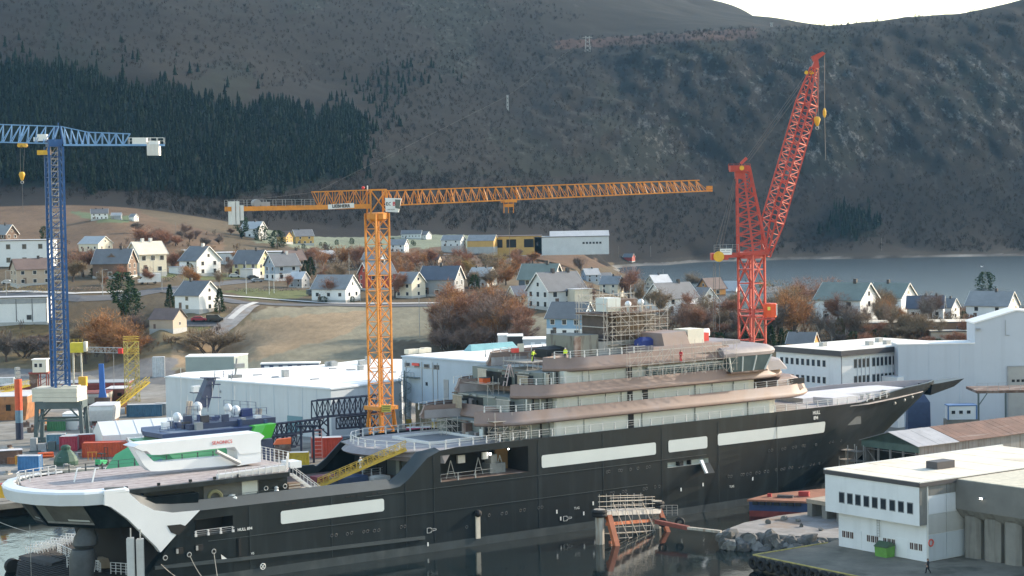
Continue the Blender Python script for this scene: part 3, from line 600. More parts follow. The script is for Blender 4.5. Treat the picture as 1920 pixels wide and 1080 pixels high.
# ------------------------------------------------------------------ superstructure: three overhanging decks over pale walls
def dplan(sa,sf,hbm,notch=True,ca=4.5,cf=11.0,nx=6.0,nw=5.6):
    """starboard half of a deck outline from the aft inner corner round to the front centre"""
    P=[]
    if notch:P+=[(sa+nx,0.0),(sa+nx,nw),(sa,nw+1.4)]
    else:P+=[(sa,0.0)]
    P+=[(sa+.7,nw+2.8 if notch else hbm*.7),(sa+ca*.5,hbm*.93),(sa+ca,hbm)]
    for i in range(1,9):
        t=i/8*math.pi/2;P.append((sf-cf+cf*math.sin(t),hbm*(1-(1-math.cos(t))*1.0)if i<8 else 0.0))
    return P
def full(P):return P+[(s,-b)for s,b in P[-2:0:-1]]
def offset_plan(P,d,front=1.0):
    c=(np.mean([p[0]for p in P]),0);return[(p[0]-d*front*(1 if p[0]>c[0]else-1)*min(1,abs(p[0]-c[0])/20),p[1]-math.copysign(min(d,abs(p[1])),p[1])if p[1]else 0)for p in P]
def deck_band(P,z0,h,up=1.0):
    """deck slab with its deep rounded fascia"""
    Pf=full(P);mb=MB();prof=[(0.9,z0+.05),(.28,z0),(.04,z0+.2),(0,z0+.48),(.12,z0+.72),(.22,z0+.9),(.5,z0+h)]
    rings=[[(s,-b,z)for s,b in offset_plan(Pf,d)]for d,z in prof]
    n=len(Pf);V=[q for r in rings for q in r];fs=[];
    for j in range(len(rings)-1):
        for i in range(n):fs.append((j*n+i,j*n+(i+1)%n,(j+1)*n+(i+1)%n,(j+1)*n+i))
    mb.add(V,fs,0);mb.build('deck_fascia',M_BAND,ship,smooth=True)
    mb=MB();mb.prism([(s,-b)for s,b in offset_plan(Pf,.45)],z0+.06,z0+h-.75);mb.build('deck',M_DECK,ship)
def walls(P,z0,z1,m=M_SAGE):
    mb=MB();Pf=full(P);n=len(Pf);mb.prism([(s,-b)for s,b in Pf],z0,z1);return mb.build('deckhouse',m,ship)
B1=dplan(23.0,92.5,11.1,cf=12,ca=6);B2=dplan(29.5,86.5,11.1,cf=11,ca=6);B3=dplan(35.5,71,11.1,cf=1.5,ca=6)
ZB1,ZB2,ZB3=16.4,19.9,23.5
deck_band(B1,ZB1,2.05);deck_band(B2,ZB2,2.05);deck_band(B3,ZB3,2.1)
walls(dplan(35,84.5,9.7,False,cf=7,ca=.5),14.1,ZB1+.1);walls(dplan(35.6,80,9.7,False,cf=7,ca=.5),ZB1+1.28,ZB2+.1);walls(dplan(37,70,9.6,False,cf=3,ca=.5),ZB2+1.28,ZB3+.1)
# recessed aft bays with grey panels and posts
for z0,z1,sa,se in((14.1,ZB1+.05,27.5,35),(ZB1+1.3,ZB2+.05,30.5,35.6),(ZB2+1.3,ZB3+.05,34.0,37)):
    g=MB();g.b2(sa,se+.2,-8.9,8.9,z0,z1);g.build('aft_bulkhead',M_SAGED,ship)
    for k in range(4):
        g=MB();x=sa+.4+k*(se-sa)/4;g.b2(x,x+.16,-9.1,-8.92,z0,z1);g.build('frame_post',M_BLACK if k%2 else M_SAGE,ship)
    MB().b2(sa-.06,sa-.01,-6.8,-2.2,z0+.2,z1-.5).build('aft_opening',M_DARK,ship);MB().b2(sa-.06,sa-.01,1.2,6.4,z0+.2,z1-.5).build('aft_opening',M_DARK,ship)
    for k in range(7):y_=R.uniform(-8,8);MB().b2(sa-R.uniform(.3,1.4),sa-.1,y_-R.uniform(.2,.8),y_+R.uniform(.2,.8),z0,z0+R.uniform(.4,2.0)).build('outfitting',R.choice([M_RUST,M_STEEL,M_COVER,M_DARK,M_BANDT]),ship);MB().bar((sa-.5,y_,z1-.15),(sa-.5,y_+R.uniform(-2,2),z1-.2),.18).build('pipe_run',R.choice([M_RUST,M_STEEL]),ship)
# plate joints, doorways and pale doubler plates on the walls
for s_,z0,z1,wd in((49.6,14.1,ZB1+.1,1.0),(49.5,ZB1+1.3,ZB2+.1,.95),(52.4,ZB1+1.3,ZB2+.1,1.05),(49.4,ZB2+1.3,ZB3+.1,1.0)):
    g=MB();g.b2(s_,s_+wd,-9.76,-9.5,z0,z1);g.build('doorway',M_BLACK,ship)
for s_,z0,z1 in((52.2,14.1,ZB1),(62.9,14.1,ZB1),(63,ZB1+1.3,ZB2),(45.2,ZB1+1.3,ZB2),(48.2,ZB1+1.3,ZB2),(40,ZB1+1.3,ZB2),(41,14.1,ZB1),(74,14.1,ZB1),(66.5,ZB1+1.3,ZB2),(71,ZB1+1.3,ZB2),(42,ZB2+1.3,ZB3)):
    g=MB();g.b2(s_,s_+.12,-9.73,-9.6,z0,z1);g.build('plate_joint',M_SAGED,ship)
for s_,z0,z1 in((37.2,ZB1+1.3,ZB2),(35.8,14.1,ZB1),(41.0,ZB2+1.3,ZB3)):
    g=MB();g.b2(s_,s_+1.0,-9.75,-9.6,z0,z1);g.build('doubler_plate',M_COVER,ship)
for P,z in((B1,ZB1+1.9),(B2,ZB2+1.9)):
    q=[(s,-b,z)for s,b in offset_plan(P,.75)][3:-3];
    rail([q[0],q[1],q[2]]+q[3:5],1.05,2.35)
q=[(36.6,-8.6,ZB3+2),(38.5,-9.8,ZB3+2),(41.5,-10.4,ZB3+2),(52.5,-10.4,ZB3+2)];rail(q,1.05,2.35)
for P,z in((B1,ZB1+1.3),(B2,ZB2+1.3),(B3,ZB3+1.35)):rail([(P[2][0]+.4,P[2][1]+1,z),(P[3][0]+.6,P[3][1],z),(P[5][0],10.3,z),(P[5][0]+12,10.3,z)],1.05,2.2,rows=2)
# bridge band: long raked window strip and projecting wing
M_GLASS=mat('bridge_glass',(.10,.135,.135),.12,.25,.5)
g=MB();g.ext([(53.2,-9.66,ZB2+1.4),(70.4,-9.66,ZB2+1.4),(70.4,-10.1,ZB3-.5),(53.2,-10.1,ZB3-.5)],(0,.3,0));g.build('window_band',M_GLASS,ship)
for k in range(11):g=MB();x=53.6+k*1.65;g.bar((x,-9.72,ZB2+1.4),(x,-10.16,ZB3-.5),.12);g.build('mullion',M_SAGE,ship)
g=MB();g.bar((53,-10.2,ZB3-.35),(70.4,-10.2,ZB3-.35),.3,.25);g.build('window_head',M_COVER,ship)
wing=[(69.2,11.3),(76.2,11.3),(77.6,9.2),(77.6,0),(69.2,0)]
g=MB();g.prism([(s,-b)for s,b in wing],ZB2+1.55,ZB3+.35,top=[(68.2,-11.9),(77.2,-11.9),(79,-9.4),(79,0),(68.2,0)]);g.build('bridge_wing',M_GLASS,ship)
for(a,b),(c,d)in(((69.2,-11.3),(68.2,-11.9)),((71.4,-11.33),(71.0,-11.95)),((73.7,-11.33),(73.9,-11.95)),((76.2,-11.3),(77.2,-11.9)),((77.6,-9.2),(79,-9.4)),((77.6,-5),(79,-5))):
    g=MB();g.bar((a,b,ZB2+1.55),(c,d,ZB3+.35),.22);g.build('mullion',M_COVER,ship)
g=MB();g.prism([(68.8,-11.6),(76.6,-11.6),(78,-9.2),(78,0),(68.8,0)],ZB2+1.35,ZB2+1.55);g.build('wing_floor',M_RUST,ship)
roof=[(67.0,12.1),(76.8,12.2),(79.2,10.6),(80,7),(80,0)]
rp=full([(67.0,0)]+roof[:-1]+[(80,0)]);g=MB()
rings=[[(s-(d if s>73 else-d*.2),-(b-math.copysign(min(d,abs(b)),b)),z)for s,b in rp]for d,z in((.6,ZB3+.3),(.1,ZB3+.42),(0,ZB3+.9),(.25,ZB3+1.35),(.9,ZB3+1.75),(1.4,ZB3+1.85))]
g.loft(rings);g.build('bridge_roof',M_BANDT,ship,smooth=True)
# front shoulders below the bridge (deck 3 front house, deck 2 front house)
g=MB();g.loft([[(s,-b,z)for s,b in full([(sa,0),(sa,h_),(sb-3,h_),(sb,h_-3.4),(sb,0)])]for sa,sb,h_,z in((76,85,10.4,ZB2+1.2),(76,83.8,10,ZB2+2.6),(76,82,9.2,ZB2+3.1))]);g.build('front_house',M_BANDT,ship)
g=MB();g.loft([[(s,-b,z)for s,b in full([(sa,0),(sa,h_),(sb-3,h_),(sb,h_-3.4),(sb,0)])]for sa,sb,h_,z in((80,89.3,9.8,ZB1+1.2),(80.6,88.6,9.4,ZB1+2.6),(82,87.4,8.8,ZB1+3.2))]);g.build('front_house',M_BAND,ship)
g=MB();g.b2(83.6,86.6,-9.6,-9.1,ZB1+2.0,ZB1+2.9);g.build('front_window',M_BLACK,ship)
# upper works on the roof
g=MB();g.prism([(54,-10.3),(68,-10.9),(68,-3),(54,-3)],ZB3+1.35,ZB3+2.7,top=[(54.6,-9.9),(68,-10.4),(68,-3),(54.6,-3)]);g.build('roof_house',M_BAND,ship)
g=MB();g.ext([(57.0,-9.6,ZB3+2.6),(62.2,-9.6,ZB3+2.6),(61.8,-9.0,ZB3+4.7),(57.0,-9.0,ZB3+4.6)],(0,5,0));g.build('casing',M_BAND,ship)
g=MB();g.b2(62.3,65.6,-9.0,-5.6,ZB3+2.6,ZB3+4.9);g.build('white_locker',mat('cream_locker',(.70,.66,.56),.6,.08,.5),ship)
g=MB();g.b2(51.6,57.5,4,5,ZB3+1.3,ZB3+2);g.b2(66,76,-6,6,ZB3+1.8,ZB3+2.4);g.b2(58,70,-1,6,ZB3+1.3,ZB3+3.4);g.build('roof_plinth',M_BANDT,ship)
# mast: rusty beige tower with a mast deck, domes and a radar house
g=MB();g.b2(49.4,59.6,-2.8,3.0,ZB3+1.3,ZB3+3.4);g.build('mast_base',streak('chalky_white',(.42,.41,.38),(.24,.20,.15),.7,(.9,.9,.2),.5,.2),ship)
g=MB();g.b2(50.8,53.2,-2.4,2.8,ZB3+3.4,ZB3+7.4,1);g.b2(53.2,58.8,-2.6,2.8,ZB3+3.4,ZB3+7.4,0);g.build('mast_tower',[streak('tower_beige',(.20,.15,.115),(.14,.10,.075),.75,(1.2,1.2,.25),.5,.25),mat('tower_dark',(.085,.065,.058),.8,.25,.8)],ship)
g=MB();g.b2(50.0,62.4,-3.2,3.4,ZB3+7.4,ZB3+7.7);g.build('mast_deck',M_RUST,ship)
g=MB();g.b2(55.6,60.0,.5,3.2,ZB3+7.7,ZB3+9.5);g.build('mast_house',M_RUST,ship)
g=MB();g.b2(51.8,54.4,-2.4,.6,ZB3+7.9,ZB3+10.0);g.build('radar_cabinet',M_COVER,ship)
for s_,y_,zz in((56.0,-2.2,8.9),(58.6,-2.2,9.1)):
    g=MB();g.sphere((s_,y_,ZB3+zz),.52,12,8);g.tube((s_,y_,ZB3+7.7),(s_,y_,ZB3+zz),.22,8);g.build('satellite_dome',M_WHITE,ship,smooth=True)
# house aft of the mast: grey casing and doorway
g=MB();g.b2(44.6,49.2,-3.2,4,ZB3+1.3,ZB3+4.6);g.build('casing',streak('casing_grey',(.20,.20,.17),(.10,.085,.07),.8,(1,1,.3),.5,.2),ship)
g=MB();g.b2(44.5,45.7,-3.3,-3.0,ZB3+1.4,ZB3+4.4);g.build('casing_frame',M_RUST,ship)
# foredeck
g=MB();g.b2(93,118,-2.6,5,14.1,14.9);g.prism([(95,-7.6),(101,-7.4),(101,-4),(94,-4)],14.1,15.2);g.build('foredeck_hatch',mat('frosted_deck',(.55,.54,.56),.7,.12,.4),ship)
for s_,y_ in((98,-7),(104,-5.5),(106,-5),(112,-3)):g=MB();g.tube((s_,y_,14.1),(s_,y_,14.9),.3,8);g.tube((s_,y_,14.8),(s_,y_,15),.42,8);g.build('bollard',M_STEEL,ship)
# bow bulwarks, flaring cap and the prow platform
for sg in(1,-1):
    rings=[]
    for s_ in(99,104,109,114,118,121,124,126.4,127.3):
        k=min(1,(s_-99)/12);b_=hb(s_,14.6);h_=.05+1.0*k
        rings.append([(s_,-sg*b_,14.4),(s_+.3*k,-sg*(b_+.25*k),14.4+h_),(s_+.3*k,-sg*max(.02,b_-.25),14.4+h_+.03),(s_,-sg*max(.02,b_-.3),14.35)])
    g=MB();g.loft(rings);g.build('bow_bulwark',[M_HULL if sg==1 else mat('bulwark_inside',(.34,.30,.31),.7,.15,.4)],ship)
g=MB();g.hexa([(125.2,-1.6,13.0),(132.2,-.9,14.0),(132.2,.9,14.0),(125.2,1.6,13.0),(125.2,-2.0,14.9),(134.4,-1.3,15.3),(134.4,1.3,15.3),(125.2,2.0,14.9)]);g.build('prow_platform',M_HULL,ship)
for x,y in((1666,755),(1693,750),(1715,745)):s_,z_=sp(x,y,5);b_=hb(s_,z_);g=MB();g.sphere((s_,-b_,z_),.3,8,6);g.build('fairlead',M_STEEL,ship)
# ------------------------------------------------------------------ stern: helideck-like working platform, white collar, Y brace
plat=[(-6,10.0),(-34,9.7),(-37.6,8.7),(-40.5,6.3),(-41.6,2.7),(-41.8,0)];pf=plat+[(s,-b)for s,b in plat[-2::-1]];pf=[(-6,4.5),(-9.5,10.0)]+pf[1:-1]+[(-9.5,-10.0),(-6,-4.5)]
g=MB();g.prism([(s,-b)for s,b in pf],12.95,13.35);g.build('working_deck',M_DECK,ship)
wd=MB();wd.prism([(s*1.0+.0,-b*.97)for s,b in pf if True],13.354,13.40);wd.build('deck_sheathing',mat('grey_planks',(.37,.325,.32),.85,.2,.5,var2=((.28,.235,.225),.9,.52,.1)),ship)
for k in range(-4,5):g=MB();g.b2(-41+abs(k)*.5,-10,k*2.1-.03,k*2.1+.03,13.402,13.42);g.build('deck_seam',M_BANDT,ship)
rings=[]  # dark edge beam under the deck
g=MB();g.prism([(-6,-4.7),(-9.4,-10.3),(-36,-10.45),(-36,-9.6),(-9.6,-9.4),(-7,-4.7)],12.75,13.34);g.build('deck_girder',M_HULL,ship)
g=MB();g.prism([(s+(1.2 if s<-30 else 0),-b*.84)for s,b in pf],12.3,12.95);g.build('deck_underside',M_HULL,ship)
for sg in(1,-1):  # white collar, each half swept round the stern
    path=[(-33,10.9),(-35.5,10.85),(-38.6,10.1),(-41.2,8.2),(-43.2,5.0),(-44.0,2.2),(-44.2,0)]
    rings=[]
    for i,(s_,b_)in enumerate(path):
        n=np.array([s_+34,b_*(1.0 if s_>-38 else .8)])if s_<-34 else np.array([0,1.0]);n=n/np.linalg.norm(n);L_=lambda d,z:(s_+n[0]*d,-sg*(b_+n[1]*d),z)
        rings.append([L_(-.5,11.8),L_(-.1,11.9),L_(.25,13.35),L_(.05,13.6),L_(-1.3,13.75),L_(-1.3,13.5),L_(-.5,13.3)])
    g=MB();g.loft(rings if sg==1 else[r[::-1]for r in rings]);g.build('stern_collar',M_WHITE,ship)
    # Y brace from the collar down to the hull side
    P2=[(-36.4,13.62),(-33.6,13.6),(-31.5,11.6),(-29.6,10.5),(-27,9.9),(-23.2,9.8),(-25.4,8.0),(-26.3,7.3),(-28.9,5.0),(-29.4,5.7),(-33.2,9.7),(-35.6,11.6),(-36.4,11.86)]
    g=MB();g.ext([(s_,-sg*11.1,z_)for s_,z_ in P2],(0,sg*.9,0));g.build('stern_brace',M_WHITE,ship)
    g=MB();P3=[(-27.9,8.35),(-26.0,8.3),(-25.1,7.9),(-26.4,6.9),(-27.4,7.4)];g.ext([(s_,-sg*11.13,z_)for s_,z_ in P3],(0,sg*.1,0));g.build('brace_opening',M_BLACK,ship)
# raked stern body under the collar with its mooring openings
SB0=[(-23,9.8),(-32.8,9.6),(-35.8,8.4),(-40.1,1.9),(-40.1,-1.9),(-35.8,-8.4),(-32.8,-9.6),(-23,-9.8)];SB1=[(-23,10.6),(-35,10.2),(-38.2,9.2),(-42.6,2.2),(-42.6,-2.2),(-38.2,-9.2),(-35,-10.2),(-23,-10.6)]
g=MB();g.loft([[(s_,-b_,8.5)for s_,b_ in SB0],[(s_,-b_,12.0)for s_,b_ in SB1]]);g.build('stern_body',M_HULL,ship)
def transom(i,u0,u1,t0,t1,m,off=.06):  # panel on face i of the raked stern
    def f(u,t):
        q=[np.array(SB0[i+k])*(1-t)+np.array(SB1[i+k])*t for k in(0,1)];p=q[0]*(1-u)+q[1]*u;d=q[1]-q[0];n=np.array([d[1],-d[0]]);n/=np.linalg.norm(n);p=p+n*off;return(p[0],-p[1],8.5+3.5*t)
    P=[f(u0,t0),f(u1,t0),f(u1,t1),f(u0,t1)];g=MB();g.add(P,[(0,1,2,3)]);g.add(P,[(3,2,1,0)]);return g.build('mooring_opening',m,ship)
for i,fr_ in((2,(.06,.94)),(3,(.1,.9)),(4,(.06,.94))):
    transom(i,fr_[0],fr_[1],.22,.92,M_IN,.05);transom(i,fr_[1]-.16,fr_[1],.2,.95,M_SAGED,.08);transom(i,fr_[0],fr_[1],.14,.22,M_STEEL,.09);transom(i,fr_[0]+.05,fr_[0]+.45,.26,.33,M_COVER,.1)
g=MB();g.hexa([(-30.5,-9.4,1),(-30.4,-9.6,-3),(-30.4,9.6,-3),(-30.5,9.4,1),(-33,-7.5,8.52),(-23,-9.6,9),(-23,9.6,9),(-33,7.5,8.52)]);g.build('stern_skeg',M_BLACK,ship)  # coloured black to stand for the shade in the cavity under the overhang
g=MB();g.loft([[(-37.2+dx+r_*math.cos(q),-5.2+r_*math.sin(q),z)for q in np.linspace(0,2*math.pi,13)[:-1]]for dx,r_,z in((0,.5,1.6),(0,1.5,2.0),(.2,1.7,4.6),(.3,1.4,5.6),(.4,1.0,5.7),(.6,1.6,6.2),(.8,1.5,7.2),(1.0,.8,8.5))]);g.build('azimuth_thruster',mat('thruster_wrap',(.05,.058,.065),.6,.3,1),ship,smooth=True)
for b_ in(3.6,5.0,6.4):g=MB();g.bar((-31.6,-b_,8.5),(-31.6,-b_,7.4),.16);g.build('hanging_strap',M_COVER,ship)
g=MB();[g.b2(-31.2,-29.2,-7.6,-6.2,7.0+.3*k,7.2+.3*k)for k in range(4)];g.build('hydraulic_stack',mat('khaki_hose',(.28,.26,.14)),ship)
# waist superstructure between platform and waist: dark wall with recess
g=MB();g.b2(-30,-9,-8.9,9.5,9.55,12.9);g.build('aft_house',M_HULL,ship)
g=MB();g.b2(-21.5,-13.4,-8.98,-8.8,9.6,12.6,0);g.b2(-15.9,-13.6,-9.03,-8.9,9.7,12.6,1);g.build('aft_recess',[M_IN,M_SAGE],ship)
g=MB();g.torus((-20,-9.2,10.9),(.3,1,.1),.85,.25,14,6);g.build('hose_reel',mat('khaki_hose',(.28,.26,.14),.7,.2,2),ship)
g=MB();g.sphere((-17.6,-9.5,10.4),.95,9,6,sz=.8);g.build('wrapped_bundle',M_COVER,ship)
for s_ in(-12.3,-8.5-.9):g=MB();g.torus((s_,-9.0,11.3),(0,1,0),.28,.06,10,4);g.build('ring_lamp',M_RAIL,ship)
g=MB();g.lathe([(.1,0),(.35,.1),(.4,.5),(.2,.8),(.3,1.0),(.1,1.2)],9,(-10.9,-9.3,10.3));g.build('warping_head',M_WHITE,ship)
rail([(-17.4,-10.1,10.4),(-11,-10.1,10.4)],.8,3.2,m=M_HULLB)
# stair from the working deck to the waist
st=MB();
for y_ in(-9.8,-8.7):
    st.bar((-8.6,y_,12.9),(-4.2,y_,9.6),.1,.3);st.bar((-8.6,y_,14),(-4.2,y_,10.7),.07)
for k in range(9):t=k/8;st.b2(-8.6+4.4*t-.15,-8.6+4.4*t+.15,-9.8,-8.7,12.9-3.3*t,12.95-3.3*t);st.bar((-8.6+4.4*t,-9.8,12.9-3.3*t),(-8.6+4.4*t,-9.8,14-3.3*t),.05)
st.build('stair',M_RAIL,ship)
# guard rails of the working deck
rail([(-9.8,-9.9,13.4),(-20,-10,13.4)],1.1,1.0,rows=4,post=.06);rail([(-6.1,4.4,13.4),(-6.1,-4.4,13.4),(-9.6,-9.8,13.4)],1.8,1.2,rows=5,post=.07);rail([(-8,9.6,13.4),(-34,9.8,13.4)],1.0,2.4,rows=2,m=M_HULLB);rail([(-34,9.5,13.4),(-40,7.5,13.4),(-41.2,5.5,13.4),(-38.5,4.5,13.4)],1.2,1.3,rows=3)
g=MB();g.b2(-7.2,-5.4,-6.6,-4.2,13.2,14.1);g.build('raft_canister',M_WHITE,ship)
for x,y in((139,903),(173,903)):s_,b_=sl(x,y,13.5);g=MB();g.bar((s_,-b_,13.4),(s_+.5,-b_,15.2),.16);g.bar((s_+.5,-b_,15.2),(s_+1.0,-b_,15.2),.12);g.build('davit',M_WHITE,ship)
for s_ in(-33,-28.5,-24,-20.5,-17):g=MB();g.b2(s_,s_+.35,-10.0,-9.7,13.4,13.75);g.build('deck_fitting',M_HULL,ship)
g=MB();g.hexa([(-19.5,-9.6,13.42),(-9.6,-9.6,13.42),(-9.6,-8.7,13.42),(-19.5,-8.7,13.42),(-19.5,-9.6,13.9),(-9.6,-9.6,14.2),(-9.6,-8.7,14.2),(-19.5,-8.7,13.9)]);g.build('gangway_rack',M_RAIL,ship)
# A-frame lying on the deck, lettered
AF=thing('lifting_frame','big white folded lifting frame lying on the stern deck with red lettering','lifting frame',SO,SRZ)
def afp(px,py):return sp(px,py,2.0)
bar_top=[(250,838),(262,833),(445,815),(486,811),(496,818),(489,826),(489,848),(450,852),(440,838),(398,842),(300,853),(284,853),(276,846),(268,846)]
P=[afp(*q)for q in bar_top];g=MB();g.ext([(s_,-2.0,z_)for s_,z_ in P],(0,3.2,0));g.build('upper_beam',M_WHITE,AF)
low=[(250,838),(268,845),(290,866),(300,867),(424,856),(446,866),(446,872),(300,884),(284,884),(272,874)]
P=[afp(*q)for q in low];g=MB();g.ext([(s_,-1.8,max(13.45,z_))for s_,z_ in P],(0,1.6,0));g.build('lower_beam',M_WHITE,AF)
blk=[(446,838),(490,834),(490,866),(446,874)];P=[afp(*q)for q in blk];g=MB();g.ext([(s_,-1.9,max(13.42,z_))for s_,z_ in P],(0,3.0,0));g.build('pedestal',M_WHITE,AF)
a,b=afp(404,846),afp(448,868);g=MB();g.tube((a[0],-2.2,a[1]),(b[0],-2.2,b[1]),.3,8);g.build('hydraulic_cylinder',M_STEEL,AF)
a=afp(395,840);text('SEAONICS',.66,(a[0]+.2,-2.06,a[1]+.62),m=mat('red_letter',(.55,.02,.03),.5,.05,1),parent=AF)
# ------------------------------------------------------------------ cranes
M_ORG=mat('crane_orange',(.62,.235,.03),.5,.2,.8,var2=((.40,.15,.04),.7,.58,.12));M_BLUE=mat('crane_blue',(.010,.075,.23),.5,.22,.6,var2=((.10,.16,.28),.6,.6,.12));M_LBLUE=mat('crane_light_blue',(.17,.33,.56),.5,.15,.8)
M_RED=mat('crane_red',(.46,.06,.042),.55,.22,.7,var2=((.34,.10,.07),.6,.58,.12));M_CREAM=mat('ballast_cream',(.58,.55,.46),.7,.12,.4);M_GREY=mat('plain_grey',(.30,.31,.32),.6,.15,.8);M_ROPE=mat('wire_rope',(.10,.10,.105),.6,.1,2)
M_CABW=mat('cab_white',(.74,.74,.72),.4,.05,.6);M_HOOKY=mat('hook_yellow',(.70,.40,.03),.5,.15,1);M_PORT=mat('portal_green_grey',(.075,.105,.11),.6,.2,.5)
def mast_mesh(name,w,h,n,m,chord=.16,br=.08,style='x'):
    g=MB();c=[(-w/2,-w/2),(w/2,-w/2),(w/2,w/2),(-w/2,w/2)]
    for x,y in c:g.bar((x,y,0),(x,y,h),chord)
    for i in range(4):
        a,b=c[i],c[(i+1)%4]
        for k in range(n):
            z0,z1=h*k/n,h*(k+1)/n
            g.bar((*a,z0),(*b,z0),br)
            if style=='x' or k%2==0:g.bar((*a,z0),(*b,z1),br)
            if style=='x' or k%2==1:g.bar((*b,z0),(*a,z1),br)
    return g.mesh(name,m)
def truss_part(name,parent,A0,B0,A1,B1,n,m,chord=.14,br=.07,tri=False,side=None):
    """lattice boom: bottom line A0-A1, top line B0-B1 (centre lines), side = half-width vector(s) at both ends"""
    A0,B0,A1,B1=map(Vector,(A0,B0,A1,B1));s0,s1=Vector(side[0]),Vector(side[1]);out=[]
    secs=max(1,n//4)
    for q in range(secs):
        g=MB();k0,k1=q*n//secs,(q+1)*n//secs
        def pt(k,top,sg):
            t=k/n;a=A0.lerp(A1,t);b=B0.lerp(B1,t);s=s0.lerp(s1,t)
            return(b+(s*0 if tri else s*sg))if top else a+s*sg
        for sg in(-1,1):g.bar(pt(k0,0,sg),pt(k1,0,sg),chord)
        for sg in((0,)if tri else(-1,1)):g.bar(pt(k0,1,sg),pt(k1,1,sg),chord)
        for k in range(k0,k1):
            for sg in(-1,1):
                mid=pt(k,1,sg)*.5+pt(k+1,1,sg)*.5
                if tri:g.bar(pt(k,0,sg),mid,br);g.bar(mid,pt(k+1,0,sg),br)
                else:
                    g.bar(pt(k,0,sg),pt(k,1,sg),br);g.bar(pt(k,0,sg),pt(k+1,1,sg),br)if k%2 else g.bar(pt(k,1,sg),pt(k+1,0,sg),br)
            g.bar(pt(k,0,-1),pt(k,0,1),br);g.bar(pt(k,0,-1 if k%2 else 1),pt(k+1,0,1 if k%2 else-1),br)
            if not tri:g.bar(pt(k,1,-1),pt(k,1,1),br);g.bar(pt(k,1,-1 if k%2 else 1),pt(k+1,1,1 if k%2 else-1),br)
        g.bar(pt(k0,0,-1),pt(k0,1,-1),br*1.5);g.bar(pt(k0,0,1),pt(k0,1,1),br*1.5)
        out.append(g.build(name,m,parent))
    return out
def hook_block(parent,p,r,m=M_HOOKY):
    g=MB();g.lathe([(.05,-r*1.9),(r*.45,-r*1.5),(r*.75,-r*.6),(r,.1),(r*.7,r*.9),(.1,r)],10,p);h=g.build('hook_block',m,parent,smooth=True)
    g=MB();x,y,z=p;z-=r*1.9;g.torus((x,y,z-r*.4),(0,1,0),r*.42,r*.16,10,5);g.build('hook',M_GREY,parent)
# --- orange flat-top crane
ob=np.array([*aty(711,600,356)[:2],2.5]);OC=thing('tower_crane','tall orange flat-top tower crane with white cab standing behind the ship','crane',ob)
L_=lambda px,py,Y:Vector(aty(px,py,Y)-ob)
zt=aty(708,400,356)[2]-2.5;ns=8;hs=zt/ns;me=mast_mesh('mast_section',3.0,hs,2,M_ORG,.3,.11)
for k in range(ns):inst(me,'mast_section',OC,(0,0,k*hs),rad(43))
g=MB();g.box((0,0,9.5),(4.4,4.4,.7),0,rad(43));[g.bar((2.6*math.cos(rad(43+45+90*k)),2.6*math.sin(rad(88+90*k)),6),(2.2*math.cos(rad(88+90*k)),2.2*math.sin(rad(88+90*k)),9.4),.4)for k in range(4)];g.build('tie_collar',M_ORG,OC)
a=L_(724,766,353.3);g=MB();g.box(a,(1.7,.08,1.25));g.build('notice_board',mat('notice_yellow',(.70,.58,.10),.5,.1,1),OC)
for k in range(3):g=MB();g.box((a[0],a[1]-.05,a[2]+.35-.35*k),(1.3,.02,.12));g.build('notice_line',mat('notice_ink',(.25,.2,.05),.6,.1,2),OC)
j=Vector((60.4,26.0,0)).normalized();jn=Vector((-j.y,j.x,0))
zb=48.0-2.5
g=MB();g.lathe([(1.5,zb-2.6),(1.9,zb-2.2),(1.9,zb-1.2),(1.4,zb-1.0)],14);g.build('slewing_ring',M_ORG,OC)
g=MB();c4=[j*a_+jn*b_ for a_,b_ in((-1.5,-1),(1.5,-1),(1.5,1),(-1.5,1))]
for q in c4:g.bar(q+Vector((0,0,zb-1.2)),q+Vector((0,0,zb+3.1)),.28)
g.bar(c4[0]+Vector((0,0,zb-1)),c4[1]+Vector((0,0,zb+3)),.18);g.bar(c4[1]+Vector((0,0,zb-1)),c4[0]+Vector((0,0,zb+3)),.18);g.bar(c4[0]+Vector((0,0,zb+3.0)),c4[1]+Vector((0,0,zb+3.0)),.3)
g.build('tower_head',M_ORG,OC)
A0=j*1.5+Vector((0,0,zb+.15));A1=L_(1325,358,382);B0=A0+Vector((0,0,2.65));B1=L_(1311,338,381.5)
truss_part('jib_section',OC,A0,B0,A1,B1,40,M_ORG,.2,.085,True,(jn*.85,jn*.7))
g=MB();e=A1;g.bar(e-jn*.8,e+jn*.8,.3);g.bar(e+Vector((0,0,.1)),e+j*1.2,.35);g.box(e+j*.6+Vector((0,0,.6)),(.9,.9,.7),0,.4);g.build('jib_tip',M_ORG,OC)
# counter-jib, its truss, deck, rails, ballast, winch
C1=Vector(aty(424,392,344.6)-ob);C0=-j*1.5+Vector((0,0,zb+.1))
g=MB()
for sg in(-1,1):g.bar(C0+jn*.8*sg,C1+jn*.8*sg,.35,.8)
for k in range(12):t=k/11;p=C0.lerp(C1,t);g.bar(p-jn*.8,p+jn*.8,.15)
g.build('counter_jib',M_ORG,OC)
T1=L_(586,388,351);T1t=L_(586,360,351);truss_part('counter_jib_truss',OC,C0+Vector((0,0,.35)),C0+Vector((0,0,2.9)),T1,T1t,8,M_ORG,.2,.1,False,(jn*.7,jn*.7))
railp=[tuple(T1+jn*-.95+Vector((0,0,.1))),tuple(C1-jn*.95+Vector((0,0,.3)))];rail(railp,1.25,1.6,OC,M_GREY,.07,3,.05,posts=False);rail([tuple(Vector(q)+jn*1.9)for q in railp],1.25,1.6,OC,M_GREY,.07,3,.05,posts=False)
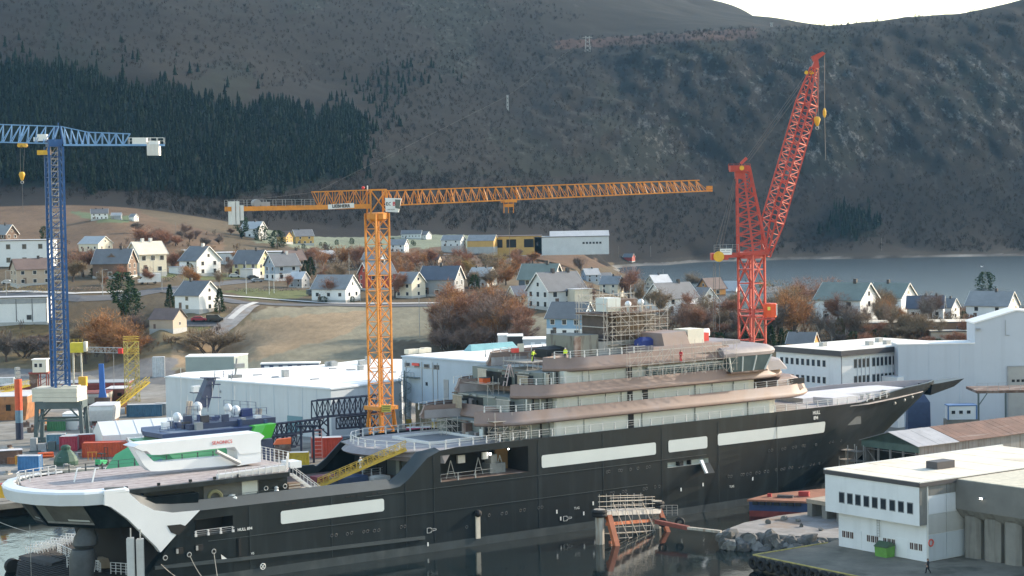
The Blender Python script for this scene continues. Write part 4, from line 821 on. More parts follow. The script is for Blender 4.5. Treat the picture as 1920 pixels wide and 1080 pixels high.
for k in range(3):p=C1-(C1-C0).normalized()*(1.0+.75*k);g=MB();g.box(p+Vector((0,0,-.7)),(.62,2.4,4.0 if k<2 else 2.6),0,math.atan2(j.y,j.x));g.build('counterweight',mat('ballast_grey',(.62,.62,.60),.7,.1,.5),OC)
p=L_(480,381,347);g=MB();g.tube(p-jn*.8,p+jn*.8,.7,12);g.box(p+Vector((1.4,.6,-.3)),(1.6,1.4,1.0),0,.4);g.build('hoist_winch',M_GREY,OC)
g=MB();g.tube(p+Vector((0,0,.7)),L_(586,361,351),.04,4);g.build('hoist_rope',M_ROPE,OC)
# cab
cc=L_(737,384,353.6);q=math.atan2(j.y,j.x);g=MB();g.hexa([cc+Vector(v)for v in((-1.3,-.8,-1.2),(.95,-.5,-1.35),(.95,1,-1.35),(-1.3,.8,-1.2),(-1.35,-.8,1.25),(1.5,-.5,1.1),(1.5,1,1.1),(-1.35,.8,1.25))]);cab=g.build('operator_cab',M_CABW,OC)
g=MB();g.hexa([cc+Vector(v)for v in((.42,-.68,-.55),(1.18,-.57,-.75),(1.18,-.5,-.75),(.42,-.6,-.55),(.42,-.70,.95),(1.42,-.56,.9),(1.42,-.5,.9),(.42,-.6,.95))]);g.build('cab_window',M_GLASS,cab)
text('EC-',.85,cc+Vector((-1.22,-.80,.15)),rz=.13,m=mat('black_letter',(.02,.02,.02),.6,.05,1),parent=OC,bold=.02);text('B',.95,cc+Vector((-.05,-.68,.15)),rz=.13,m=mat('red_letter',(.55,.02,.03),.5,.05,1),parent=OC,bold=.03)
text('LIEBHERR',.34,cc+Vector((-1.1,-.78,-.85)),rz=.13,m=MATS['black_letter'],parent=OC)
a,b=L_(615,388,351.2),L_(664,385,353);g=MB();g.bar(a,b,.06,.85);g.build('name_board',M_CABW,OC);text('LIEBHERR',.78,(a+b)/2+Vector((0,-.08,0)),rz=math.atan2((b-a).y,(b-a).x),m=MATS['black_letter'],parent=OC,align='CENTER',bold=.025)
# trolley and rope
p=L_(954,377,366);g=MB();g.box(p,(2.4,1.9,.5),0,q);[g.bar(p+j*x_,p+j*x_+Vector((0,0,-2.2)),.16)for x_ in(-1.0,-.1,.9)];g.box(p+Vector((0,0,-.8)),(1.6,1,.6),0,q);g.build('trolley',M_ORG,OC)
g=MB();g.tube(p,p+Vector((0,0,-11)),.035,4);g.build('hoist_rope',M_ROPE,OC)
g=MB();g.sphere(L_(681,352,356),.28,8,6);g.build('warning_light',mat('beacon_red',(.6,.03,.03),.4,.05,1),OC);g=MB();g.tube(L_(689,358,356),L_(689,348,356),.12,6);g.build('anemometer',M_CABW,OC)
g=MB();[g.bar((.5,-.5,z),(.5,.5,z),.04)for z in np.arange(2,zt,.6)];g.bar((.5,-.5,0),(.5,-.5,zt),.06);g.bar((.5,.5,0),(.5,.5,zt),.06);g.build('climbing_ladder',M_GREY,OC)
# --- blue crane on its portal
YB=389.0;bb=np.array([*aty(116,800,YB)[:2],2.5]);BC=thing('tower_crane','blue tower crane on a grey four-legged portal with cream ballast block','crane',bb)
L_=lambda px,py,Y=YB:Vector(aty(px,py,Y)-bb)
lean=0
zl=L_(116,757)[2];zc=L_(116,731)[2]
for sx in(-1,1):
    for sy in(-1,1):
        g=MB();g.bar((sx*4.6,sy*2.6,0),(sx*4.2,sy*2.4,zl),.7,.7);g.box((sx*4.6,sy*2.6,.5),(1.8,1.0,1.0));g.build('portal_leg',M_PORT,BC)
g=MB()
for sy in(-1,1):g.bar((-4.3,sy*2.4,zl),(4.3,sy*2.4,zl),.7,1.5);g.bar((-4.3,sy*2.4,zl-3),(4.3,sy*2.4,zl-3),.35,.4);g.bar((-4.4,sy*2.5,zl-3),(-1.6,sy*2.4,zl),.3);g.bar((4.4,sy*2.5,zl-3),(1.6,sy*2.4,zl),.3)
for sx in(-1,1):g.bar((sx*4.3,-2.4,zl),(sx*4.3,2.4,zl),.7,1.4);g.bar((sx*4.5,-2.5,1),(sx*4.3,2.4,zl-1),.25)
g.build('portal_beam',M_PORT,BC)
for k,dz in enumerate((0,.9,1.8)):g=MB();g.box((-.2,-.3,zl+1.1+dz),(9.2-.1*(k%2),5.6,.86),0,rad(-8));g.build('ballast_block',M_CREAM,BC)
g=MB();g.box((1.4,0,zl+3.3),(4.4,3,.5));g.build('ballast_block',M_CREAM,BC)
w_=2.75;zt=L_(108,275)[2];hs=(zt-zc)/12;tilt=(L_(109,275)[0]-L_(115,731)[0])/(zt-zc)
g=MB();c=[(-w_/2,-w_/2),(w_/2,-w_/2),(w_/2,w_/2),(-w_/2,w_/2)]
for i,(x,y)in enumerate(c):g.bar((x,y,0),(x,y,hs),.42)
for i in range(4):
    a,b=c[i],c[(i+1)%4]
    for z0,z1 in((0,hs/2),(hs/2,hs)):g.bar((*a,z0),(*b,z1),.14);g.bar((*b,z0),(*a,z0),.14)
me=g.mesh('mast_section',M_BLUE)
for k in range(12):inst(me,'mast_section',BC,(0,0,zc+k*hs),rad(28))
g=MB();
for k in range(40):z=zc+(zt-zc)*k/40;g.bar((-.5,-.5,z),(.6,.5,z),.16);g.bar((-.45,.3,z),(.45,-.4,z+1.0),.12)
g.bar((-.5,-.5,zc),(-.5,-.5,zt),.1);g.bar((.5,.5,zc),(.5,.5,zt),.1);g.build('stair_shaft',M_GREY,BC)
g=MB();g.box((0,0,zt+.7),(2.6,2.6,1.4),0,rad(28));g.build('slewing_ring',M_BLUE,BC)
jd=Vector((1,.06,0)).normalized();jn=Vector((-jd.y,jd.x,0));zj=zt+1.5
def P_(px,py):
    x=L_(px,py)[0];return Vector((x,x*.06,L_(px,py,YB+x*.06)[2]))
truss_part('jib_section',BC,P_(98,269),P_(110,237),P_(-330,258),P_(-330,222),28,M_LBLUE,.2,.11,True,(jn*.9,jn*.9))
truss_part('counter_jib_section',BC,P_(122,272),P_(114,237),P_(165,272),P_(165,248),4,M_LBLUE,.18,.1,True,(jn*.8,jn*.8))
truss_part('counter_jib_section',BC,P_(165,272),P_(165,248),P_(242,272),P_(242,251),6,M_LBLUE,.18,.1,False,(jn*.6,jn*.6))
g=MB();a,b=P_(120,272),P_(306,272);[g.bar(a+jn*.8*s_,b+jn*.8*s_,.25,.35)for s_ in(-1,1)];g.build('counter_jib',M_LBLUE,BC)
rail([tuple(P_(240,270)-jn*.9),tuple(P_(306,270)-jn*.9)],1.2,1.2,BC,M_CABW,.06,2,posts=False);rail([tuple(P_(240,270)+jn*.9),tuple(P_(306,270)+jn*.9)],1.2,1.2,BC,M_CABW,.06,2,posts=False)
p=P_(261,265);g=MB();g.box(p,(2.8,1.7,1.25));g.build('machinery_house',M_CABW,BC)
for k in range(3):p=P_(279+7.5*k,281);g=MB();g.box(p,(.74,2.3,2.2));g.build('counterweight',mat('ballast_white',(.66,.64,.60),.7,.1,.5),BC)
p=P_(287,268);g=MB();g.box(p,(2.0,1.4,.7));g.build('counterweight_cap',M_CABW,BC)
g=MB();a=P_(109,270);[g.bar(a+Vector((s_,0,0)),P_(109,236)+Vector((s_*.4,0,0)),.22)for s_ in(-.9,.9)];g.tube(P_(109,237),P_(109,230),.12,6);g.build('tower_head',M_BLUE,BC)
g=MB();p=P_(80,258);g.box(p,(1.8,1.4,1.3));g.box(p+Vector((-1.3,0,-.3)),(.8,.8,.8));g.build('hoist_winch',M_CABW,BC)
p=P_(83,286);g=MB();g.box(p,(2.4,1.6,.9));g.bar(p+Vector((.8,0,.3)),p+Vector((1.3,0,2)),.6);g.build('service_platform',M_HOOKY,BC)
p=P_(43,270);g=MB();g.box(p,(1.5,1.7,.5));g.tube(p+Vector((-.5,-.9,-.3)),p+Vector((-.5,.9,-.3)),.35,10);g.tube(p+Vector((.5,-.9,-.3)),p+Vector((.5,.9,-.3)),.35,10);g.build('trolley',M_HOOKY,BC)
h=P_(42,328);hook_block(BC,h,.62);g=MB();[g.tube(p+Vector((s_,0,0)),h+Vector((s_*.6,0,.6)),.035,4)for s_ in(-.45,.45)];g.tube(h+Vector((0,0,-1.6)),h+Vector((0,0,-7.5)),.035,4);g.build('hoist_rope',M_ROPE,BC)
# --- red luffing crane beside the bow
rb=np.array([*sw(104.6,-22,0)[:2],2.5]);YR=rb[1];RC=thing('luffing_crane','red lattice luffing crane with steep raised boom beside the bow of the ship','crane',rb)
L_=lambda px,py,Y=YR:Vector(aty(px,py,Y)-rb)
zt=L_(1410,478)[2];ns=7;hs=zt/ns;w_=3.35;me=mast_mesh('mast_section',w_,hs,1,M_RED,.34,.16)
for k in range(ns):inst(me,'mast_section',RC,(0,0,k*hs),rad(44))
for y_ in(505,592):z=L_(1410,y_)[2];g=MB();g.box((0,0,z),(w_*1.02,w_*1.02,.22),0,rad(44));rr=w_*.71;[g.bar((rr*math.cos(rad(89+90*k)),rr*math.sin(rad(89+90*k)),z+1.1),(rr*math.cos(rad(179+90*k)),rr*math.sin(rad(179+90*k)),z+1.1),.08)for k in range(4)];g.build('mast_platform',M_RED,RC)
p=L_(1444,582,YR-2);g=MB();g.lathe([(1.0,-1.25),(1.15,-1.2),(1.25,1.15),(.95,1.3)],8,p);cabr=g.build('operator_cab',mat('cab_orange_red',(.72,.085,.02),.45,.08,1),RC);g=MB();g.box(p+Vector((-.35,-1.18,.4)),(.5,.12,.6));g.build('cab_window',mat('notice_yellow',(.7,.58,.1),.5,.1,1),cabr);g=MB();g.box(p+Vector((1.12,-.1,.1)),(.2,1.0,2.0));g.build('cab_window',M_CABW,cabr)
g=MB();g.bar(L_(1418,598,YR-2),L_(1452,598,YR-2),2.2,.25);g.bar(L_(1434,612,YR-2),L_(1450,599,YR-2),.2);g.build('cab_platform',M_RED,RC)
g=MB();z=zt;g.box((0,0,z+.3),(4.6,4.2,.5));g.lathe([(2.2,z-.6),(2.2,z)],14);g.build('slewing_ring',M_RED,RC)
g=MB();a=L_(1336,482);b=L_(1440,472);[g.bar(a+Vector((0,s_,0)),b+Vector((0,s_,0)),.4,.75)for s_ in(-1.2,1.2)];g.box(a+Vector((1.2,0,.1)),(3.0,3,1.2));g.build('machinery_deck',M_RED,RC)
g=MB();p=L_(1348,481,YR-1.9);g.tube(p,p+Vector((0,.5,0)),.95,14);g.build('winch_drum',M_HOOKY,RC)
rail([tuple(L_(1339,473,YR-1.6)),tuple(L_(1385,472,YR-1.6))],1.3,1.0,RC,M_GREY,.06,3,posts=False)
g=MB();p=L_(1361,472,YR-1.8);g.box(p,(2.1,.08,1.1));g.build('name_board',M_CABW,RC);[MB().box((p[0]+dx,-1.85,p[2]+dz),(w_b,.02,.12)).build('board_line',mat('board_grey_letter',(.35,.36,.40),.6,.05,1),RC)for dx,dz,w_b in((-.5,.25,.7),(.45,.25,.8),(0,-.15,1.5))]
# king post
c0=[L_(1384,478),L_(1437,470)];c1=[L_(1381,312),L_(1405,312)];n=9
for q in range(3):
    g=MB();pt=lambda k,i,sg:c0[i].lerp(c1[i],k/n)+Vector((0,sg*(1.5-.9*k/n),0))
    for i in(0,1):
        for sg in(-1,1):g.bar(pt(q*3,i,sg),pt(q*3+3,i,sg),.3)
    for k in range(q*3,q*3+3):
        for sg in(-1,1):g.bar(pt(k,0,sg),pt(k+1,1,sg),.14);g.bar(pt(k,1,sg),pt(k+1,0,sg),.14);g.bar(pt(k,0,sg),pt(k,1,sg),.14)
        for i in(0,1):g.bar(pt(k,i,-1),pt(k+1,i,1),.12);g.bar(pt(k,i,-1),pt(k,i,1),.12)
    g.bar(pt(q*3,0,-1)*.5+pt(q*3,1,-1)*.5,pt(q*3+3,0,-1)*.5+pt(q*3+3,1,-1)*.5,.35)
    g.build('king_post_section',M_RED,RC)
g=MB();p=L_(1386,316);g.box(p,(3.4,2.6,1.1));g.box(p+Vector((0,0,-1.2)),(1.6,1.6,1.3));g.build('king_post_head',M_RED,RC);rail([tuple(L_(1366,319,YR-1.4)),tuple(L_(1407,319,YR-1.4))],1.1,.9,RC,M_RED,.07,2,posts=False)
g=MB();p=L_(1391,315,YR-1.5);g.tube(p,p+Vector((0,.4,0)),.42,12);g.build('sheave',M_HOOKY,RC)
g=MB();g.bar(L_(1389,307),L_(1400,296),.5,.5);g.build('sheave_arm',M_RED,RC)
g=MB();g.bar(L_(1407,318),L_(1407,365),.12);g.bar(L_(1403,318),L_(1404,362),.08);g.build('climbing_ladder',M_RED,RC)
# boom: tapered box lattice
bx=Vector((L_(1520,160)[0]-L_(1436,478)[0],0,L_(1520,160)[2]-L_(1436,478)[2]));
f0,f1,f2=L_(1436,480),L_(1449,415),L_(1513,195);f3=L_(1527,128)
perp=Vector((bx.z,0,-bx.x)).normalized();hw=1.65;sy=Vector((0,1,0));Bc=perp*.7;
def boom(A,B,ra,rb_,n):
    # rotated box section so two faces show: corners on +-d1, +-d2
    d1=(perp*1.0+sy*.25);d2=(sy*1.0-perp*.12)
    out=MB();P=lambda k,c:A.lerp(B,k/n)+c[0]*d1*(ra+(rb_-ra)*k/n)+c[1]*d2*(ra+(rb_-ra)*k/n)
    cs=[(1,0),(0,1),(-1,0),(0,-1)]
    for c in cs:out.bar(P(0,c),P(n,c),.26)
    for i in range(4):
        c,d=cs[i],cs[(i+1)%4]
        for k in range(n):out.bar(P(k,c),P(k,d),.11);out.bar(P(k,c if k%2 else d),P(k+1,d if k%2 else c),.11)
        out.bar(P(n,c),P(n,d),.2)
    return out.build('boom_section',M_RED,RC)
boom(f0,f1,.8,2.1,3);q=[f1.lerp(f2,t)for t in(0,.34,.67,1)];[boom(q[i],q[i+1],2.1,2.1,6)for i in range(3)];boom(f2,f3,2.1,.75,4)
g=MB();g.ext([f3+Vector((-.6,-.7,0)),f3+Vector((.8,-.7,0)),L_(1533,112)+Vector((0,-.7,0)),L_(1547,101)+Vector((0,-.7,0)),L_(1541,97)+Vector((0,-.7,0)),L_(1521,106)+Vector((0,-.7,0)),L_(1526,116)+Vector((0,-.7,0))],(0,1.4,0));g.build('boom_head',M_RED,RC)
g=MB();[g.tube(L_(x,136,YR-.4),L_(x,136,YR+.4),.35,8)for x in(1512,1521)];g.bar(L_(1509,137),L_(1530,137),.5,.3);g.build('head_sheave',M_HOOKY,RC)
g=MB()
for a,b in(((1399,297),(1512,138)),((1401,300),(1514,142)),((1404,303),(1516,150)),((1378,330),(1340,470)),((1380,330),(1347,470)),((1382,330),(1353,470)),((1546,103),(1546,210)),((1529,125),(1530,218)),((1534,125),(1534,218)),((1546,214),(1548,300))):g.tube(L_(*a),L_(*b),.055,4)
g.build('rope_set',M_ROPE,RC)
hook_block(RC,L_(1532,225),.62);g=MB();g.lathe([(.08,-.9),(.3,-.4),(.3,.3),(.1,.8)],8,L_(1546,211));g.build('headache_ball',M_HOOKY,RC)
g=MB();[g.tube(L_(x,492),L_(x,620),.05,4)for x in(1338,1341,1349)];g.build('hanging_cable',M_ROPE,RC)
# ------------------------------------------------------------------ yard halls and quay buildings
M_WPANEL=streak('white_panel',(.66,.68,.70),(.54,.56,.58),.5,(.5,.5,.08),.55,.3,.05)
M_HALLW=streak('pale_cladding',(.50,.545,.58),(.45,.485,.51),.5,(1.2,1.2,.05),.5,.3,.04)
M_HALLB=streak('blue_cladding',(.37,.45,.54),(.33,.40,.47),.5,(1.4,1.4,.05),.5,.3,.05)
M_ROOFW=mat('frosted_roof',(.80,.79,.77),.8,.06,.12,var2=((.55,.54,.52),.05,.66,.1))
M_GLASSD=mat('dark_window',(.028,.034,.042),.12,.3,.8)
M_CONCB=streak('raw_concrete',(.20,.195,.18),(.10,.095,.082),.9,(.8,.8,.1),.5,.2,.2)
M_TRIM=mat('dark_trim',(.055,.052,.058),.6,.1,1)
M_WOODY=mat('ochre_timber',(.42,.20,.055),.7,.2,.8)
def poly_building(name,label,cat,pts,z0,z1,wall,roof,group=None,par=.35,trim=None):
    """flat-roofed block over a plan polygon (world points, counter-clockwise or clockwise)"""
    pts=[tuple(map(float,p[:2]))for p in pts];A=sum(a[0]*b[1]-b[0]*a[1]for a,b in zip(pts,pts[1:]+pts[:1]))
    if A<0:pts=pts[::-1]
    c=np.mean(pts,0);t=thing(name,label,cat,(c[0],c[1],z0),0,group);q=[(p[0]-c[0],p[1]-c[1])for p in pts]
    g=MB();g.prism(q,0,z1-z0-par);g.build('wall',wall,t)
    g=MB();k=1.008;g.prism([(x*k,y*k)for x,y in q],z1-z0-par,z1-z0-.1);g.build('roof_edge',trim or wall,t)
    g=MB();k=.985;g.prism([(x*k,y*k)for x,y in q],z1-z0-.1,z1-z0+.02);g.build('roof',roof,t)
    return t,c
def Z(px,py,z):return onz(px,py,z)
WIN={}
def window_mesh(frame,glass,bars=0):
    k=(frame.name,glass.name,bars)
    if k not in WIN:
        g=MB();g.b2(-.5,.5,-.03,.1,-.5,.5,0);g.b2(-.41,.41,-.045,-.02,-.42,.42,1)
        if bars:g.b2(-.03,.03,-.06,-.02,-.42,.42,0)
        WIN[k]=g.mesh('window',[frame,glass])
    return WIN[k]
M_FRW=mat('window_frame_white',(.66,.66,.64),.5,.05,1);M_FRB=mat('window_frame_brown',(.11,.06,.045),.6,.1,1);M_FRG=mat('window_frame_grey',(.2,.21,.22),.6,.1,1)
def windows_on(parent,a,b,zs,n=None,us=None,w=1.0,h=1.2,frame=M_FRW,glass=None,bars=0,out=.02,name='window'):
    """n windows along a wall a->b (local xy, outward normal to the right of a->b), at heights zs"""
    a=np.array(a[:2],float);b=np.array(b[:2],float);d=b-a;L=np.linalg.norm(d);d/=L;nrm=np.array([d[1],-d[0]]);rz=math.atan2(d[1],d[0])
    me=window_mesh(frame,glass or M_GLASSD,bars);us=us if us is not None else[(i+.5)/n for i in range(n)]
    for z in zs:
        for u in us:
            p=a+d*(u*L)+nrm*out;inst(me,name,parent,(p[0],p[1],z),rz,(w,1,h))
# H1: long white-roofed hall
h1=[Z(310,705,12.5),Z(620,728,12.5),Z(752,712,12.5),Z(756,673,12.5),Z(690,673,12.5),Z(600,684,12.5),Z(470,691,12.5),Z(345,698,12.5)]
H1,c1=poly_building('workshop_hall','long pale hall with snow-white flat roof behind the orange crane','hall',h1,2.5,12.5,M_HALLW,M_ROOFW)
def on_roof(t,c,px,py,z,d,m,name='roof_vent',rz=SRZ):p=Z(px,py,z);g=MB();g.box((0,0,d[2]/2),d);return g.build(name,m,t,(p[0]-c[0],p[1]-c[1],z-t.location.z+.02),rz)
for px,py,d in((535,707,(1.2,1.2,1.5)),(614,687,(.9,.9,1.0)),(624,687,(1.2,1,1.2)),(629,686,(.8,.8,.9)),(676,694,(1.1,1,1.0)),(680,684,(2.0,1,1.0)),(690,682,(1.0,1,1.6))):on_roof(H1,c1,px,py,12.5,d,M_STEEL)
for px,py,s in((483,704,1.8),(590,712,1.8),(624,692,1.6),(658,694,2),(700,698,2),(736,699,1.6),(516,708,1.4)):on_roof(H1,c1,px,py,12.5,(s,.7,.25),M_GREY,'roof_dark_strip')  # flat grey strips; those beside vents are drawn as the vents' shadows
a_,b_=np.array(h1[0][:2])-c1,np.array(h1[1][:2])-c1
d_=(b_-a_)/np.linalg.norm(b_-a_);rz_=math.atan2(d_[1],d_[0]);n_=np.array([d_[1],-d_[0]])
g=MB();g.box((0,0,2.1),(4.4,.1,3.6));p=b_-d_*10.5+n_*.05;g.build('roller_door',mat('door_teal',(.12,.24,.29),.5,.1,.6),H1,(p[0],p[1],0),rz_)
for u in(2,33):g=MB();g.box((0,-.12,0),(.3,.25,.5));p=b_-d_*u;g.build('wall_vent',M_GREY,H1,(p[0],p[1],7.6),rz_)
for u in np.arange(4,50,4.2):g=MB();g.box((0,-.02,4.9),(.06,.04,9.5));p=b_-d_*u;g.build('panel_joint',M_HALLB,H1,(p[0],p[1],0),rz_)
# H2: taller blue-grey hall with stair
h2=[Z(754,666,17.5),Z(1060,689,17.5),Z(1120,668,17.5),Z(1000,655,17.5),Z(870,655,17.5)]
h2[1]=np.array(h2[0])+(np.array(Z(900,677,17.5))-np.array(h2[0]))*1.7;h2[2]=h2[1]+np.array([40,30,0]);h2[3]=h2[0]+np.array([44,36,0]);h2=h2[:4]
H2,c2=poly_building('workshop_hall','taller blue-grey hall with red sign band and spiral stair beside the ship','hall',h2,8.0,17.5,M_HALLB,M_ROOFW)
a_=np.array(h2[0][:2])-c2;b_=np.array(h2[1][:2])-c2;d_=(b_-a_)/np.linalg.norm(b_-a_);rz_=math.atan2(d_[1],d_[0]);n_=np.array([d_[1],-d_[0]])
zw=17.5-8
g=MB();g.box((0,0,-2.75),(40,20,5.5));p=(a_+b_)/2-n_*13.0;g.build('ground_floor',mat('yellowish_wall',(.33,.29,.20),.7,.15,.5),H2,(p[0],p[1],0),rz_)
for u in(1.0,9,17,25):g=MB();g.box((0,0,-2.6),(.7,.7,5.3));p=a_+d_*u-n_*.6;g.build('column',M_HALLW,H2,(p[0],p[1],0),rz_);g=MB();g.box((0,0,-4.6),(.76,.76,2.2));g.build('column_guard',M_YEL,H2,(p[0],p[1],0),rz_)
windows_on(H2,a_,b_,[zw-1.9],us=[.04,.115,.19,.265],w=1.75,h=.95,frame=M_FRG)
g=MB();g.box((0,-.12,0),(2.3,.1,.55));p=a_+d_*4.3+n_*0;g.build('sign_band',mat('sign_red',(.62,.05,.04),.5,.1,1),H2,(p[0],p[1],zw-1.65),rz_)
g=MB();g.box((0,-.1,0),(8.6,.12,.12));p=a_+d_*5.6;g.build('cable_tray',M_STEEL,H2,(p[0],p[1],zw-2.2),rz_)
for u in(1.2,6.2,9.6,11):g=MB();g.box((0,-.05,4.2),(.12,.1,8.6));p=a_+d_*u;g.build('down_pipe',M_GREY,H2,(p[0],p[1],0),rz_)
g=MB();g.box((0,-.04,0),(.6,.1,.7));p=a_+d_*7.6;g.build('wall_vent',M_GLASSD,H2,(p[0],p[1],zw-5.4),rz_)
g=MB();g.box((0,-.04,0),(1.4,.1,4.2));p=a_+d_*13.6;g.build('wall_louvre',M_GREY,H2,(p[0],p[1],3.2),rz_)
st=MB();p0=a_+d_*2.4+n_*1.4  # spiral stair: treads, post, outer rail
st.tube((p0[0],p0[1],-5),(p0[0],p0[1],6.6),.14,8)
for k in range(44):
    t=k*.42;z=-4.6+k*.235;q=(p0[0]+1.25*math.cos(t),p0[1]+1.25*math.sin(t),z);st.bar((p0[0],p0[1],z),q,.28,.05);st.bar(q,(q[0],q[1],z+1),.04)
    t2=t+.42;st.bar((q[0],q[1],z+1),(p0[0]+1.25*math.cos(t2),p0[1]+1.25*math.sin(t2),z+1.235),.06)
sp_stair=st.build('spiral_stair',M_PORT,H2)
g=MB();g.box((0,-.8,0),(4,1.6,.12));[g.bar((x,-1.6,0),(x,-1.6,1.1),.05)for x in(-2,-1,0,1,2)];g.bar((-2,-1.6,1.1),(2,-1.6,1.1),.06);p=a_+d_*3.6;g.build('landing',M_PORT,H2,(p[0],p[1],5.2),rz_)
sk_=MB();p=Z(921,655,17.5);sk_.loft([[(-6,-1.4,0),(6,-1.4,0),(6,1.4,0),(-6,1.4,0)],[(-5.4,-.25,1.3),(5.4,-.25,1.3),(5.4,.25,1.3),(-5.4,.25,1.3)]]);sk_.build('skylight',mat('teal_glazing',(.18,.37,.40),.3,.15,.6),H2,(p[0]-c2[0],p[1]-c2[1],zw),SRZ)
for px,py,d in((772,663,(2.6,1.6,.9)),(788,662,(1.6,1.6,.9)),(798,661,(1.8,1.6,1.0))):on_roof(H2,c2,px,py,17.5,d,mat('cream_unit',(.66,.61,.50),.6,.08,.8),'roof_unit')
# containers / site offices behind H2
for px0,px1,py0,py1,Y_,dep,m,lab in((934,951,628,650,452,6,M_WPANEL,'white square site office left of the black one on the hall roof edge'),(952,980,629,655,449,6,mat('black_cladding',(.02,.022,.026),.5,.2,.6),'black box-shaped site office between two pale ones'),(981,1064,634,655,447,7,mat('grey_cabin',(.36,.39,.43),.6,.1,.5),'long grey site office with two white doors behind the ship')):
    a=aty(px0,py1+12,Y_);b=aty(px1,py0,Y_);t=thing('site_office',lab,'site office',(*((a+b)/2)[:2],a[2]));t.location.y+=dep/2;W_=b[0]-a[0];H_=b[2]-a[2]
    g=MB();g.b2(-W_/2,W_/2,-dep/2,dep/2,0,H_-.2);g.build('wall',m,t);g=MB();g.b2(-W_/2-.12,W_/2+.12,-dep/2-.12,dep/2+.12,H_-.2,H_);g.build('roof',M_ROOFW,t)
    if px0>970:
        for x in(-.28,-.05):g=MB();g.b2(W_*x-.45,W_*x+.45,-dep/2-.05,-dep/2,1.0,H_-.8);g.build('door',M_WPANEL,t)
    g=MB();g.b2(-W_/2+.5,W_/2-.5,-dep/2+.5,dep/2-.5,-9,0);g.build('base',M_CONC,t)
# grey box shed on the far left of H1's roof
a=aty(347,705,452);b=aty(439,669,452);t=thing('storage_shed','grey-green windowless box shed above the left end of the pale hall','shed',((a[0]+b[0])/2,456,6));g=MB();W_=(b[0]-a[0])/2
g.prism([(-W_,-3),(W_,-4.4),(W_+2.2,3),(-W_,4)],0,b[2]-6);g.build('wall',mat('shed_green_grey',(.27,.32,.31),.7,.08,.4),t);g=MB();g.prism([(-W_-.1,-3.1),(W_+.1,-4.5),(W_+2.3,3.1),(-W_-.1,4.1)],b[2]-6,b[2]-5.8);g.build('roof',M_ROOFW,t)
# long low cabin row behind the roof
a=aty(489,690,470);b=aty(600,677,474);t=thing('site_office','long low white-roofed cabin row behind the pale hall roof','site office',((a[0]+b[0])/2,472,8));W_=(b[0]-a[0])/2;g=MB();g.b2(-W_,W_,-1.5,1.5,0,b[2]-8.3);g.build('wall',mat('navy_cabin',(.07,.10,.18),.6,.1,.5),t);g=MB();g.b2(-W_-.2,W_+.2,-1.8,1.8,b[2]-8.3,b[2]-8);g.build('roof',M_ROOFW,t)
for x in np.linspace(-.8,.8,6):g=MB();g.b2(W_*x-.6,W_*x+.6,-1.56,-1.5,.5,b[2]-8.6);g.build('panel',M_WPANEL,t)
# office block (four storeys, two showing)
oc=np.array([*aty(1577,668,387)[:2]]);du=np.array([-SD[1],SD[0]]);dv=SD[:2];zt=float(aty(1577,668,387)[2])
L1=18.2;L2=30.0;OB=thing('office_block','white flat-roofed office block with rows of windows behind the bow','office block',(oc[0],oc[1],2.5),SRZ)
hb_=zt-2.5
g=MB();g.b2(0,L2,0,L1,0,hb_);g.build('wall',M_WPANEL,OB);g=MB();g.b2(-.7,L2+.3,-.7,L1+.5,hb_,hb_+1.05);g.build('roof_fascia',M_TRIM,OB);g=MB();g.b2(-.3,L2,-.3,L1+.1,hb_+1.05,hb_+1.09);g.build('roof',mat('roof_cream',(.72,.69,.62),.8,.08,.2),OB)
for z in(hb_-1.7,hb_-5.0):windows_on(OB,(0,L1),(0,0),[z],us=[.09+.082*k for k in range(9)],w=1.0,h=1.5,frame=M_FRW)
for z in(hb_-1.7,hb_-5.0):windows_on(OB,(0,0),(L2,0),[z],us=[.13,.168,.206,.244]+[.30+.038*k for k in range(10)],w=.85,h=1.8,frame=M_FRG)
for k in range(14):x=L2*(.149+.038*k+(.018 if k>3 else 0));g=MB();g.b2(x-.09,x+.09,-.18,0,hb_-6.2,hb_-.6);g.build('pilaster',M_WPANEL,OB)
g=MB();g.b2(11.0,19.0,-4.4,-.2,0,hb_-4.6);g.build('annex',M_WPANEL,OB);g=MB();g.b2(15.4,18.2,-4.46,-4.4,hb_-8,hb_-5.0);g.build('annex_door',M_WOODY,OB)
for x,y in((5,10),(13,5),(17,4),(20,9)):g=MB();g.b2(x,x+1.3,y,y+1.1,hb_+1.08,hb_+1.9);g.build('roof_vent',M_STEEL,OB)
for k in(0,):g=MB();g.b2(-.05,.12,-.12,-.02,0,hb_);g.build('down_pipe',M_FRG,OB)
# big plain assembly hall on the right
YH_=391.0;A0=aty(1684,647,YH_);A1=aty(1828,645,YH_);A2=aty(1828,607,YH_);A3=aty(1905,583,YH_);x0=A0[0];
AH=thing('assembly_hall','huge plain blue-white assembly hall with stepped gable behind the bow','hall',(x0,YH_,2.5))
xs=A1[0]-x0;xa=A3[0]-x0;xe=2*xa-xs+14;zl,zs,za=A0[2]-2.5,A2[2]-2.5,A3[2]-2.5
M_HALLP=streak('grey_blue_cladding',(.47,.51,.565),(.43,.465,.515),.55,(.9,.9,.03),.5,.3,.03)
g=MB();g.b2(0,xs,0,7,0,zl);g.build('low_wing_wall',M_HALLP,AH);g=MB();g.ext([(xs,.02,0),(xe,.02,0),(xe,.02,zs),(xa,.02,za),(xs,.02,zs)],(0,7,0));g.build('wall',M_HALLP,AH)
g=MB();g.b2(-.1,xs,-.1,7.1,zl,zl+.2);g.build('roof',M_ROOFW,AH)
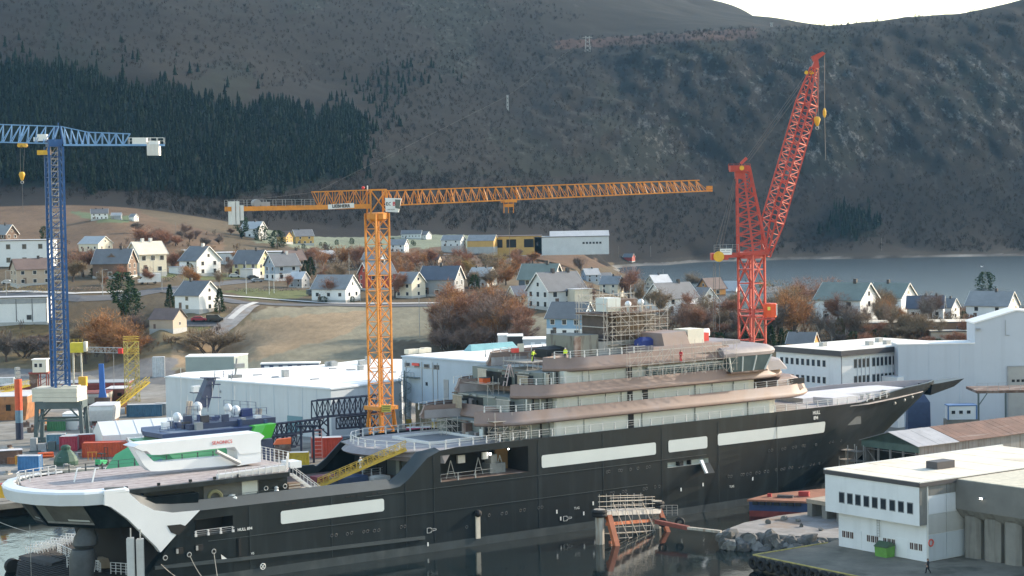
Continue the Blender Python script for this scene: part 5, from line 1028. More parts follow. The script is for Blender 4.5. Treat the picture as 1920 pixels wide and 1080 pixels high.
for a,b in(((xs-.2,zs),(xa,za)),((xa,za),(xe+.2,zs))):g=MB();g.ext([(a[0],-.2,a[1]),(b[0],-.2,b[1]),(b[0],-.2,b[1]+.3),(a[0],-.2,a[1]+.3)],(0,7.4,0));g.build('roof',M_ROOFW,AH)
for x in np.arange(6,xs,6):g=MB();g.b2(x,x+.05,-.03,0,.5,zl);g.build('panel_joint',M_HALLB,AH)
xd=aty(1890,700,YH_)[0]-x0;zd=aty(1890,688,YH_)[2]-2.5;g=MB();g.b2(xd,xd+10,-.12,.02,0,zd);g.build('hall_door',mat('door_grey',(.36,.355,.34),.6,.1,.4),AH);g=MB();g.b2(xd-.2,xd,-.25,.02,0,zd+.2);g.b2(xd,xd+10,-.25,.02,zd,zd+.2);g.build('door_frame',M_GREY,AH)
for k in range(5):g=MB();g.b2(xd+.7+k*.95,xd+1.3+k*.95,-.16,-.1,zd-3.0,zd-2.5);g.build('door_window',M_GLASSD,AH)
for px,py in((1834,617),(1710,715)):p=aty(px,py,YH_-.2);g=MB();g.box((p[0]-x0,-.3,p[2]-2.5),(.8,.6,.35));g.build('wall_lamp',M_GREY,AH)
p=aty(1885,600,YH_);g=MB();g.tube((p[0]-x0,-.15,p[2]-2.5),(p[0]-x0,-.15,p[2]-5.5),.06,6);g.tube((p[0]-x0,-.15,p[2]-5.5),(p[0]-x0+.8,-.15,p[2]-5.5),.06,6);g.build('cable_pipe',M_GREY,AH)
# canopy on posts, cabin, low wall and bits in front of it
YC=366.0;t=thing('loading_canopy','rust-edged loading canopy on steel posts in front of the assembly hall','canopy',(*aty(1880,740,YC)[:2],2.5));a=aty(1832,738,YC)-np.array(t.location);b=a+np.array([16,0,0])
g=MB();g.b2(a[0],b[0],0,9,a[2],a[2]+.5);g.build('platform',M_RUST,t);rail([(a[0],0,a[2]+.5),(b[0],0,a[2]+.5)],1.4,2,t,M_GREY,.06,2,posts=False)
for px in(1835,1886,1925):x=aty(px,740,YC)[0]-t.location.x;g=MB();g.bar((x,.2,0),(x,.2,a[2]),.3);g.build('post',M_PORT,t);g=MB();g.box((x,.2,1.2),(.45,.45,2.2));g.build('post_guard',M_YEL,t)
g=MB();x=aty(1886,740,YC)[0]-t.location.x;g.bar((a[0]+.2,.2,a[2]-2.4),(a[0]+1.9,.2,a[2]),.16);g.build('brace',M_PORT,t)
YC=362;a=aty(1778,787,YC);b=aty(1831,761,YC);t=thing('site_office','white portable cabin with blue corner posts in front of the assembly hall','site office',((a[0]+b[0])/2,YC,a[2]));W_=(b[0]-a[0])/2;H_=b[2]-a[2]
g=MB();g.b2(-W_,W_,0,2.6,0,H_);g.build('wall',M_WPANEL,t);mB=mat('blue_trim',(.08,.17,.35),.5,.1,1)
for x in(-W_,W_):g=MB();g.b2(x-.12,x+.12,-.06,.1,0,H_);g.build('corner_post',mB,t)
g=MB();g.b2(-W_-.1,W_+.1,-.1,2.7,H_,H_+.2);g.build('roof',mB,t);windows_on(t,(-W_,0),(W_,0),[H_*.55],us=[.18,.45,.72],w=.8,h=.7);g=MB();g.b2(-W_-.3,W_+.3,-.2,2.8,2.5-a[2],0);g.build('plinth',M_CONC,t)
a=aty(1690,790,358);g=MB();g.b2(0,22,0,.6,0,1.6);t=g.build('low_wall',mat('mossy_yellow',(.32,.27,.08),.8,.3,.4),None,(a[0],358,2.5));tag(t,'low mossy yellow wall running below the bow on the quay','wall')
a=aty(1698,775,357);g=MB();g.box((0,0,.9),(1.2,1.2,1.8));g.box((0,0,1.9),(1.5,1.0,.3));tag(g.build('mooring_winch',M_HOOKY,None,(a[0],a[1]-2,2.5)),'yellow mooring winch on the quay just under the prow','winch')
a=aty(1721,770,372);t=thing('tarpaulin_stack','dark blue covered stack standing against the assembly hall','stack',(a[0],372,2.5));g=MB();g.loft([[(-2.2,-1.2,0),(2.2,-1.2,0),(2.2,1.2,0),(-2.2,1.2,0)],[(-2,-1,7),(2.1,-1,7),(2.1,1,7),(-2,1,7)],[(-1,-.5,8.2),(1.2,-.5,8.4),(1.2,.5,8.4),(-1,.5,8.2)]]);g.build('cover',mat('navy_tarpaulin',(.035,.06,.13),.5,.2,1),t)
a=aty(1762,790,366);t=thing('pallet_stack','rusty scrap and pallets piled left of the portable cabin','pallet',(a[0],366,2.5))
for k in range(5):g=MB();g.box((k*1.5-3,R.uniform(-.5,.5),.9),(1.3,1.2,R.uniform(1.2,2.4)),0,R.uniform(0,1));g.build('crate',M_RUST,t)
a=aty(1855,795,360);t=thing('skip','dark waste skip beside the canopy post','skip',(a[0]+.5,360,2.5));g=MB();g.loft([[(-2,-1,0),(2,-1,0),(2,1,0),(-2,1,0)],[(-2.6,-1.2,1.6),(2.6,-1.2,1.6),(2.6,1.2,1.6),(-2.6,1.2,1.6)]]);g.build('body',M_DARK,t);g=MB();g.b2(-2.7,2.7,-1.3,1.3,1.55,1.7);g.build('rim',M_GREY,t)
# slipway shed with open green gable and rusty roof
gy=318.0;gp=aty(1720,837,gy);SH=thing('boat_shed','long old boat shed with rusty corrugated roof and open green gable','shed',(gp[0],gp[1],1.65),SRZ);he=gp[2]-1.65;Wd=12.0;Ln=62;rg=he+1.75
M_CORR=streak('weathered_boards',(.24,.235,.225),(.15,.12,.10),.85,(5,5,.12),.48,.2,.2);M_RUSTR=streak('rusty_corrugated',(.155,.085,.062),(.27,.235,.21),.8,(.10,1.5,1),.60,.25,.3);M_GALV=mat('grey_corrugated',(.34,.34,.355),.6,.2,.3)
g=MB();g.b2(.3,Ln,0,.2,0,he);g.build('wall',M_CORR,SH);g=MB();g.b2(.3,Ln,Wd-.2,Wd,0,he);g.build('wall',M_CORR,SH)
g=MB();g.add([(0,-.3,he+.02),(0,Wd+.3,he+.02),(0,Wd/2,rg)],[(2,1,0)]);g.ext([(0,-.3,he-1.1),(0,Wd+.3,he-1.1),(0,Wd+.3,he+.05),(0,Wd/2,rg-.05),(0,-.3,he+.05)],(.25,0,0));g.build('gable',mat('gable_green',(.10,.155,.135),.8,.2,.5),SH)
for x0_,x1_,m in((-.4,9.5,M_GALV),(9.5,Ln,M_RUSTR)):
    for sg in(0,1):
        nrow=int((x1_-x0_)/1.6)
        for k in range(nrow):
            xa_,xb_=x0_+(x1_-x0_)*k/nrow,x0_+(x1_-x0_)*(k+1)/nrow-.05;dz=R.uniform(0,.05)
            e=(-.5 if sg==0 else Wd+.5);g=MB();g.ext([(xa_,e,he-.1+dz),(xb_,e,he-.1+dz),(xb_,Wd/2,rg+dz),(xa_,Wd/2,rg+dz)],(0,0,.09));g.build('roof_sheet',m,SH)
for k in range(5):y=.4+k*(Wd-.8)/4;g=MB();g.bar((.15,y,0),(.15,y+R.uniform(-.2,.2),he-1),.28);g.build('gable_post',M_CORR,SH)
g=MB();[g.bar((.1,a,z),(.1,b,z2),.1)for a,b,z,z2 in((.4,5,1,4),(5,9,4.2,1.2),(.4,Wd-.4,3,3),(.4,Wd-.4,5.2,5.2),(7,11,1,5))];g.build('gable_bracing',M_CORR,SH)
g=MB();g.b2(2.5,3,.3,Wd-.3,0,he-.5);g.build('inner_wall',M_DARK,SH)
t=thing('scaffold','low timber staging at the slipway beside the open green gable','scaffold',tuple(SH.matrix_basis@Vector((-2.5,Wd-1,0))),SRZ)
for x in(0,1.6):
    for y in(0,2,4):g=MB();g.bar((x,y,0),(x,y,5.8),.12);g.build('post',M_STEEL,t)
for z in(1.6,3.2,4.8):g=MB();g.b2(-.1,1.7,-.3,4.3,z,z+.08);g.build('plank',M_CORR,t)
# boathouse on the quay: white boarded front with a projecting upper floor
A_=onz(1738,1054,QZ);BH=thing('quay_building','white two-storey quay building with projecting upper floor and nine dark windows','building',(A_[0],A_[1],QZ),SRZ);FL=15.6;BL=34.5;z1,z2=4.75,9.75
g=MB();g.b2(0,BL,.02,FL,0,z2);g.build('wall',M_WPANEL,BH)
g=MB();g.b2(-1.35,.0,.0,FL+1.1,z1,z2);g.build('upper_floor',M_WPANEL,BH)
g=MB();g.b2(-1.3,.0,-.06,-.005,z1+.05,z2);g.build('end_panel',M_CONCB,BH)
g=MB();g.b2(-1.5,BL,-.25,FL+1.25,z2,z2+.55);g.build('roof_fascia',M_TRIM,BH)
M_ROOFC=mat('cream_felt',(.66,.60,.50),.85,.12,.25,var2=((.45,.39,.31),.09,.58,.12))
nst=13
for k in range(nst):x=-1.2+(BL+.9)*k/nst;g=MB();g.b2(x,x+(BL+.9)/nst-.07,0,FL+1.0,z2+.55,z2+.60+.02*(k%2));g.build('roof_felt',M_ROOFC,BH)
g=MB();g.b2(-1.45,BL,FL+1.0,FL+1.25,z2+.55,z2+.75);g.b2(-1.45,BL,-.25,-.05,z2+.55,z2+.72);g.build('roof_kerb',M_FRW,BH)
g=MB();g.b2(9.0,12.4,6.2,8.2,z2+.6,z2+1.6);g.build('roof_vent',M_TRIM,BH)
uu=[1-(x-465)/675 for x in(574,639,702,767,832,897,965,1030,1097)]
for u in uu:inst(window_mesh(M_FRG,M_GLASSD),'window',BH,(-1.36,u*FL+.55,z1+2.15),-math.pi/2,(1.02,1,1.5))
for x in(558,590,622,754,787,818,881,914,946,1084,1117,1150):inst(window_mesh(M_FRW,mat('curtained_pane',(.085,.05,.045),.25,.4,2),1),'window',BH,(-.02,(1-(x-515)/680)*FL,1.75),-math.pi/2,(.66,1,1.0))
for y0,y1 in((11.4,13.0),(7.9,9.3),(3.2,5.2)):g=MB();g.b2(-.05,.0,y0,y1,.05,2.5);g.build('door',M_WPANEL,BH)
g=MB();[g.b2(-.28,-.22,y,y+.05,2.2,z1+.1)for y in(7.9,8.35)];[g.b2(-.28,-.22,7.9,8.4,z,z+.04)for z in np.arange(2.3,z1,.35)];g.build('wall_ladder',M_STEEL,BH)
for xa_,xb_ in((.35,3.6),(3.7,7.4)):
    for za_,zb_,m in((.1,3.4,M_HALLW),(3.5,6.0,mat('panel_grey',(.44,.44,.42),.7,.1,.4)),(6.1,8.4,M_WPANEL),(8.5,9.7,M_CONCB)):g=MB();g.b2(xa_,xb_,-.07,.0,za_,zb_);g.build('wall_panel',m,BH)
g=MB();g.tube((.1,-.12,0),(.1,-.12,z2),.08,8);g.build('down_pipe',M_FRW,BH)
g=MB();g.torus((.55,-.22,2.45),(0,1,0),.42,.09,18,8);lb=tag(g.build('lifebuoy',mat('buoy_red',(.62,.09,.06),.5,.1,2),None,(A_[0],A_[1],QZ),SRZ),'red lifebuoy hung on the corner of the white quay building','lifebuoy')
# concrete bunker
BK=thing('concrete_building','grey concrete building with stained fluted base at the right edge of the quay','building',(A_[0],A_[1],QZ),SRZ);
g=MB();g.b2(7.4,30,-30,-.3,0,9.5);g.build('wall',M_CONCB,BK);zt_=10.1
g=MB();g.b2(5.4,30,-30.2,-.1,6.3,zt_);g.build('parapet',mat('smooth_concrete',(.15,.147,.138),.8,.15,.4),BK);g=MB();g.b2(5.6,29.8,-30,-.3,zt_,zt_+.08);g.build('roof',mat('gravel_roof',(.50,.47,.38),.95,.2,1.2),BK)
g=MB();g.ext([(5.4,-.1,6.3),(7.4,-.1,6.3),(7.4,-.1,4.6),(6.3,-.1,5.3)],(0,-30,0));g.build('haunch',M_CONCB,BK)
for k in range(9):y=-.3-k*3.3;g=MB();g.loft([[(7.45,y-2.9,z),(6.6,y-2.9,z),(6.15,y-2.3,z),(6.15,y-.75,z),(6.6,y-.15,z),(7.45,y-.15,z)]for z in(0,5.4)]);g.build('pier',M_CONCB,BK);g=MB();g.b2(6.0,7.0,y-2.4,y-1.2,5.6,6.28);g.build('scupper_hole',M_BLACK,BK)
g=MB();g.box((5.2,-4.6,8.2),(.35,.5,.22));lf=g.build('flood_light',M_GREY,BK);g=MB();g.box((5.02,-4.6,8.15),(.05,.4,.16));g.build('lens',mat('lit_lamp',(1,1,1),.5,0,1,emit=((1,.95,.85),9)),lf)
# green bin, person
p=onz(1659,1043,QZ);t=thing('waste_container','bright green waste container with dark sloping lid against the white building','waste container',p,SRZ);g=MB();g.hexa([(-.75,-1.0,0),(.75,-1.0,0),(.75,1.0,0),(-.75,1.0,0),(-.8,-1.05,1.25),(.8,-1.05,1.45),(.8,1.05,1.45),(-.8,1.05,1.25)]);g.build('bin',mat('bin_green',(.11,.28,.05),.6,.2,.8),t);g=MB();g.hexa([(-.9,-1.12,1.27),(.88,-1.12,1.47),(.88,1.12,1.47),(-.9,1.12,1.27),(-.9,-1.12,1.35),(.1,-1.12,1.95),(.1,1.12,1.95),(-.9,1.12,1.35)]);g.build('lid',mat('lid_green',(.05,.09,.05),.5,.1,1),t)
# ------------------------------------------------------------------ people (one continuous skinned body each, hair or helmet apart)
def person(label,p,rz,cloth,pants,head,pose='stand',h=1.75,helmet=None,group=None):
    """joints in metres facing -y; skin grown round the skeleton"""
    t=thing('person',label,'person',p,rz,group);k=h/1.75
    J={'pel':(0,0,.95),'ch':(0,.02,1.28),'nk':(0,.02,1.48),'hd':(0,-.02,1.62),'ht':(0,-.01,1.72)}
    if pose=='walk':leg={'L':((.09,0,.9),(.10,-.16,.50),(.10,-.22,.07),(.10,-.36,.03)),'R':((-.09,0,.9),(-.10,.05,.48),(-.10,.28,.12),(-.10,.20,.03))};arm={'L':((.19,.02,1.43),(.25,.14,1.15),(.24,.06,.92),(.23,.0,.84)),'R':((-.19,.02,1.43),(-.25,-.10,1.16),(-.22,-.28,1.02),(-.21,-.36,1.0))}
    elif pose=='work':leg={'L':((.10,0,.9),(.14,-.10,.48),(.15,.02,.07),(.15,-.14,.03)),'R':((-.10,0,.9),(-.14,-.06,.48),(-.15,.05,.07),(-.15,-.11,.03))};arm={'L':((.19,-.12,1.40),(.26,-.28,1.18),(.15,-.50,1.12),(.10,-.58,1.10)),'R':((-.19,-.12,1.40),(-.26,-.26,1.16),(-.15,-.48,1.08),(-.10,-.56,1.06))};J['ch']=(0,-.07,1.27);J['nk']=(0,-.14,1.45);J['hd']=(0,-.24,1.57);J['ht']=(0,-.26,1.66)
    else:leg={'L':((.09,0,.9),(.11,-.02,.49),(.11,.02,.07),(.12,-.13,.03)),'R':((-.09,0,.9),(-.11,-.02,.49),(-.11,.02,.07),(-.12,-.13,.03))};arm={'L':((.19,.02,1.43),(.26,.03,1.14),(.25,-.06,.90),(.24,-.08,.81)),'R':((-.19,.02,1.43),(-.26,.03,1.14),(-.25,-.06,.90),(-.24,-.08,.81))}
    V=[J['pel'],J['ch'],J['nk'],J['hd'],J['ht']];r=[(.155,.115),(.175,.12),(.065,.065),(.095,.11),(.075,.085)];E=[(0,1),(1,2),(2,3),(3,4)]
    for sd in 'LR':
        a=len(V);V+=list(leg[sd]);r+=[(.095,.095),(.068,.068),(.05,.052),(.045,.035)];E+=[(0,a),(a,a+1),(a+1,a+2),(a+2,a+3)]
        a=len(V);V+=list(arm[sd]);r+=[(.07,.07),(.05,.05),(.036,.036),(.045,.024)];E+=[(1,a),(a,a+1),(a+1,a+2),(a+2,a+3)]
        w_=Vector(arm[sd][3]);dr=(w_-Vector(arm[sd][2])).normalized();sdv=Vector((1,0,0))if sd=='L' else Vector((-1,0,0))
        for f in range(5):  # four fingers of unequal length and a thumb
            off=Vector((0,-.03+.02*f,0))if f<4 else Vector((0,-.035,.03));ln_=(.07,.085,.08,.06,.05)[f];b=len(V);V+=[tuple(w_+off*.8+dr*.03),tuple(w_+off+dr*(.03+ln_)-sdv*.01)];r+=[(.010,.010),(.008,.008)];E+=[(a+3,b),(b,b+1)]
    me=bpy.data.meshes.new('body');me.from_pydata([(x*k,y*k,z*k)for x,y,z in V],E,[]);o=bpy.data.objects.new('body',me);COL.objects.link(o)
    m=o.modifiers.new('skin','SKIN');m.use_smooth_shade=True
    for i,q in enumerate(r):me.skin_vertices[0].data[i].radius=(q[0]*k,q[1]*k);me.skin_vertices[0].data[i].use_root=(i==0)
    bpy.context.view_layer.update();m2=bpy.data.meshes.new_from_object(o.evaluated_get(bpy.context.evaluated_depsgraph_get()));bpy.data.objects.remove(o)
    skin=mat('skin',(.42,.25,.18),.6,.05,3);m2.materials.clear();[m2.materials.append(x)for x in(cloth,pants,skin,mat('boot_black',(.015,.015,.016),.6,.1,2))];nz=J['nk'][2]*k
    for pl in m2.polygons:
        c=pl.center;pl.material_index=2 if(c.z>nz and abs(c.x)<.13*k)else(3 if c.z<.11*k else(1 if c.z<.93*k and abs(c.x)<.2*k else 0))
    for sd in 'LR':
        w_=Vector(arm[sd][3])*k
        for pl in m2.polygons:
            if(pl.center-w_).length<.13*k:pl.material_index=2
    m2.name='body';inst(m2,'body',t)
    hc=Vector(J['hd'])*k;g=MB();g.sphere(hc+Vector((0,.012,.045)),.112*k,10,6,sz=.95);g.build('helmet' if helmet else 'hair',helmet or head,t)
    g=MB();[g.sphere(hc+Vector((x,-.10*k,.01)),.014*k,6,4)for x in(-.035,.035)];g.hexa([hc+Vector(q)for q in((-.012,-.10,-.03),(.012,-.10,-.03),(.012,-.09,-.03),(-.012,-.09,-.03),(-.006,-.128,-.03),(.006,-.128,-.03),(.006,-.10,.01),(-.006,-.10,.01))]);g.bar(hc+Vector((-.025,-.103,-.055)),hc+Vector((.025,-.103,-.055)),.01);g.build('face',mat('face_dark',(.16,.08,.06),.6,.1,3),t)
    return t
M_HIVIS=mat('hi_vis_yellow',(.62,.80,.03),.6,.05,2);M_DKC=mat('dark_clothes',(.018,.02,.026),.8,.2,3);M_REDC=mat('red_overall',(.50,.02,.03),.7,.1,2);M_WHC=mat('white_overall',(.62,.63,.62),.7,.08,2);M_HELW=mat('helmet_white',(.7,.7,.68),.4,.03,2);M_HELG=mat('helmet_dark',(.05,.05,.06),.5,.05,2)
person('person in dark clothes walking on the quay past the white building corner',onz(1740,1075,QZ),rad(-120),M_DKC,M_DKC,M_DKC,'walk',1.85)
def on_ship(px,py,b):
    s_,z_=sp(px,py,b);return sw(s_,b,0)[:2],z_
(xy,z)=on_ship(1060,665,5.5);person('person in hi-vis yellow jacket standing on the roof left of the mast',(*xy,ZB3+1.36),rad(-30),M_HIVIS,M_DKC,M_DKC,'stand',1.8,M_HELW)
(xy,z)=on_ship(957,685,4);person('person in lime hi-vis bending over at the aft roof edge with sparks',(*sw(36.0,4.0,ZB3+1.36),),rad(60),M_HIVIS,M_DKC,M_DKC,'work',1.8,M_HELG)
(xy,z)=on_ship(1288,672,8);person('person in red overalls crouching over the roof next to the cream locker',(*xy,ZB3+2.72),rad(-70),M_REDC,M_REDC,M_DKC,'work',1.75,M_REDC)
s_,z_=sp(1273,680,11.3);person('person in red overalls standing on staging outside the top deck fascia',sw(s_,11.75,ZB3+.35),rad(-40),M_REDC,M_REDC,M_DKC,'stand',1.75,M_HELG)
person('person in white overalls walking up the yellow gangway',sw(4.4,5.9,11.86),rad(-50),M_WHC,M_WHC,M_DKC,'walk',1.8,M_HELW)
# ------------------------------------------------------------------ village houses
RF={'slate':mat('roof_slate',(.145,.148,.155),.6,.15,.4),'grey':mat('roof_grey',(.23,.235,.24),.65,.15,.4),'frost':mat('roof_frosted',(.52,.53,.55),.8,.12,.3),'cream':mat('roof_lit_frost',(.62,.56,.46),.8,.12,.4),'green':mat('roof_green',(.165,.195,.175),.65,.15,.4),'brown':mat('roof_brown',(.15,.105,.09),.7,.18,.4),'navy':mat('roof_navy',(.085,.098,.125),.5,.15,.4),'light':mat('roof_light',(.40,.41,.42),.75,.12,.3)}
WL={'white':mat('wall_white',(.70,.71,.71),.6,.06,.3),'cream':mat('wall_cream',(.62,.57,.46),.6,.08,.3),'grey':mat('wall_grey',(.26,.28,.30),.6,.1,.3),'navy':mat('wall_navy',(.06,.085,.12),.6,.1,.3),'blue':mat('wall_blue',(.20,.33,.47),.6,.08,.3),'red':mat('wall_red',(.36,.05,.035),.65,.1,.3),'ochre':mat('wall_ochre',(.50,.31,.09),.65,.1,.3),'orange':mat('wall_orange',(.50,.22,.045),.65,.1,.3),'brown':mat('wall_brown',(.14,.09,.065),.7,.12,.3),'pale':mat('wall_pale',(.55,.57,.58),.6,.08,.3),'greyblue':mat('wall_greyblue',(.30,.36,.43),.6,.08,.3),'tan':mat('wall_tan',(.40,.33,.26),.7,.1,.3),'yellow':mat('wall_yellow',(.58,.53,.28),.6,.08,.3)}
M_FOUND=mat('foundation',(.38,.385,.38),.8,.12,.5);M_CHIM=mat('chimney_dark',(.06,.055,.055),.8,.15,1);M_CHIMW=mat('chimney_white',(.62,.60,.57),.7,.1,1)
def house(px,py,hpx,W,L,hw,yaw,wall,roof,label,wg=(1,2),wl=(3,),gable=None,chim=(0.2,),low=None,hr=None,cw=False,frame=M_FRW,door=True,group=None,Y=None,pxscale=1.0,fl=2,porch=None,dorm=False,z=None,name='house'):
    """gabled house: ridge along local x, W across the gable, L along the ridge (metres at a total height of 8.5 m), yaw of the ridge"""
    P=ground(px,py)if Y is None else aty(px,py,Y);k=hpx*P[1]/F/8.5;hw*=k;Wm,Lm=W*k*.92,L*k*.82;H=8.5*k;rise=H-hw;ya=rad(yaw)
    off=abs(math.sin(ya))*Lm/2+abs(math.cos(ya))*Wm/2
    t=thing(name,label,'house' if name=='house' else name.replace('_',' '),(P[0],P[1]+off*.62,P[2]if z is None else z),ya,group)
    w_=WL[wall]if isinstance(wall,str)else wall;g=MB();x,y=Lm/2,Wm/2
    g.ext([(-x,-y,0),(-x,y,0),(-x,y,hw),(-x,0,H-.12),(-x,-y,hw)][::-1],(2*x,0,0));g.build('wall',w_,t)
    g=MB();g.b2(-x-.06,x+.06,-y-.06,y+.06,-4,.75*k);g.build('foundation',WL[low]if low else M_FOUND,t)
    if low:g=MB();g.b2(-x-.05,x+.05,-y-.05,y+.05,.5*k,hw*.47);g.build('ground_floor',WL[low],t)
    o_=.45*k;sl_=rise/y;th=.16*k
    for sg in(-1,1):
        g=MB();e=(y+o_)*sg;ze=hw-o_*sl_
        g.ext([(-x-o_,e,ze),(-x-o_,0,H),(-x-o_,0,H+th),(-x-o_,e,ze+th)]if sg>0 else[(-x-o_,0,H),(-x-o_,e,ze),(-x-o_,e,ze+th),(-x-o_,0,H+th)],(2*x+2*o_,0,0));rp=g.build('roof',RF[roof],t)
    for sx in(-1,1):  # white barge boards
        g=MB();[g.bar((sx*(x+o_+.02),s*(y+o_),hw-o_*sl_+th*.4),(sx*(x+o_+.02),0,H+th*.4),.07,.26*k)for s in(-1,1)];g.build('barge_board',M_FRW if roof not in('brown',)else M_TRIM,t)
    for c in chim:g=MB();g.b2(x*c*2-.35*k,x*c*2+.35*k,-.4*k,.4*k,H-.5,H+.95*k);g.build('chimney',M_CHIMW if cw else M_CHIM,rp)
    zs=[hw*(f+.56)/fl for f in range(fl)];ww=1.3*k;wh=1.35*k
    cy,sy=math.cos(ya),math.sin(ya)
    for sx in(-1,1):
        if sx*-sy<-.0 or True:
            if sx*sy<.05:  # gable end turned to the camera
                a,b=((x,-y),(x,y))if sx>0 else((-x,y),(-x,-y))
                for f,z_ in enumerate(zs):
                    if wg[1]:windows_on(t,a,b,[z_],n=wg[1],w=ww,h=wh,frame=frame)
                if wg[0]:windows_on(t,a,b,[hw+rise*.33],n=wg[0],w=ww*.8,h=wh*.8,frame=frame)
    sg=-1 if cy>0 else 1;a,b=((-x,-y),(x,-y))if sg<0 else((x,y),(-x,y))
    for f,z_ in enumerate(zs):
        if f<len(wl)and wl[f]:windows_on(t,a,b,[z_],n=wl[f],w=ww,h=wh,frame=frame)
    if door:g=MB();u=(-.28 if sg<0 else .28)*Lm;g.b2(u-.5*k,u+.5*k,sg*y-.05,sg*y+.05,.5*k,2.6*k);g.build('door',WL['brown'],t)
    if porch:  # lean-to / flat annex on the camera side: (x0, x1, depth, height, mat)
        x0,x1,dp,hh,m=porch;g=MB();g.b2(x0*k,x1*k,sg*y,sg*(y+dp*k),-2,hh*k);g.build('annex',WL[m],t);g=MB();g.b2(x0*k-.2,x1*k+.2,sg*y,sg*(y+dp*k+.3),hh*k,hh*k+.2);g.build('annex_roof',RF['frost'],t)
    if dorm:g=MB();q=sg*y*.62;g.ext([(-1.3*k,q,hw),(1.3*k,q,hw),(1.3*k,q,hw+1.6*k),(0,q,hw+2.6*k),(-1.3*k,q,hw+1.6*k)],(0,-sg*2.6*k,0));dm=g.build('dormer',w_,t);inst(window_mesh(M_FRW,M_GLASSD),'window',dm,(0,q+sg*.03,hw+1.0*k),0 if sg<0 else math.pi,(1.3*k,1,1.0*k));g=MB();[g.bar((s*1.5*k,q+sg*.1,hw+1.5*k),(0,q+sg*.1,hw+2.75*k),.1,.3*k)for s in(-1,1)];g.build('dormer_edge',RF[roof],dm)
    return t
def flat_house(px,py,hpx,W,D,yaw,wall,roof,label,n=(4,2),fl=2,name='house',cat=None,frame=M_FRG,z=None,Y=None):
    P=ground(px,py)if Y is None else aty(px,py,Y);H=hpx*P[1]/F;t=thing(name,label,cat or name.replace('_',' '),(P[0],P[1]+D/2,P[2]if z is None else z),rad(yaw));w_=WL[wall]if isinstance(wall,str)else wall
    g=MB();g.b2(-W/2,W/2,-D/2,D/2,-4,H-.3);g.build('wall',w_,t);g=MB();g.b2(-W/2-.3,W/2+.3,-D/2-.3,D/2+.3,H-.3,H-.05);g.build('fascia',M_TRIM,t);g=MB();g.b2(-W/2-.2,W/2+.2,-D/2-.2,D/2+.2,H-.05,H);g.build('roof',RF[roof],t)
    zs=[H*(f+.5)/fl for f in range(fl)];wh=min(1.9,H/fl*.5)
    if n[0]:windows_on(t,(-W/2,-D/2),(W/2,-D/2),zs,n=n[0],w=1.7,h=wh,frame=frame)
    if n[1]:a,b=((W/2,-D/2),(W/2,D/2))if yaw<=0 else((-W/2,D/2),(-W/2,-D/2));windows_on(t,a,b,zs,n=n[1],w=1.7,h=wh,frame=frame)
    return t
H_=house
H_(8,462,40,7,9,5,-35,'brown','grey','dark brown gabled house peeping over the white modern block',chim=(0,),wl=(2,2))
flat_house(34,500,50,25,10,-6,'white','frost','white modern flat-roofed block with dark windows left of the blue crane',n=(4,2),fl=2)
H_(54,536,50,9,14,5.4,28,'tan','brown','tan house with brown roof and yellow-lit end behind the blue crane',wl=(3,3),wg=(0,2))
H_(176,474,30,13,16,4.8,-28,'cream','light','low cream house with frosted roof uphill from the orange bushes',fl=1,wl=(3,),chim=())
H_(212,522,54,9.5,13,4.6,-8,'brown','slate','brown house with grey roof and white dormer above the dark pine',dorm=True,wl=(3,0))
H_(272,516,62,7.2,9.5,5.6,38,'cream','cream','tall cream house with frosty roof and two white chimneys',wl=(2,3),chim=(-.15,.15),cw=True,fl=2)
H_(372,517,54,10.5,9,4.6,-38,'white','slate','broad white gabled house with low wing on the hillside road',wl=(2,1),wg=(1,2),porch=(-5,-1,3,2.6,'white'),cw=True)
H_(470,520,50,8.5,12,4.6,-28,'yellow','slate','pale yellow house with dark roof behind the white garage',wl=(3,3),porch=(1,6,4,2.8,'white'))
flat_house(462,499,26,34,14,0,'pale','frost','long flat supermarket-like building with frosted roof',n=(9,0),fl=1)
H_(527,527,50,8.8,10.5,5.0,32,'greyblue','slate','grey-blue gabled house with a red long side',wl=(2,2),wg=(1,2),low='white',cw=True)
H_(548,512,42,8,9,5,34,'tan','brown','tan brown-roofed house partly hidden by the red-sided house',wl=(2,2))
H_(628,567,50,10.5,15,4.4,-24,'white','grey','wide white house with grey roof and bare tree before its gable',wl=(3,0),wg=(1,2),fl=1,chim=())
H_(706,545,52,8,11,5.2,30,'red','slate','red house seen through the orange crane mast',wl=(3,3),chim=(.2,))
H_(700,505,32,9,11,5,-20,'greyblue','grey','grey-blue house behind the orange crane mast uphill of the red one',wl=(3,0))
H_(768,559,48,8,9,5.2,-36,'cream','grey','cream gabled house on grey footing right of the orange crane',wl=(2,2),wg=(1,1),chim=())
H_(828,556,56,9,13,5.0,-18,'grey','navy','dark grey house with navy roof and white window frames',wl=(3,0),wg=(1,2),chim=(0,))
H_(905,538,36,9,12,4.8,-30,'white','light','small white house with pale roof behind the brown birch grove',wl=(2,0),wg=(0,1),chim=(-.3,.2))
H_(1015,556,60,8,12,4.8,-22,'navy','green','navy house with green-grey roof and white gable trim',wl=(3,2),wg=(1,1))
H_(1045,580,68,9.8,13,4.5,33,'pale','slate','big pale house with blue-grey roof and three windows in its gable',wl=(3,3),wg=(1,3),chim=(-.1,.3),porch=(0,5,3,4.6,'cream'))
H_(972,577,40,7,8,5,32,'cream','navy','small cream house with navy roof squeezed left of the big pale house',wl=(1,1),wg=(0,1),chim=())
H_(1072,634,66,8.6,11.5,5.0,-26,'blue','slate','blue house with white ground floor right behind the site offices',wl=(3,3),wg=(1,2),low='white',chim=(),Y=505)
H_(1134,538,26,10,10,4.8,25,'red','slate','red house near the fjord shore behind the ship mast',wl=(2,),chim=())
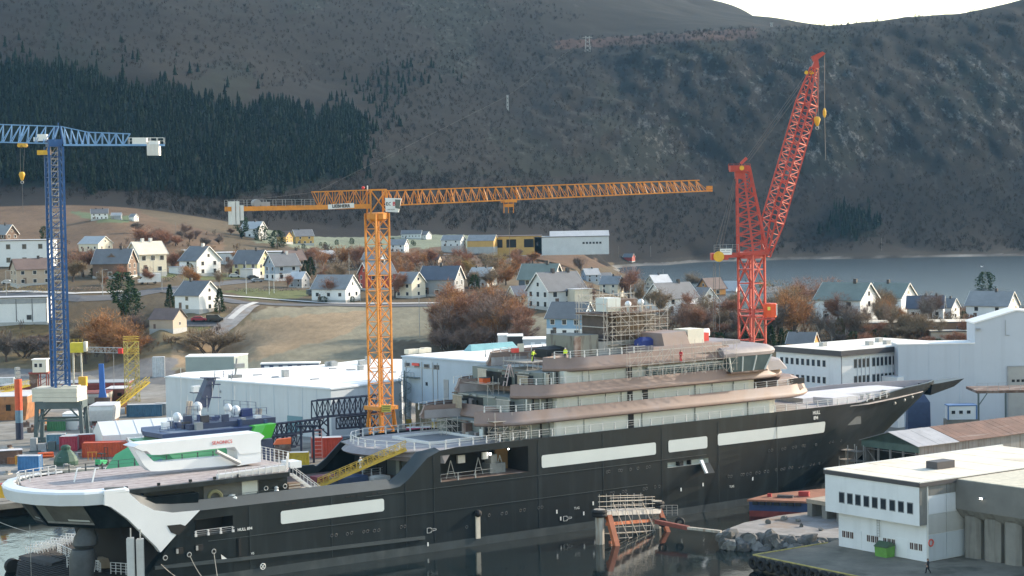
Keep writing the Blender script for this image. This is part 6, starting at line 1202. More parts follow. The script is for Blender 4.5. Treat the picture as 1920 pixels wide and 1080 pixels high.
H_(1236,548,32,9,12,5,28,'cream','frost','cream house with frosted roof at the fjord edge',wl=(2,2),chim=(0,))
H_(1262,592,60,9,14,4.8,34,'white','slate','white house with dark roof and cross gable beside the mast scaffold',wl=(3,2),wg=(1,2),porch=(0,6,3,3,'cream'))
H_(1322,592,52,7.5,7,4.6,-58,'white','slate','white cross gable behind bare trees left of the red crane',wl=(1,1),wg=(1,2),chim=())
H_(1336,572,50,7,8,5.4,32,'orange','brown','orange-ochre tall house behind the white cross gable',wl=(1,1),wg=(1,1),chim=())
H_(1366,568,40,9,10,5,-20,'white','light','white house just left of the red crane mast',wl=(2,2),chim=())
H_(1594,606,74,9.5,13,5.2,-36,'white','green','large white house with green roof right of the red crane',wl=(2,2),wg=(1,1),low=None)
H_(1678,592,60,9.5,12,5.0,-38,'white','green','white house with pale green roof behind the large green-roofed house',wl=(1,0),wg=(1,0),chim=(-.1,))
H_(1740,602,46,9,15,4.6,-16,'white','navy','low white house with navy roof near the right edge',wl=(3,0),wg=(1,1),chim=(0,.3),fl=1)
H_(1780,598,38,8,9,5,-40,'white','slate','narrow white gabled house behind the navy-roofed low house',wl=(1,1),wg=(0,1))
H_(1868,604,56,10,15,4.8,-34,'white','grey','white house with grey roof at the far right of the village',wl=(3,2),wg=(1,2),chim=(.1,))
H_(1726,562,24,10,14,5,10,'grey','slate','dark roofed house low by the fjord between white houses',wl=(2,),chim=(-.3,.2))
H_(1800,568,22,10,13,5,-20,'brown','slate','brown house by the fjord on the right',wl=(2,),chim=())
flat_house(1716,634,30,30,10,-4,mat('bungalow_wood',(.20,.12,.075),.7,.15,.5),'cream','long low wooden bungalow with bright frosty flat roof',n=(5,0),fl=1)
flat_house(1795,640,20,13,8,-4,'tan','cream','small flat-roofed tan garage right of the long bungalow',n=(1,0),fl=1)
H_(1888,618,30,12,22,4,-8,'red','frost','red-walled barn with frosty roof above the assembly hall',wl=(2,),fl=1,chim=())
H_(1508,662,38,9.5,14,4.2,-26,'orange','slate','orange cabin with blue-grey roof behind the office block',wl=(3,),wg=(0,1),fl=1,chim=(-.2,),Y=455)
H_(367,585,56,10,11,4.8,-32,'white','slate','white house with grey-blue roof standing alone above the cars',wl=(1,1),wg=(1,1),low=None,chim=(-.25,))
H_(312,620,40,12,13,4.6,-20,'tan','brown','low tan garage-like house with brown hipped roof in front of the pine',wl=(0,),wg=(0,1),fl=1,chim=())
t=flat_house(28,610,52,19,9,3,'white','light','white panelled flat industrial building at the left edge',n=(0,0),fl=1);g=MB();g.b2(-9.6,9.6,-4.6,-4.5,6.4,7.9);g.build('grey_band',M_GREY,t);[MB().b2(x,x+.18,-4.62,-4.5,.9,7.9).build('panel_joint',M_TRIM,t)for x in(-5,.2,5.0,9.3)];g=MB();g.b2(-9.7,9.7,-4.75,-4.5,-4,.8);g.build('plinth',M_FOUND,t);inst(window_mesh(M_FRG,M_GLASSD),'window',t,(4.1,-4.56,2.2),0,(1.5,1,1.5))
H_(185,412,20,10,16,5,12,'white','slate','white farmhouse on the brown hillside field',wl=(4,3),chim=(-.2,.2))
H_(218,411,12,9,16,5,0,'grey','light','long grey barn beside the hillside farmhouse',wl=(0,),chim=())
H_(250,415,14,9,9,5,-30,'white','grey','tiny white cottage right of the hillside farmhouse',wl=(1,),chim=())
H_(474,446,30,10,13,5,-20,'white','light','white villa half hidden in dark trees below the counter-jib',wl=(3,2),chim=(.1,))
H_(566,459,28,9.5,13,5,24,'ochre','slate','yellow farmhouse with slate roof on the frosted meadow',wl=(3,2),wg=(1,2),chim=(-.2,))
H_(533,456,22,9,10,5,-30,'ochre','brown','smaller yellow barn left of the yellow farmhouse',wl=(1,),chim=())
H_(772,448,16,10,24,4.8,-8,'pale','slate','row of grey-roofed terraces uphill right of the orange crane',wl=(6,),fl=1,chim=())
H_(797,449,15,10,12,4.8,-34,'white','slate','white end house of the uphill terrace row',wl=(2,),fl=1,chim=())
H_(748,473,24,9,13,5,-18,'white','grey','white house below the terrace row right of the crane mast',wl=(3,2),chim=())
H_(850,463,22,12,18,5,-18,'pale','grey','pale house with big grey roof left of the ochre warehouse',wl=(3,2),chim=(),Y=1010)
H_(905,465,24,13,22,5,-14,'ochre','grey','ochre warehouse with grey roof below the hill',wl=(0,),wg=(0,0),fl=1,chim=(),door=False,Y=1010)
t=flat_house(968,464,22,26,12,0,'ochre','brown','low ochre open-fronted shed between two warehouses',n=(0,0),fl=1,Y=1015);[MB().b2(x,x+5,-6.1,-6,0,4.2).build('bay',M_BLACK,t)for x in(-12,-5,4)]
t=flat_house(1072,463,20,38,16,0,'pale','light','long pale factory building at the foot of the hill',n=(0,0),fl=1,Y=1015);Hh=20*t.location.y/F;windows_on(t,(-19,-8),(19,-8),[Hh*.35],us=[.66+.045*k for k in range(6)],w=1.2,h=1.1,frame=M_FRG)
g=MB();g.ext([(-11,-8.2,Hh),(-11,8,Hh),(-11,0,Hh+2.6)],(30.3,0,0));g.build('roof_slope',RF['light'],t);g=MB();[g.b2(-18+2.4*k,-17+2.4*k,-8.1,-8,1,2.6)for k in(0,)];g.build('door',M_GLASSD,t)
H_(1180,491,15,8,13,5,-30,'red','slate','red boathouse with white door on the fjord shore',wl=(0,),wg=(0,1),chim=(),fl=1)
H_(1228,489,14,8,9,5,-60,'tan','light','small grey boathouse right of the red boathouse',wl=(0,),chim=(),fl=1,Y=1400,z=1)
H_(1256,489,13,7,8,5,-65,'pale','light','second small pale boathouse farthest right on the shore',wl=(0,),chim=(),fl=1,Y=1402,z=1)
for a in((1148,552,34,9,11,5,-24,'cream','grey','small cream house among bare trees left of the ship mast top'),(1108,530,26,9,11,5,20,'greyblue','light','small grey-blue house above the red fjord house'),(948,505,20,9,12,5,-20,'white','grey','tiny white house in the tree belt above the navy house'),(612,492,22,9,12,5,24,'white','light','tiny white house in the tree belt left of the crane mast'),(815,498,20,9,11,5,-18,'tan','brown','tiny tan house in the tree belt above the navy-roofed house'),(352,492,24,8,10,5,26,'pale','light','small pale house squeezed behind the cream and white houses'),(250,486,22,8,11,5,-22,'tan','slate','small tan house behind the tall cream house'),(1398,556,28,9,11,5,-26,'white','light','small white house just right behind the red crane mast'),(1448,572,34,9,11,5,24,'tan','slate','small tan house behind the large tan tree'),(1540,575,30,8,10,5,22,'white','grey','small white house left behind the green-roofed house'),(1705,575,22,9,11,5,-20,'red','brown','little red house by the fjord behind the navy-roofed one'),(1838,585,24,9,11,5,22,'tan','brown','little tan house left of the far right grey-roofed one'),(560,540,30,8,10,5,-28,'grey','frost','small grey garage-like house with frosted roof by the rust hedge')):H_(*a,wl=(2,2),wg=(0,1),chim=(.1,))
# ------------------------------------------------------------------ roads
M_ROAD=mat('asphalt',(.085,.085,.09),.9,.15,.2,var2=((.16,.16,.165),.06,.55,.15));M_PATH=mat('frosty_pavement',(.52,.50,.47),.9,.12,.3);M_LINE=mat('road_paint',(.6,.6,.58),.8,.1,1)
def road(name,pts,width,m,lift=.12,kind='structure'):
    P=[ground(*p)if len(p)==2 else np.array(p)for p in pts];Q=[]
    for i in range(len(P)-1):
        for t in np.linspace(0,1,12)[:-1]:Q.append(P[i]*(1-t)+P[i+1]*t)
    Q.append(P[-1]);V=[];
    for i,q in enumerate(Q):
        d=Q[min(i+1,len(Q)-1)]-Q[max(i-1,0)];n=np.array([-d[1],d[0],0]);n/=np.linalg.norm(n)+1e-9
        for s in(-.5,0,.5):X,Y_=(q+n*s*width)[:2];V.append((X,Y_,gz(X,Y_)+lift))
    g=MB();g.add(V,[(3*i+j,3*i+3+j,3*i+4+j,3*i+1+j)[::-1]for i in range(len(Q)-1)for j in(0,1)]);return tag(g.build(name,m),kind=kind)
road('road',[(-60,556),(60,556),(150,560),(240,556),(300,545),(360,538),(420,532),(470,526)],8,M_ROAD)
road('pavement',[(-60,548),(60,548),(140,551),(230,547)],2.6,M_PATH,.2)
road('road',[(300,545),(380,555),(450,568),(520,572),(620,572),(740,574),(870,573)],6.5,M_ROAD,.16)
road('pavement',[(350,550),(440,557),(510,562),(580,567),(700,570),(860,569)],2.8,M_PATH,.26)
road('road',[(470,572),(450,590),(425,612),(400,630)],6,M_GRAV,.2);road('driveway',[(330,610),(400,606),(440,600)],7,M_ROAD,.18)
road('pavement',[(480,568),(450,584),(432,600)],2,M_PATH,.28)
road('road',[(690,480),(860,478),(1010,482)],4,M_ROAD,.3)
# ------------------------------------------------------------------ vehicles
def car(px,py,label,color,kind='car',yaw=0,sc=1.0,Y=None,group=None):
    P=ground(px,py)if Y is None else aty(px,py,Y);t=thing('parked_car' if kind=='car' else 'camper_van' if kind=='camper' else 'van',label,{'car':'car','camper':'camper van'}.get(kind,'van'),(P[0],P[1],gz(P[0],P[1])+.14),rad(yaw),group);s=sc
    prof={'car':[(-2.1,.35),(2.1,.35),(2.15,.8),(1.3,.92),(.6,1.42),(-1.1,1.45),(-1.9,.98),(-2.15,.9)],'van':[(-2.3,.35),(2.3,.35),(2.3,.95),(1.5,1.15),(.9,1.85),(-2.2,1.9),(-2.3,1.7)],'camper':[(-3.2,.45),(3.2,.45),(3.3,1.2),(2.6,1.5),(2.3,2.0),(2.7,2.4),(2.3,2.9),(-3.2,2.9)]}[kind];hwid=.85 if kind=='car' else 1.05
    g=MB();g.loft([[(x*s,y*s,z*s)for x,z in prof]for y in(-hwid,hwid)][::-1]);g.build('body',mat('car_'+label[:18].replace(' ','_'),color,.3,.05,1),t)
    gl={'car':(-1.5,1.0,1.0,1.36),'van':(-1.8,1.3,1.2,1.7),'camper':(2.0,2.75,1.5,2.05)}[kind];g=MB();g.ext([(gl[0]*s,-(hwid+.02)*s,gl[2]*s),(gl[1]*s,-(hwid+.02)*s,gl[2]*s),((gl[1]-.45)*s,-(hwid-.02)*s,gl[3]*s),((gl[0]+.3)*s,-(hwid-.02)*s,gl[3]*s)],(0,2*hwid*s,0));g.build('window',M_GLASSD,t)
    for x in((-1.3,1.35)if kind!='camper' else(-1.6,2.1)):
        for y in(-hwid+.1,hwid-.1):g=MB();g.tube((x*s,(y-.1)*s,.33*s),(x*s,(y+.1)*s,.33*s),.34*s,10);g.build('wheel',M_TYRE,t)
    if kind=='camper':
        for x in(-2.2,-.6):g=MB();g.b2(x,x+.9,-1.07,-1.04,1.5,2.1);g.build('side_window',M_GLASSD,t)
    return t
car(280,533,'white camper van parked by the road under the cream house',(.7,.7,.7),'camper',-160,1.15)
car(373,605,'red car parked below the white house',(.30,.02,.05),'car',5,1.1);car(403,604,'black van parked right of the red car',(.02,.022,.026),'van',4,1.1)
car(590,555,'dark grey van parked left of the wide white house',(.07,.085,.10),'van',25,1.1);car(474,524,'dark car in front of the grey-blue house',(.05,.055,.06),'car',20)
car(482,530,'silver grey car nearest the roadside in front of the grey-blue house',(.24,.26,.28),'car',24);car(440,521,'white car beside the pale yellow house',(.6,.6,.6),'car',10);car(15,534,'white car beside the tan house at the left edge',(.6,.6,.6),'car',0);car(985,467,'white pickup in front of the open ochre shed',(.6,.6,.6),'van',0)
# ------------------------------------------------------------------ street lamps, flag poles, pylons
def lamp_post(px,py,hpx,label,arm=True,m=M_STEEL,name='street_lamp',cat='street lamp',group=None):
    P=ground(px,py);h=hpx*P[1]/F;t=thing(name,label,cat,P,0,group);g=MB();g.tube((0,0,-.5),(0,0,h),.11,6,r2=.07);g.build('pole',m,t)
    if arm:g=MB();g.bar((0,0,h),(1.2,-.3,h+.1),.08);g.box((1.4,-.35,h+.1),(.7,.3,.14));g.build('lamp_head',m,t)
M_POLEW=mat('pole_white',(.6,.6,.58),.5,.05,1)
for a in((12,556,48,'lamp post at the far left roadside'),(193,556,50,'lamp post left of the dark pine'),(288,523,45,'lamp post behind the camper van'),(304,545,38,'lamp post right of the camper van'),(349,527,30,'lamp post before the broad white house')):lamp_post(*a)
for a in((462,552,62,'tall white flag pole left of three by the road'),(505,552,50,'middle white flag pole of three by the road'),(514,550,38,'short white flag pole right of three by the road')):lamp_post(*a,arm=False,m=M_POLEW,name='flag_pole',cat='flag pole')
for a in((676,565,46,'lamp post between the wide white house and the crane'),(655,518,45,'lamp post uphill behind the wide white house'),(787,632,78,'slim pole in the frosted field'),(1160,545,42,'pole behind the ship mast'),(1244,545,40,'white pole by the fjord left of the white house')):lamp_post(*a,arm=False)
def pylon(px,py,hpx,label,wpx=10):
    P=ground(px,py,1000,2300);h=hpx*P[1]/F;w_=wpx*P[1]/F;t=thing('power_pylon',label,'pylon',P);g=MB()
    for s in(-.5,.5):g.bar((s*w_,0,0),(s*w_*.7,0,h),.45)
    for k in range(4):z=h*k/4;g.bar((-.5*w_,0,z),(.42*w_,0,z+h/4),.25);g.bar((.5*w_,0,z),(-.42*w_,0,z+h/4),.25)
    g.build('mast',M_STEEL,t);g=MB();g.bar((-w_*.9,0,h*.92),(w_*.9,0,h*.92),.4);g.build('crossarm',M_STEEL,t);return Vector((P[0],P[1],P[2]+h*.92))
q1=pylon(1102,98,30,'lattice power pylon on the hill crest');q2=pylon(952,208,30,'slim power pylon halfway down the hill',3);q3=pylon(1447,45,12,'tiny power pylon on the skyline',4)
g=MB();[g.tube(a,b,.045,3)for a,b in((q1,q2),(q2,Vector(aty(600,356,1200))))];tag(g.build('power_line',M_ROPE),'thin power line running down the dark hillside','power line')
for px,py,hh in((330,445,40),(905,470,36),(1220,482,34),(1160,482,30),(1653,470,34),(1112,468,20)):lamp_post(px,py,hh*.7,'thin wooden utility pole far off below the hills',arm=False,m=M_CORR,name='utility_pole',cat='utility pole',group='far utility poles')
# ------------------------------------------------------------------ trees
def tree_mesh(seed,kind):
    """bare tree in a unit box (height 1): tapered trunk and limbs, crown of fine twigs"""
    rg=random.Random(seed);tr=MB();cr=MB();tips=[]
    def limb(p,d,ln_,r,dep):
        q=p+d*ln_;tr.tube(p,q,r,5 if dep<2 else 3,r2=r*.62,cap=False);tips.append((q,d,dep))
        if dep>=3:return
        for _ in range(rg.randint(3,4)if dep else rg.randint(4,6)):
            a=rg.uniform(0,6.28);sp_={'round':.8,'birch':.45,'bush':.8}[kind];nd=(d+Vector((math.cos(a),math.sin(a),rg.uniform(-.25,.5)))*sp_).normalized();limb(p+d*ln_*rg.uniform(.3,1),nd,ln_*rg.uniform(.55,.8),r*.5,dep+1)
    if kind=='bush':
        for _ in range(7):a=rg.uniform(0,6.28);limb(Vector((rg.uniform(-.1,.1),rg.uniform(-.1,.1),0)),Vector((math.cos(a)*.55,math.sin(a)*.55,1)).normalized(),.3,.012,1)
    else:limb(Vector((0,0,-.03)),Vector((rg.uniform(-.06,.06),rg.uniform(-.06,.06),1)).normalized(),.30 if kind=='round' else .5,.028 if kind=='round' else .02,0)
    n={'round':34,'birch':26,'bush':30}[kind]
    for q,d,dep in tips:
        if dep<1:continue
        for _ in range(n if dep>1 else n//2):
            dv=(d*.9+Vector((rg.gauss(0,.65),rg.gauss(0,.65),rg.gauss(.2,.5)))).normalized();ln_=rg.uniform(.05,.14);b=q-d*rg.uniform(0,.1)+Vector((rg.gauss(0,.02),rg.gauss(0,.02),rg.gauss(0,.02)));s=dv.cross(Vector((rg.gauss(0,1),rg.gauss(0,1),rg.gauss(0,1)))).normalized()*rg.uniform(.002,.0045);e=b+dv*ln_
            cr.add([b-s,b+s,e],[(0,1,2)])
    if kind!='bush':  # fill the crown's volume with fine upright twigs
        hz=max(v[2]for v in cr.v);rx,cz,rz_=(.36,.60,.42)if kind=='round' else(.20,.56,.46)
        for _ in range(1100 if kind=='round' else 700):
            v=Vector((rg.gauss(0,1),rg.gauss(0,1),rg.gauss(0,1))).normalized()*rg.random()**.38;lob=1+.22*math.sin(3*math.atan2(v.y,v.x)+seed)+.15*math.sin(5*v.z+seed)
            b=Vector((v.x*rx*lob,v.y*rx*lob,cz+v.z*rz_))*hz;dv=(Vector((v.x*.8,v.y*.8,.55))+Vector((rg.gauss(0,.35),rg.gauss(0,.35),rg.gauss(0,.3)))).normalized()*rg.uniform(.05,.12)*hz;s=dv.cross(Vector((rg.gauss(0,1),rg.gauss(0,1),rg.gauss(0,1)))).normalized()*rg.uniform(.002,.0042)*hz;cr.add([b-s,b+s,b+dv],[(0,1,2)])
    zmax=max(v[2]for v in cr.v);k=1/zmax
    for m in(tr,cr):m.v=[(x*k,y*k,z*k)for x,y,z in m.v]
    return tr,cr
BARK={'brown':mat('bark_brown',(.085,.065,.055),.9,.2,2),'birch':mat('bark_birch',(.36,.33,.31),.9,.2,3)}
TW={'orange':mat('twig_orange',(.36,.185,.085),.9,.2,.3,spec=.1),'rust':mat('twig_rust',(.31,.165,.11),.9,.2,.3,spec=.1),'purple':mat('twig_purple',(.23,.16,.13),.9,.2,.3,spec=.1),'tan':mat('twig_tan',(.27,.205,.14),.9,.2,.3,spec=.1),'yellow':mat('twig_yellow',(.33,.235,.09),.9,.2,.3,spec=.1),'grey':mat('twig_grey',(.17,.145,.13),.9,.2,.3,spec=.1)}
TM={}
def tree(px,py,hpx,kind,col,label,group=None,wide=1.0,Y=None,var=None):
    v=R.randint(0,2)if var is None else var
    if(kind,v)not in TM:TM[kind,v]=tree_mesh(100+v*7+len(kind),kind)
    key=(kind,v,col)
    if key not in TM:tr,cr=TM[kind,v];TM[key]=(tr.mesh('trunk',BARK['birch' if kind=='birch' else 'brown']),cr.mesh('crown',TW[col]))
    P=ground(px,py)if Y is None else np.array([*aty(px,py,Y)[:2],0]);P[2]=gz(P[0],P[1])if P[1]>478 else 2.5;h=hpx*P[1]/F;nm={'birch':'birch_tree','round':'bare_tree','bush':'bare_shrub'}[kind]
    t=thing(nm,label,'shrub' if kind=='bush' else 'tree',P,R.uniform(0,6.28),group);a=inst(TM[key][0],'trunk',t);b=inst(TM[key][1],'crown',t)
    for o in(a,b):o.scale=(h*wide,h*wide,h)
    return t
# the dense grove of birches behind the halls: some forty trees one can tell apart
for k in range(46):
    px=R.uniform(822,985);py=R.uniform(622,655)+abs(px-900)*.03;tree(px,py,R.uniform(74,128)*(1-abs(px-895)/330),'birch',R.choice(['purple','rust','purple','orange']),'leafless birch in the dense brown grove behind the halls','birches of the grove behind the halls',wide=1.25)
for k in range(14):tree(R.uniform(818,990),R.uniform(640,664),R.uniform(30,60),'bush','purple','bare brush at the foot of the birch grove','brush under the birch grove',wide=1.2)
for a in((155,520,62,'round','rust','wide rust-brown bare tree left of the brown dormer house',1.5),(128,515,50,'round','purple','bare tree just right of the blue crane mast above the road',1.3),(270,470,52,'round','rust','red-brown bare tree above the tall cream house',1.6),(300,472,46,'round','rust','reddish bare tree uphill right of the cream house',1.4),
          (200,680,112,'round','orange','big round orange-brown tree right of the blue crane',1.25),(238,684,95,'round','orange','orange tree overlapping the right side of the big round one',1.1),(160,682,92,'round','tan','tan bare tree between the blue crane and the round orange tree',1.1),(255,640,62,'round','purple','bare purple-brown tree under the dark pine',1.2),
          (400,668,62,'bush','tan','spreading tan shrub above the grey box shed',1.6),(12,680,70,'round','grey','grey bare tree at the left edge below the white building',1.1),(45,672,46,'bush','grey','low grey scrub left of the blue crane',1.6),(340,500,40,'round','tan','tan bare tree left of the broad white house',1.3),(325,510,46,'round','rust','rust bare tree between cream and white houses',1.2),
          (430,516,24,'round','purple','small pink-brown tree before the pale yellow house',1.4),(530,524,38,'round','purple','bare tree in front of the grey-blue gable',1.0),(618,566,52,'round','rust','red-brown bare tree before the wide white house',1.2),(590,498,36,'round','rust','rust tree behind the wide white house roof',1.4),(640,500,44,'round','orange','orange-brown tree uphill left of the crane mast',1.3),
          (672,498,40,'round','purple','purple-brown tree right behind the crane mast',1.3),(775,500,36,'round','orange','orange tree uphill right of the crane mast',1.6),(805,498,38,'round','rust','rust tree above the navy-roofed house',1.4),(740,560,56,'round','rust','rust bare tree between crane mast and cream gable',1.0),(875,520,40,'round','yellow','yellowish tree behind the small white house',1.3),(930,512,42,'round','yellow','yellow-brown tree right of the small white house',1.5),(960,520,40,'round','orange','orange-brown tree left of the green-roofed navy house',1.3),(1090,512,34,'round','purple','bare tree behind the big pale house roof',1.2),
          (1100,580,56,'round','purple','bare tree right of the big pale house',1.1),(1180,560,66,'round','rust','rust-brown tree between the ship mast and the white house',1.2),(1200,572,50,'round','tan','tan tree in front of the cream fjord house',1.0),(1088,632,54,'round','purple','bare tree before the blue house',1.1),(1300,545,40,'round','tan','bare tree beyond the dark roof of the white house',1.4),
          (1300,606,68,'birch','rust','slender bare tree in front of the white cross gable',1.2),(1325,612,70,'birch','tan','slender tan tree between cross gable and red crane',1.2),(1352,610,58,'round','rust','rust tree close left of the red crane mast',1.2),(1380,600,60,'round','tan','tan tree behind the red crane mast',1.0),
          (1462,625,108,'round','tan','large tan tree right of the red crane cab',1.25),(1490,640,112,'round','orange','large orange-brown tree nearest the green-roofed house',1.15),(1440,640,80,'round','grey','grey bare tree right behind the red crane',1.2),(1430,560,40,'round','yellow','yellowish tree beyond the red crane on the shore',1.3),
          (1510,588,74,'round','rust','wide rust tree at the fjord left of the green roof',1.5),(1555,590,76,'round','rust','rust tree at the fjord just above the green roof',1.4),(1598,592,66,'round','orange','small rust tree at the fjord right of the green roof chimney',1.4),(1535,640,70,'birch','grey','pale birch before the green-roofed house',1.2),(1560,645,60,'birch','grey','short pale birch left of the white house corner',1.2),(1585,640,66,'birch','purple','pink-twigged birch in front of the green-roofed gable',1.0),(1625,640,64,'birch','tan','bare birch right of the green-roofed gable',1.1),
          (1662,612,62,'round','orange','orange-brown tree between the two green-roofed houses',1.0),(1690,610,40,'round','orange','low orange tree left of the navy-roofed low house',1.2),(1740,610,30,'round','tan','tan tree by the navy-roofed low house',1.3),(1760,640,50,'birch','tan','thin bare birch before the flat tan garage',1.0),(1814,600,34,'round','rust','rust tree left of the far right grey-roofed house',1.2)):tree(*a[:6],wide=a[6])
for k in range(26):tree(R.uniform(1230,1400)if k<12 else R.uniform(1560,1820),R.uniform(628,652),R.uniform(18,38),'bush',R.choice(['rust','tan','purple','grey']),'bare bush on the scrubby bank above the ship','bushes on the bank above the ship',wide=1.5)
for k in range(16):tree(R.uniform(40,330),R.uniform(636,668),R.uniform(14,30),'bush',R.choice(['tan','grey','purple']),'scrubby bare bush on the slope above the yard','scrub on the slope above the yard',wide=1.6)
for k in range(22):tree(R.uniform(570,1000),R.uniform(484,500),R.uniform(16,30),'round',R.choice(['rust','orange','purple','tan']),'small bare tree in the belt behind the village','trees in the belt behind the village',wide=1.4)
for k in range(14):tree(R.uniform(250,470),R.uniform(436,466),R.uniform(16,30),'round',R.choice(['purple','grey','rust']),'small bare tree on the slope below the forest','bare trees below the forest',wide=1.5)
for k in range(66):tree(R.uniform(100,480)if k<12 else R.uniform(500,1010),R.uniform(500,545),R.uniform(26,50),R.choice(['round','round','birch']),R.choice(['rust','orange','purple','tan','tan']),'bare garden tree between the houses left of the ship mast','garden trees of the village',wide=R.uniform(1,1.4))
for k in range(44):tree(R.uniform(1120,1400)if k<16 else R.uniform(1420,1830),R.uniform(596,640),R.uniform(40,72),R.choice(['round','round','birch']),R.choice(['rust','tan','purple','tan','grey']),'bare tree on the bank between the village houses and the ship','bare trees on the bank',wide=R.uniform(.9,1.3))
# evergreens
def evergreen_mesh(seed,kind):
    rg=random.Random(seed);cr=MB();tr=MB();tr.tube((0,0,-.02),(0,0,.5),.03,6,r2=.015,cap=False)
    for _ in range(1500):
        z=rg.uniform(.06,1);w_={'cone':.26*(1-z)**.75+.015,'dome':.36*math.sqrt(max(0,1-(z*1.25-.5)**2/.62)),'pine':.34*(1 if z>.35 else .5)*math.sqrt(max(0.02,1-((z-.62)/.42)**2))}[kind]
        a=rg.uniform(0,6.28);w_*=.75+.25*math.sin(a*3+z*9)+.12*math.sin(a*7+z*23);r=w_*math.sqrt(rg.uniform(.25,1));b=Vector((math.cos(a)*r,math.sin(a)*r,z));d=Vector((math.cos(a),math.sin(a),rg.uniform(-.5,.6))).normalized();s=d.cross(Vector((rg.gauss(0,1),rg.gauss(0,1),1))).normalized()*rg.uniform(.012,.03);cr.add([b-s,b+s,b+d*rg.uniform(.035,.085)],[(0,1,2)])
    return tr.mesh('trunk',BARK['brown']),cr.mesh('crown',[mat('evergreen',(.035,.065,.028),.85,.4,3,spec=.15)]),cr.mesh('crown',[mat('evergreen_pale',(.085,.10,.03),.85,.4,3,spec=.15)])
EV={}
def evergreen(px,py,hpx,kind,label,group=None,wide=1.0,pale=0,Y=None):
    if kind not in EV:EV[kind]=evergreen_mesh(len(kind)*31,kind)
    P=ground(px,py)if Y is None else np.array([*aty(px,py,Y)[:2],0]);P[2]=gz(P[0],P[1])if P[1]>478 else 2.5;h=hpx*P[1]/F;t=thing('evergreen_tree' if kind!='dome' else 'evergreen_shrub',label,'tree' if kind!='dome' else 'shrub',P,R.uniform(0,6),group);a=inst(EV[kind][0],'trunk',t);b=inst(EV[kind][1+pale],'crown',t)
    for o in(a,b):o.scale=(h*wide,h*wide,h)
for a in((232,600,88,'pine','big dark pine in front of the brown dormer house',1.0),(248,612,70,'pine','dark pine overlapping the right side of the big pine',.9),(87,468,44,'pine','olive tree left of the blue crane mast',.9),(319,578,44,'cone','dark narrow conifer left of the white house alone',1.0),(412,588,46,'cone','dark conifer right of the white house alone',1.1),(357,518,24,'dome','round green shrub before the broad white house',.9),(333,580,12,'dome','small dark shrub at the lower corner of the white house',1.1),(178,520,18,'dome','dark green hedge by the brown dormer house',1.8),
          (453,447,40,'pine','dark tree left of the white villa',1.2),(490,452,28,'dome','dark tree mass right of the white villa',1.6),(520,466,34,'dome','dark tree left of the smaller yellow barn',1.5),(583,518,36,'cone','dark conifer right of the tan house',1.2),(573,520,32,'cone','dark conifer close right of the red-sided house',1.2),(606,568,12,'dome','low green hedge before the wide white house',2.4),(661,568,12,'dome','round green bush at the wide white house gable',1.3),(890,545,30,'dome','green tree left of the small white house gable',1.0),(735,468,22,'dome','dark shrub left of the white house below the terrace',1.2),(1848,566,56,'pine','lone pine standing before the fjord on the right',1.0),(1808,606,22,'dome','green shrub right of the tan garage',1.0)):evergreen(*a[:5],wide=a[5])
for a in((1270,650,32),(1245,648,26),(1300,655,36),(1325,655,30),(1350,652,28),(1465,650,34),(1480,645,26),(1600,652,30),(1640,640,24),(1660,650,22),(1445,655,44),(1395,650,40),(1420,655,30),(1255,640,18),(1340,645,22),(1760,655,20)):evergreen(*a,R.choice(['dome','dome','cone']),'green bush on the bank between ship and village','green bushes on the bank above the ship',R.uniform(1,1.5),R.choice([0,0,1]))
for a in((1575,638,40),(1590,632,26)):evergreen(*a,'dome','yellow-green bush below the green-roofed house','yellow-green bushes below the green-roofed house',1.0,1)
for k in range(10):evergreen(R.uniform(560,780),R.uniform(458,468),R.uniform(6,12),'dome','small dark shrub dotted on the frosted meadow','shrubs on the frosted meadow',1.3)
# hedges
def hedge(pts,w_,h,m,label):
    g=MB();P=[ground(*p)for p in pts]
    for a,b in zip(P[:-1],P[1:]):
        n=max(2,int(np.linalg.norm(b-a)/.5))
        for i in range(n*10):
            q=a+(b-a)*R.random();c=Vector(q)+Vector((R.uniform(-w_,w_)/2,R.uniform(-w_,w_)/2,R.uniform(0,h)));d=Vector((R.gauss(0,1),R.gauss(0,1),R.gauss(.3,1))).normalized();s=d.cross(Vector((R.gauss(0,1),R.gauss(0,1),1))).normalized()*.09;g.add([c-s,c+s,c+d*.45],[(0,1,2)])
    o=g.build('hedge',m);tag(o,label,'hedge')
hedge([(5,549),(92,549)],2.2,2.2,TW['yellow'],'yellow-brown clipped hedge below the tan house');hedge([(130,546),(198,544)],1.2,1.2,TW['purple'],'thin brown hedge right of the blue crane');hedge([(513,530),(620,524)],1.8,1.6,TW['rust'],'rust-coloured hedge before the wide white house');hedge([(360,586),(436,582)],1.5,1.2,TW['purple'],'bare hedge below the white house alone');hedge([(440,548),(560,545)],1.6,1.2,TW['grey'],'low grey hedge behind the flag poles');hedge([(1230,612),(1390,605)],1.6,2.0,TW['rust'],'reddish hedge before the white cross gable');hedge([(1560,625),(1700,622)],1.5,2.2,TW['rust'],'reddish hedge before the long bungalow');hedge([(310,528),(330,526)],1.5,2.2,mat('evergreen',(.035,.065,.028)),'green hedge right of the camper van')
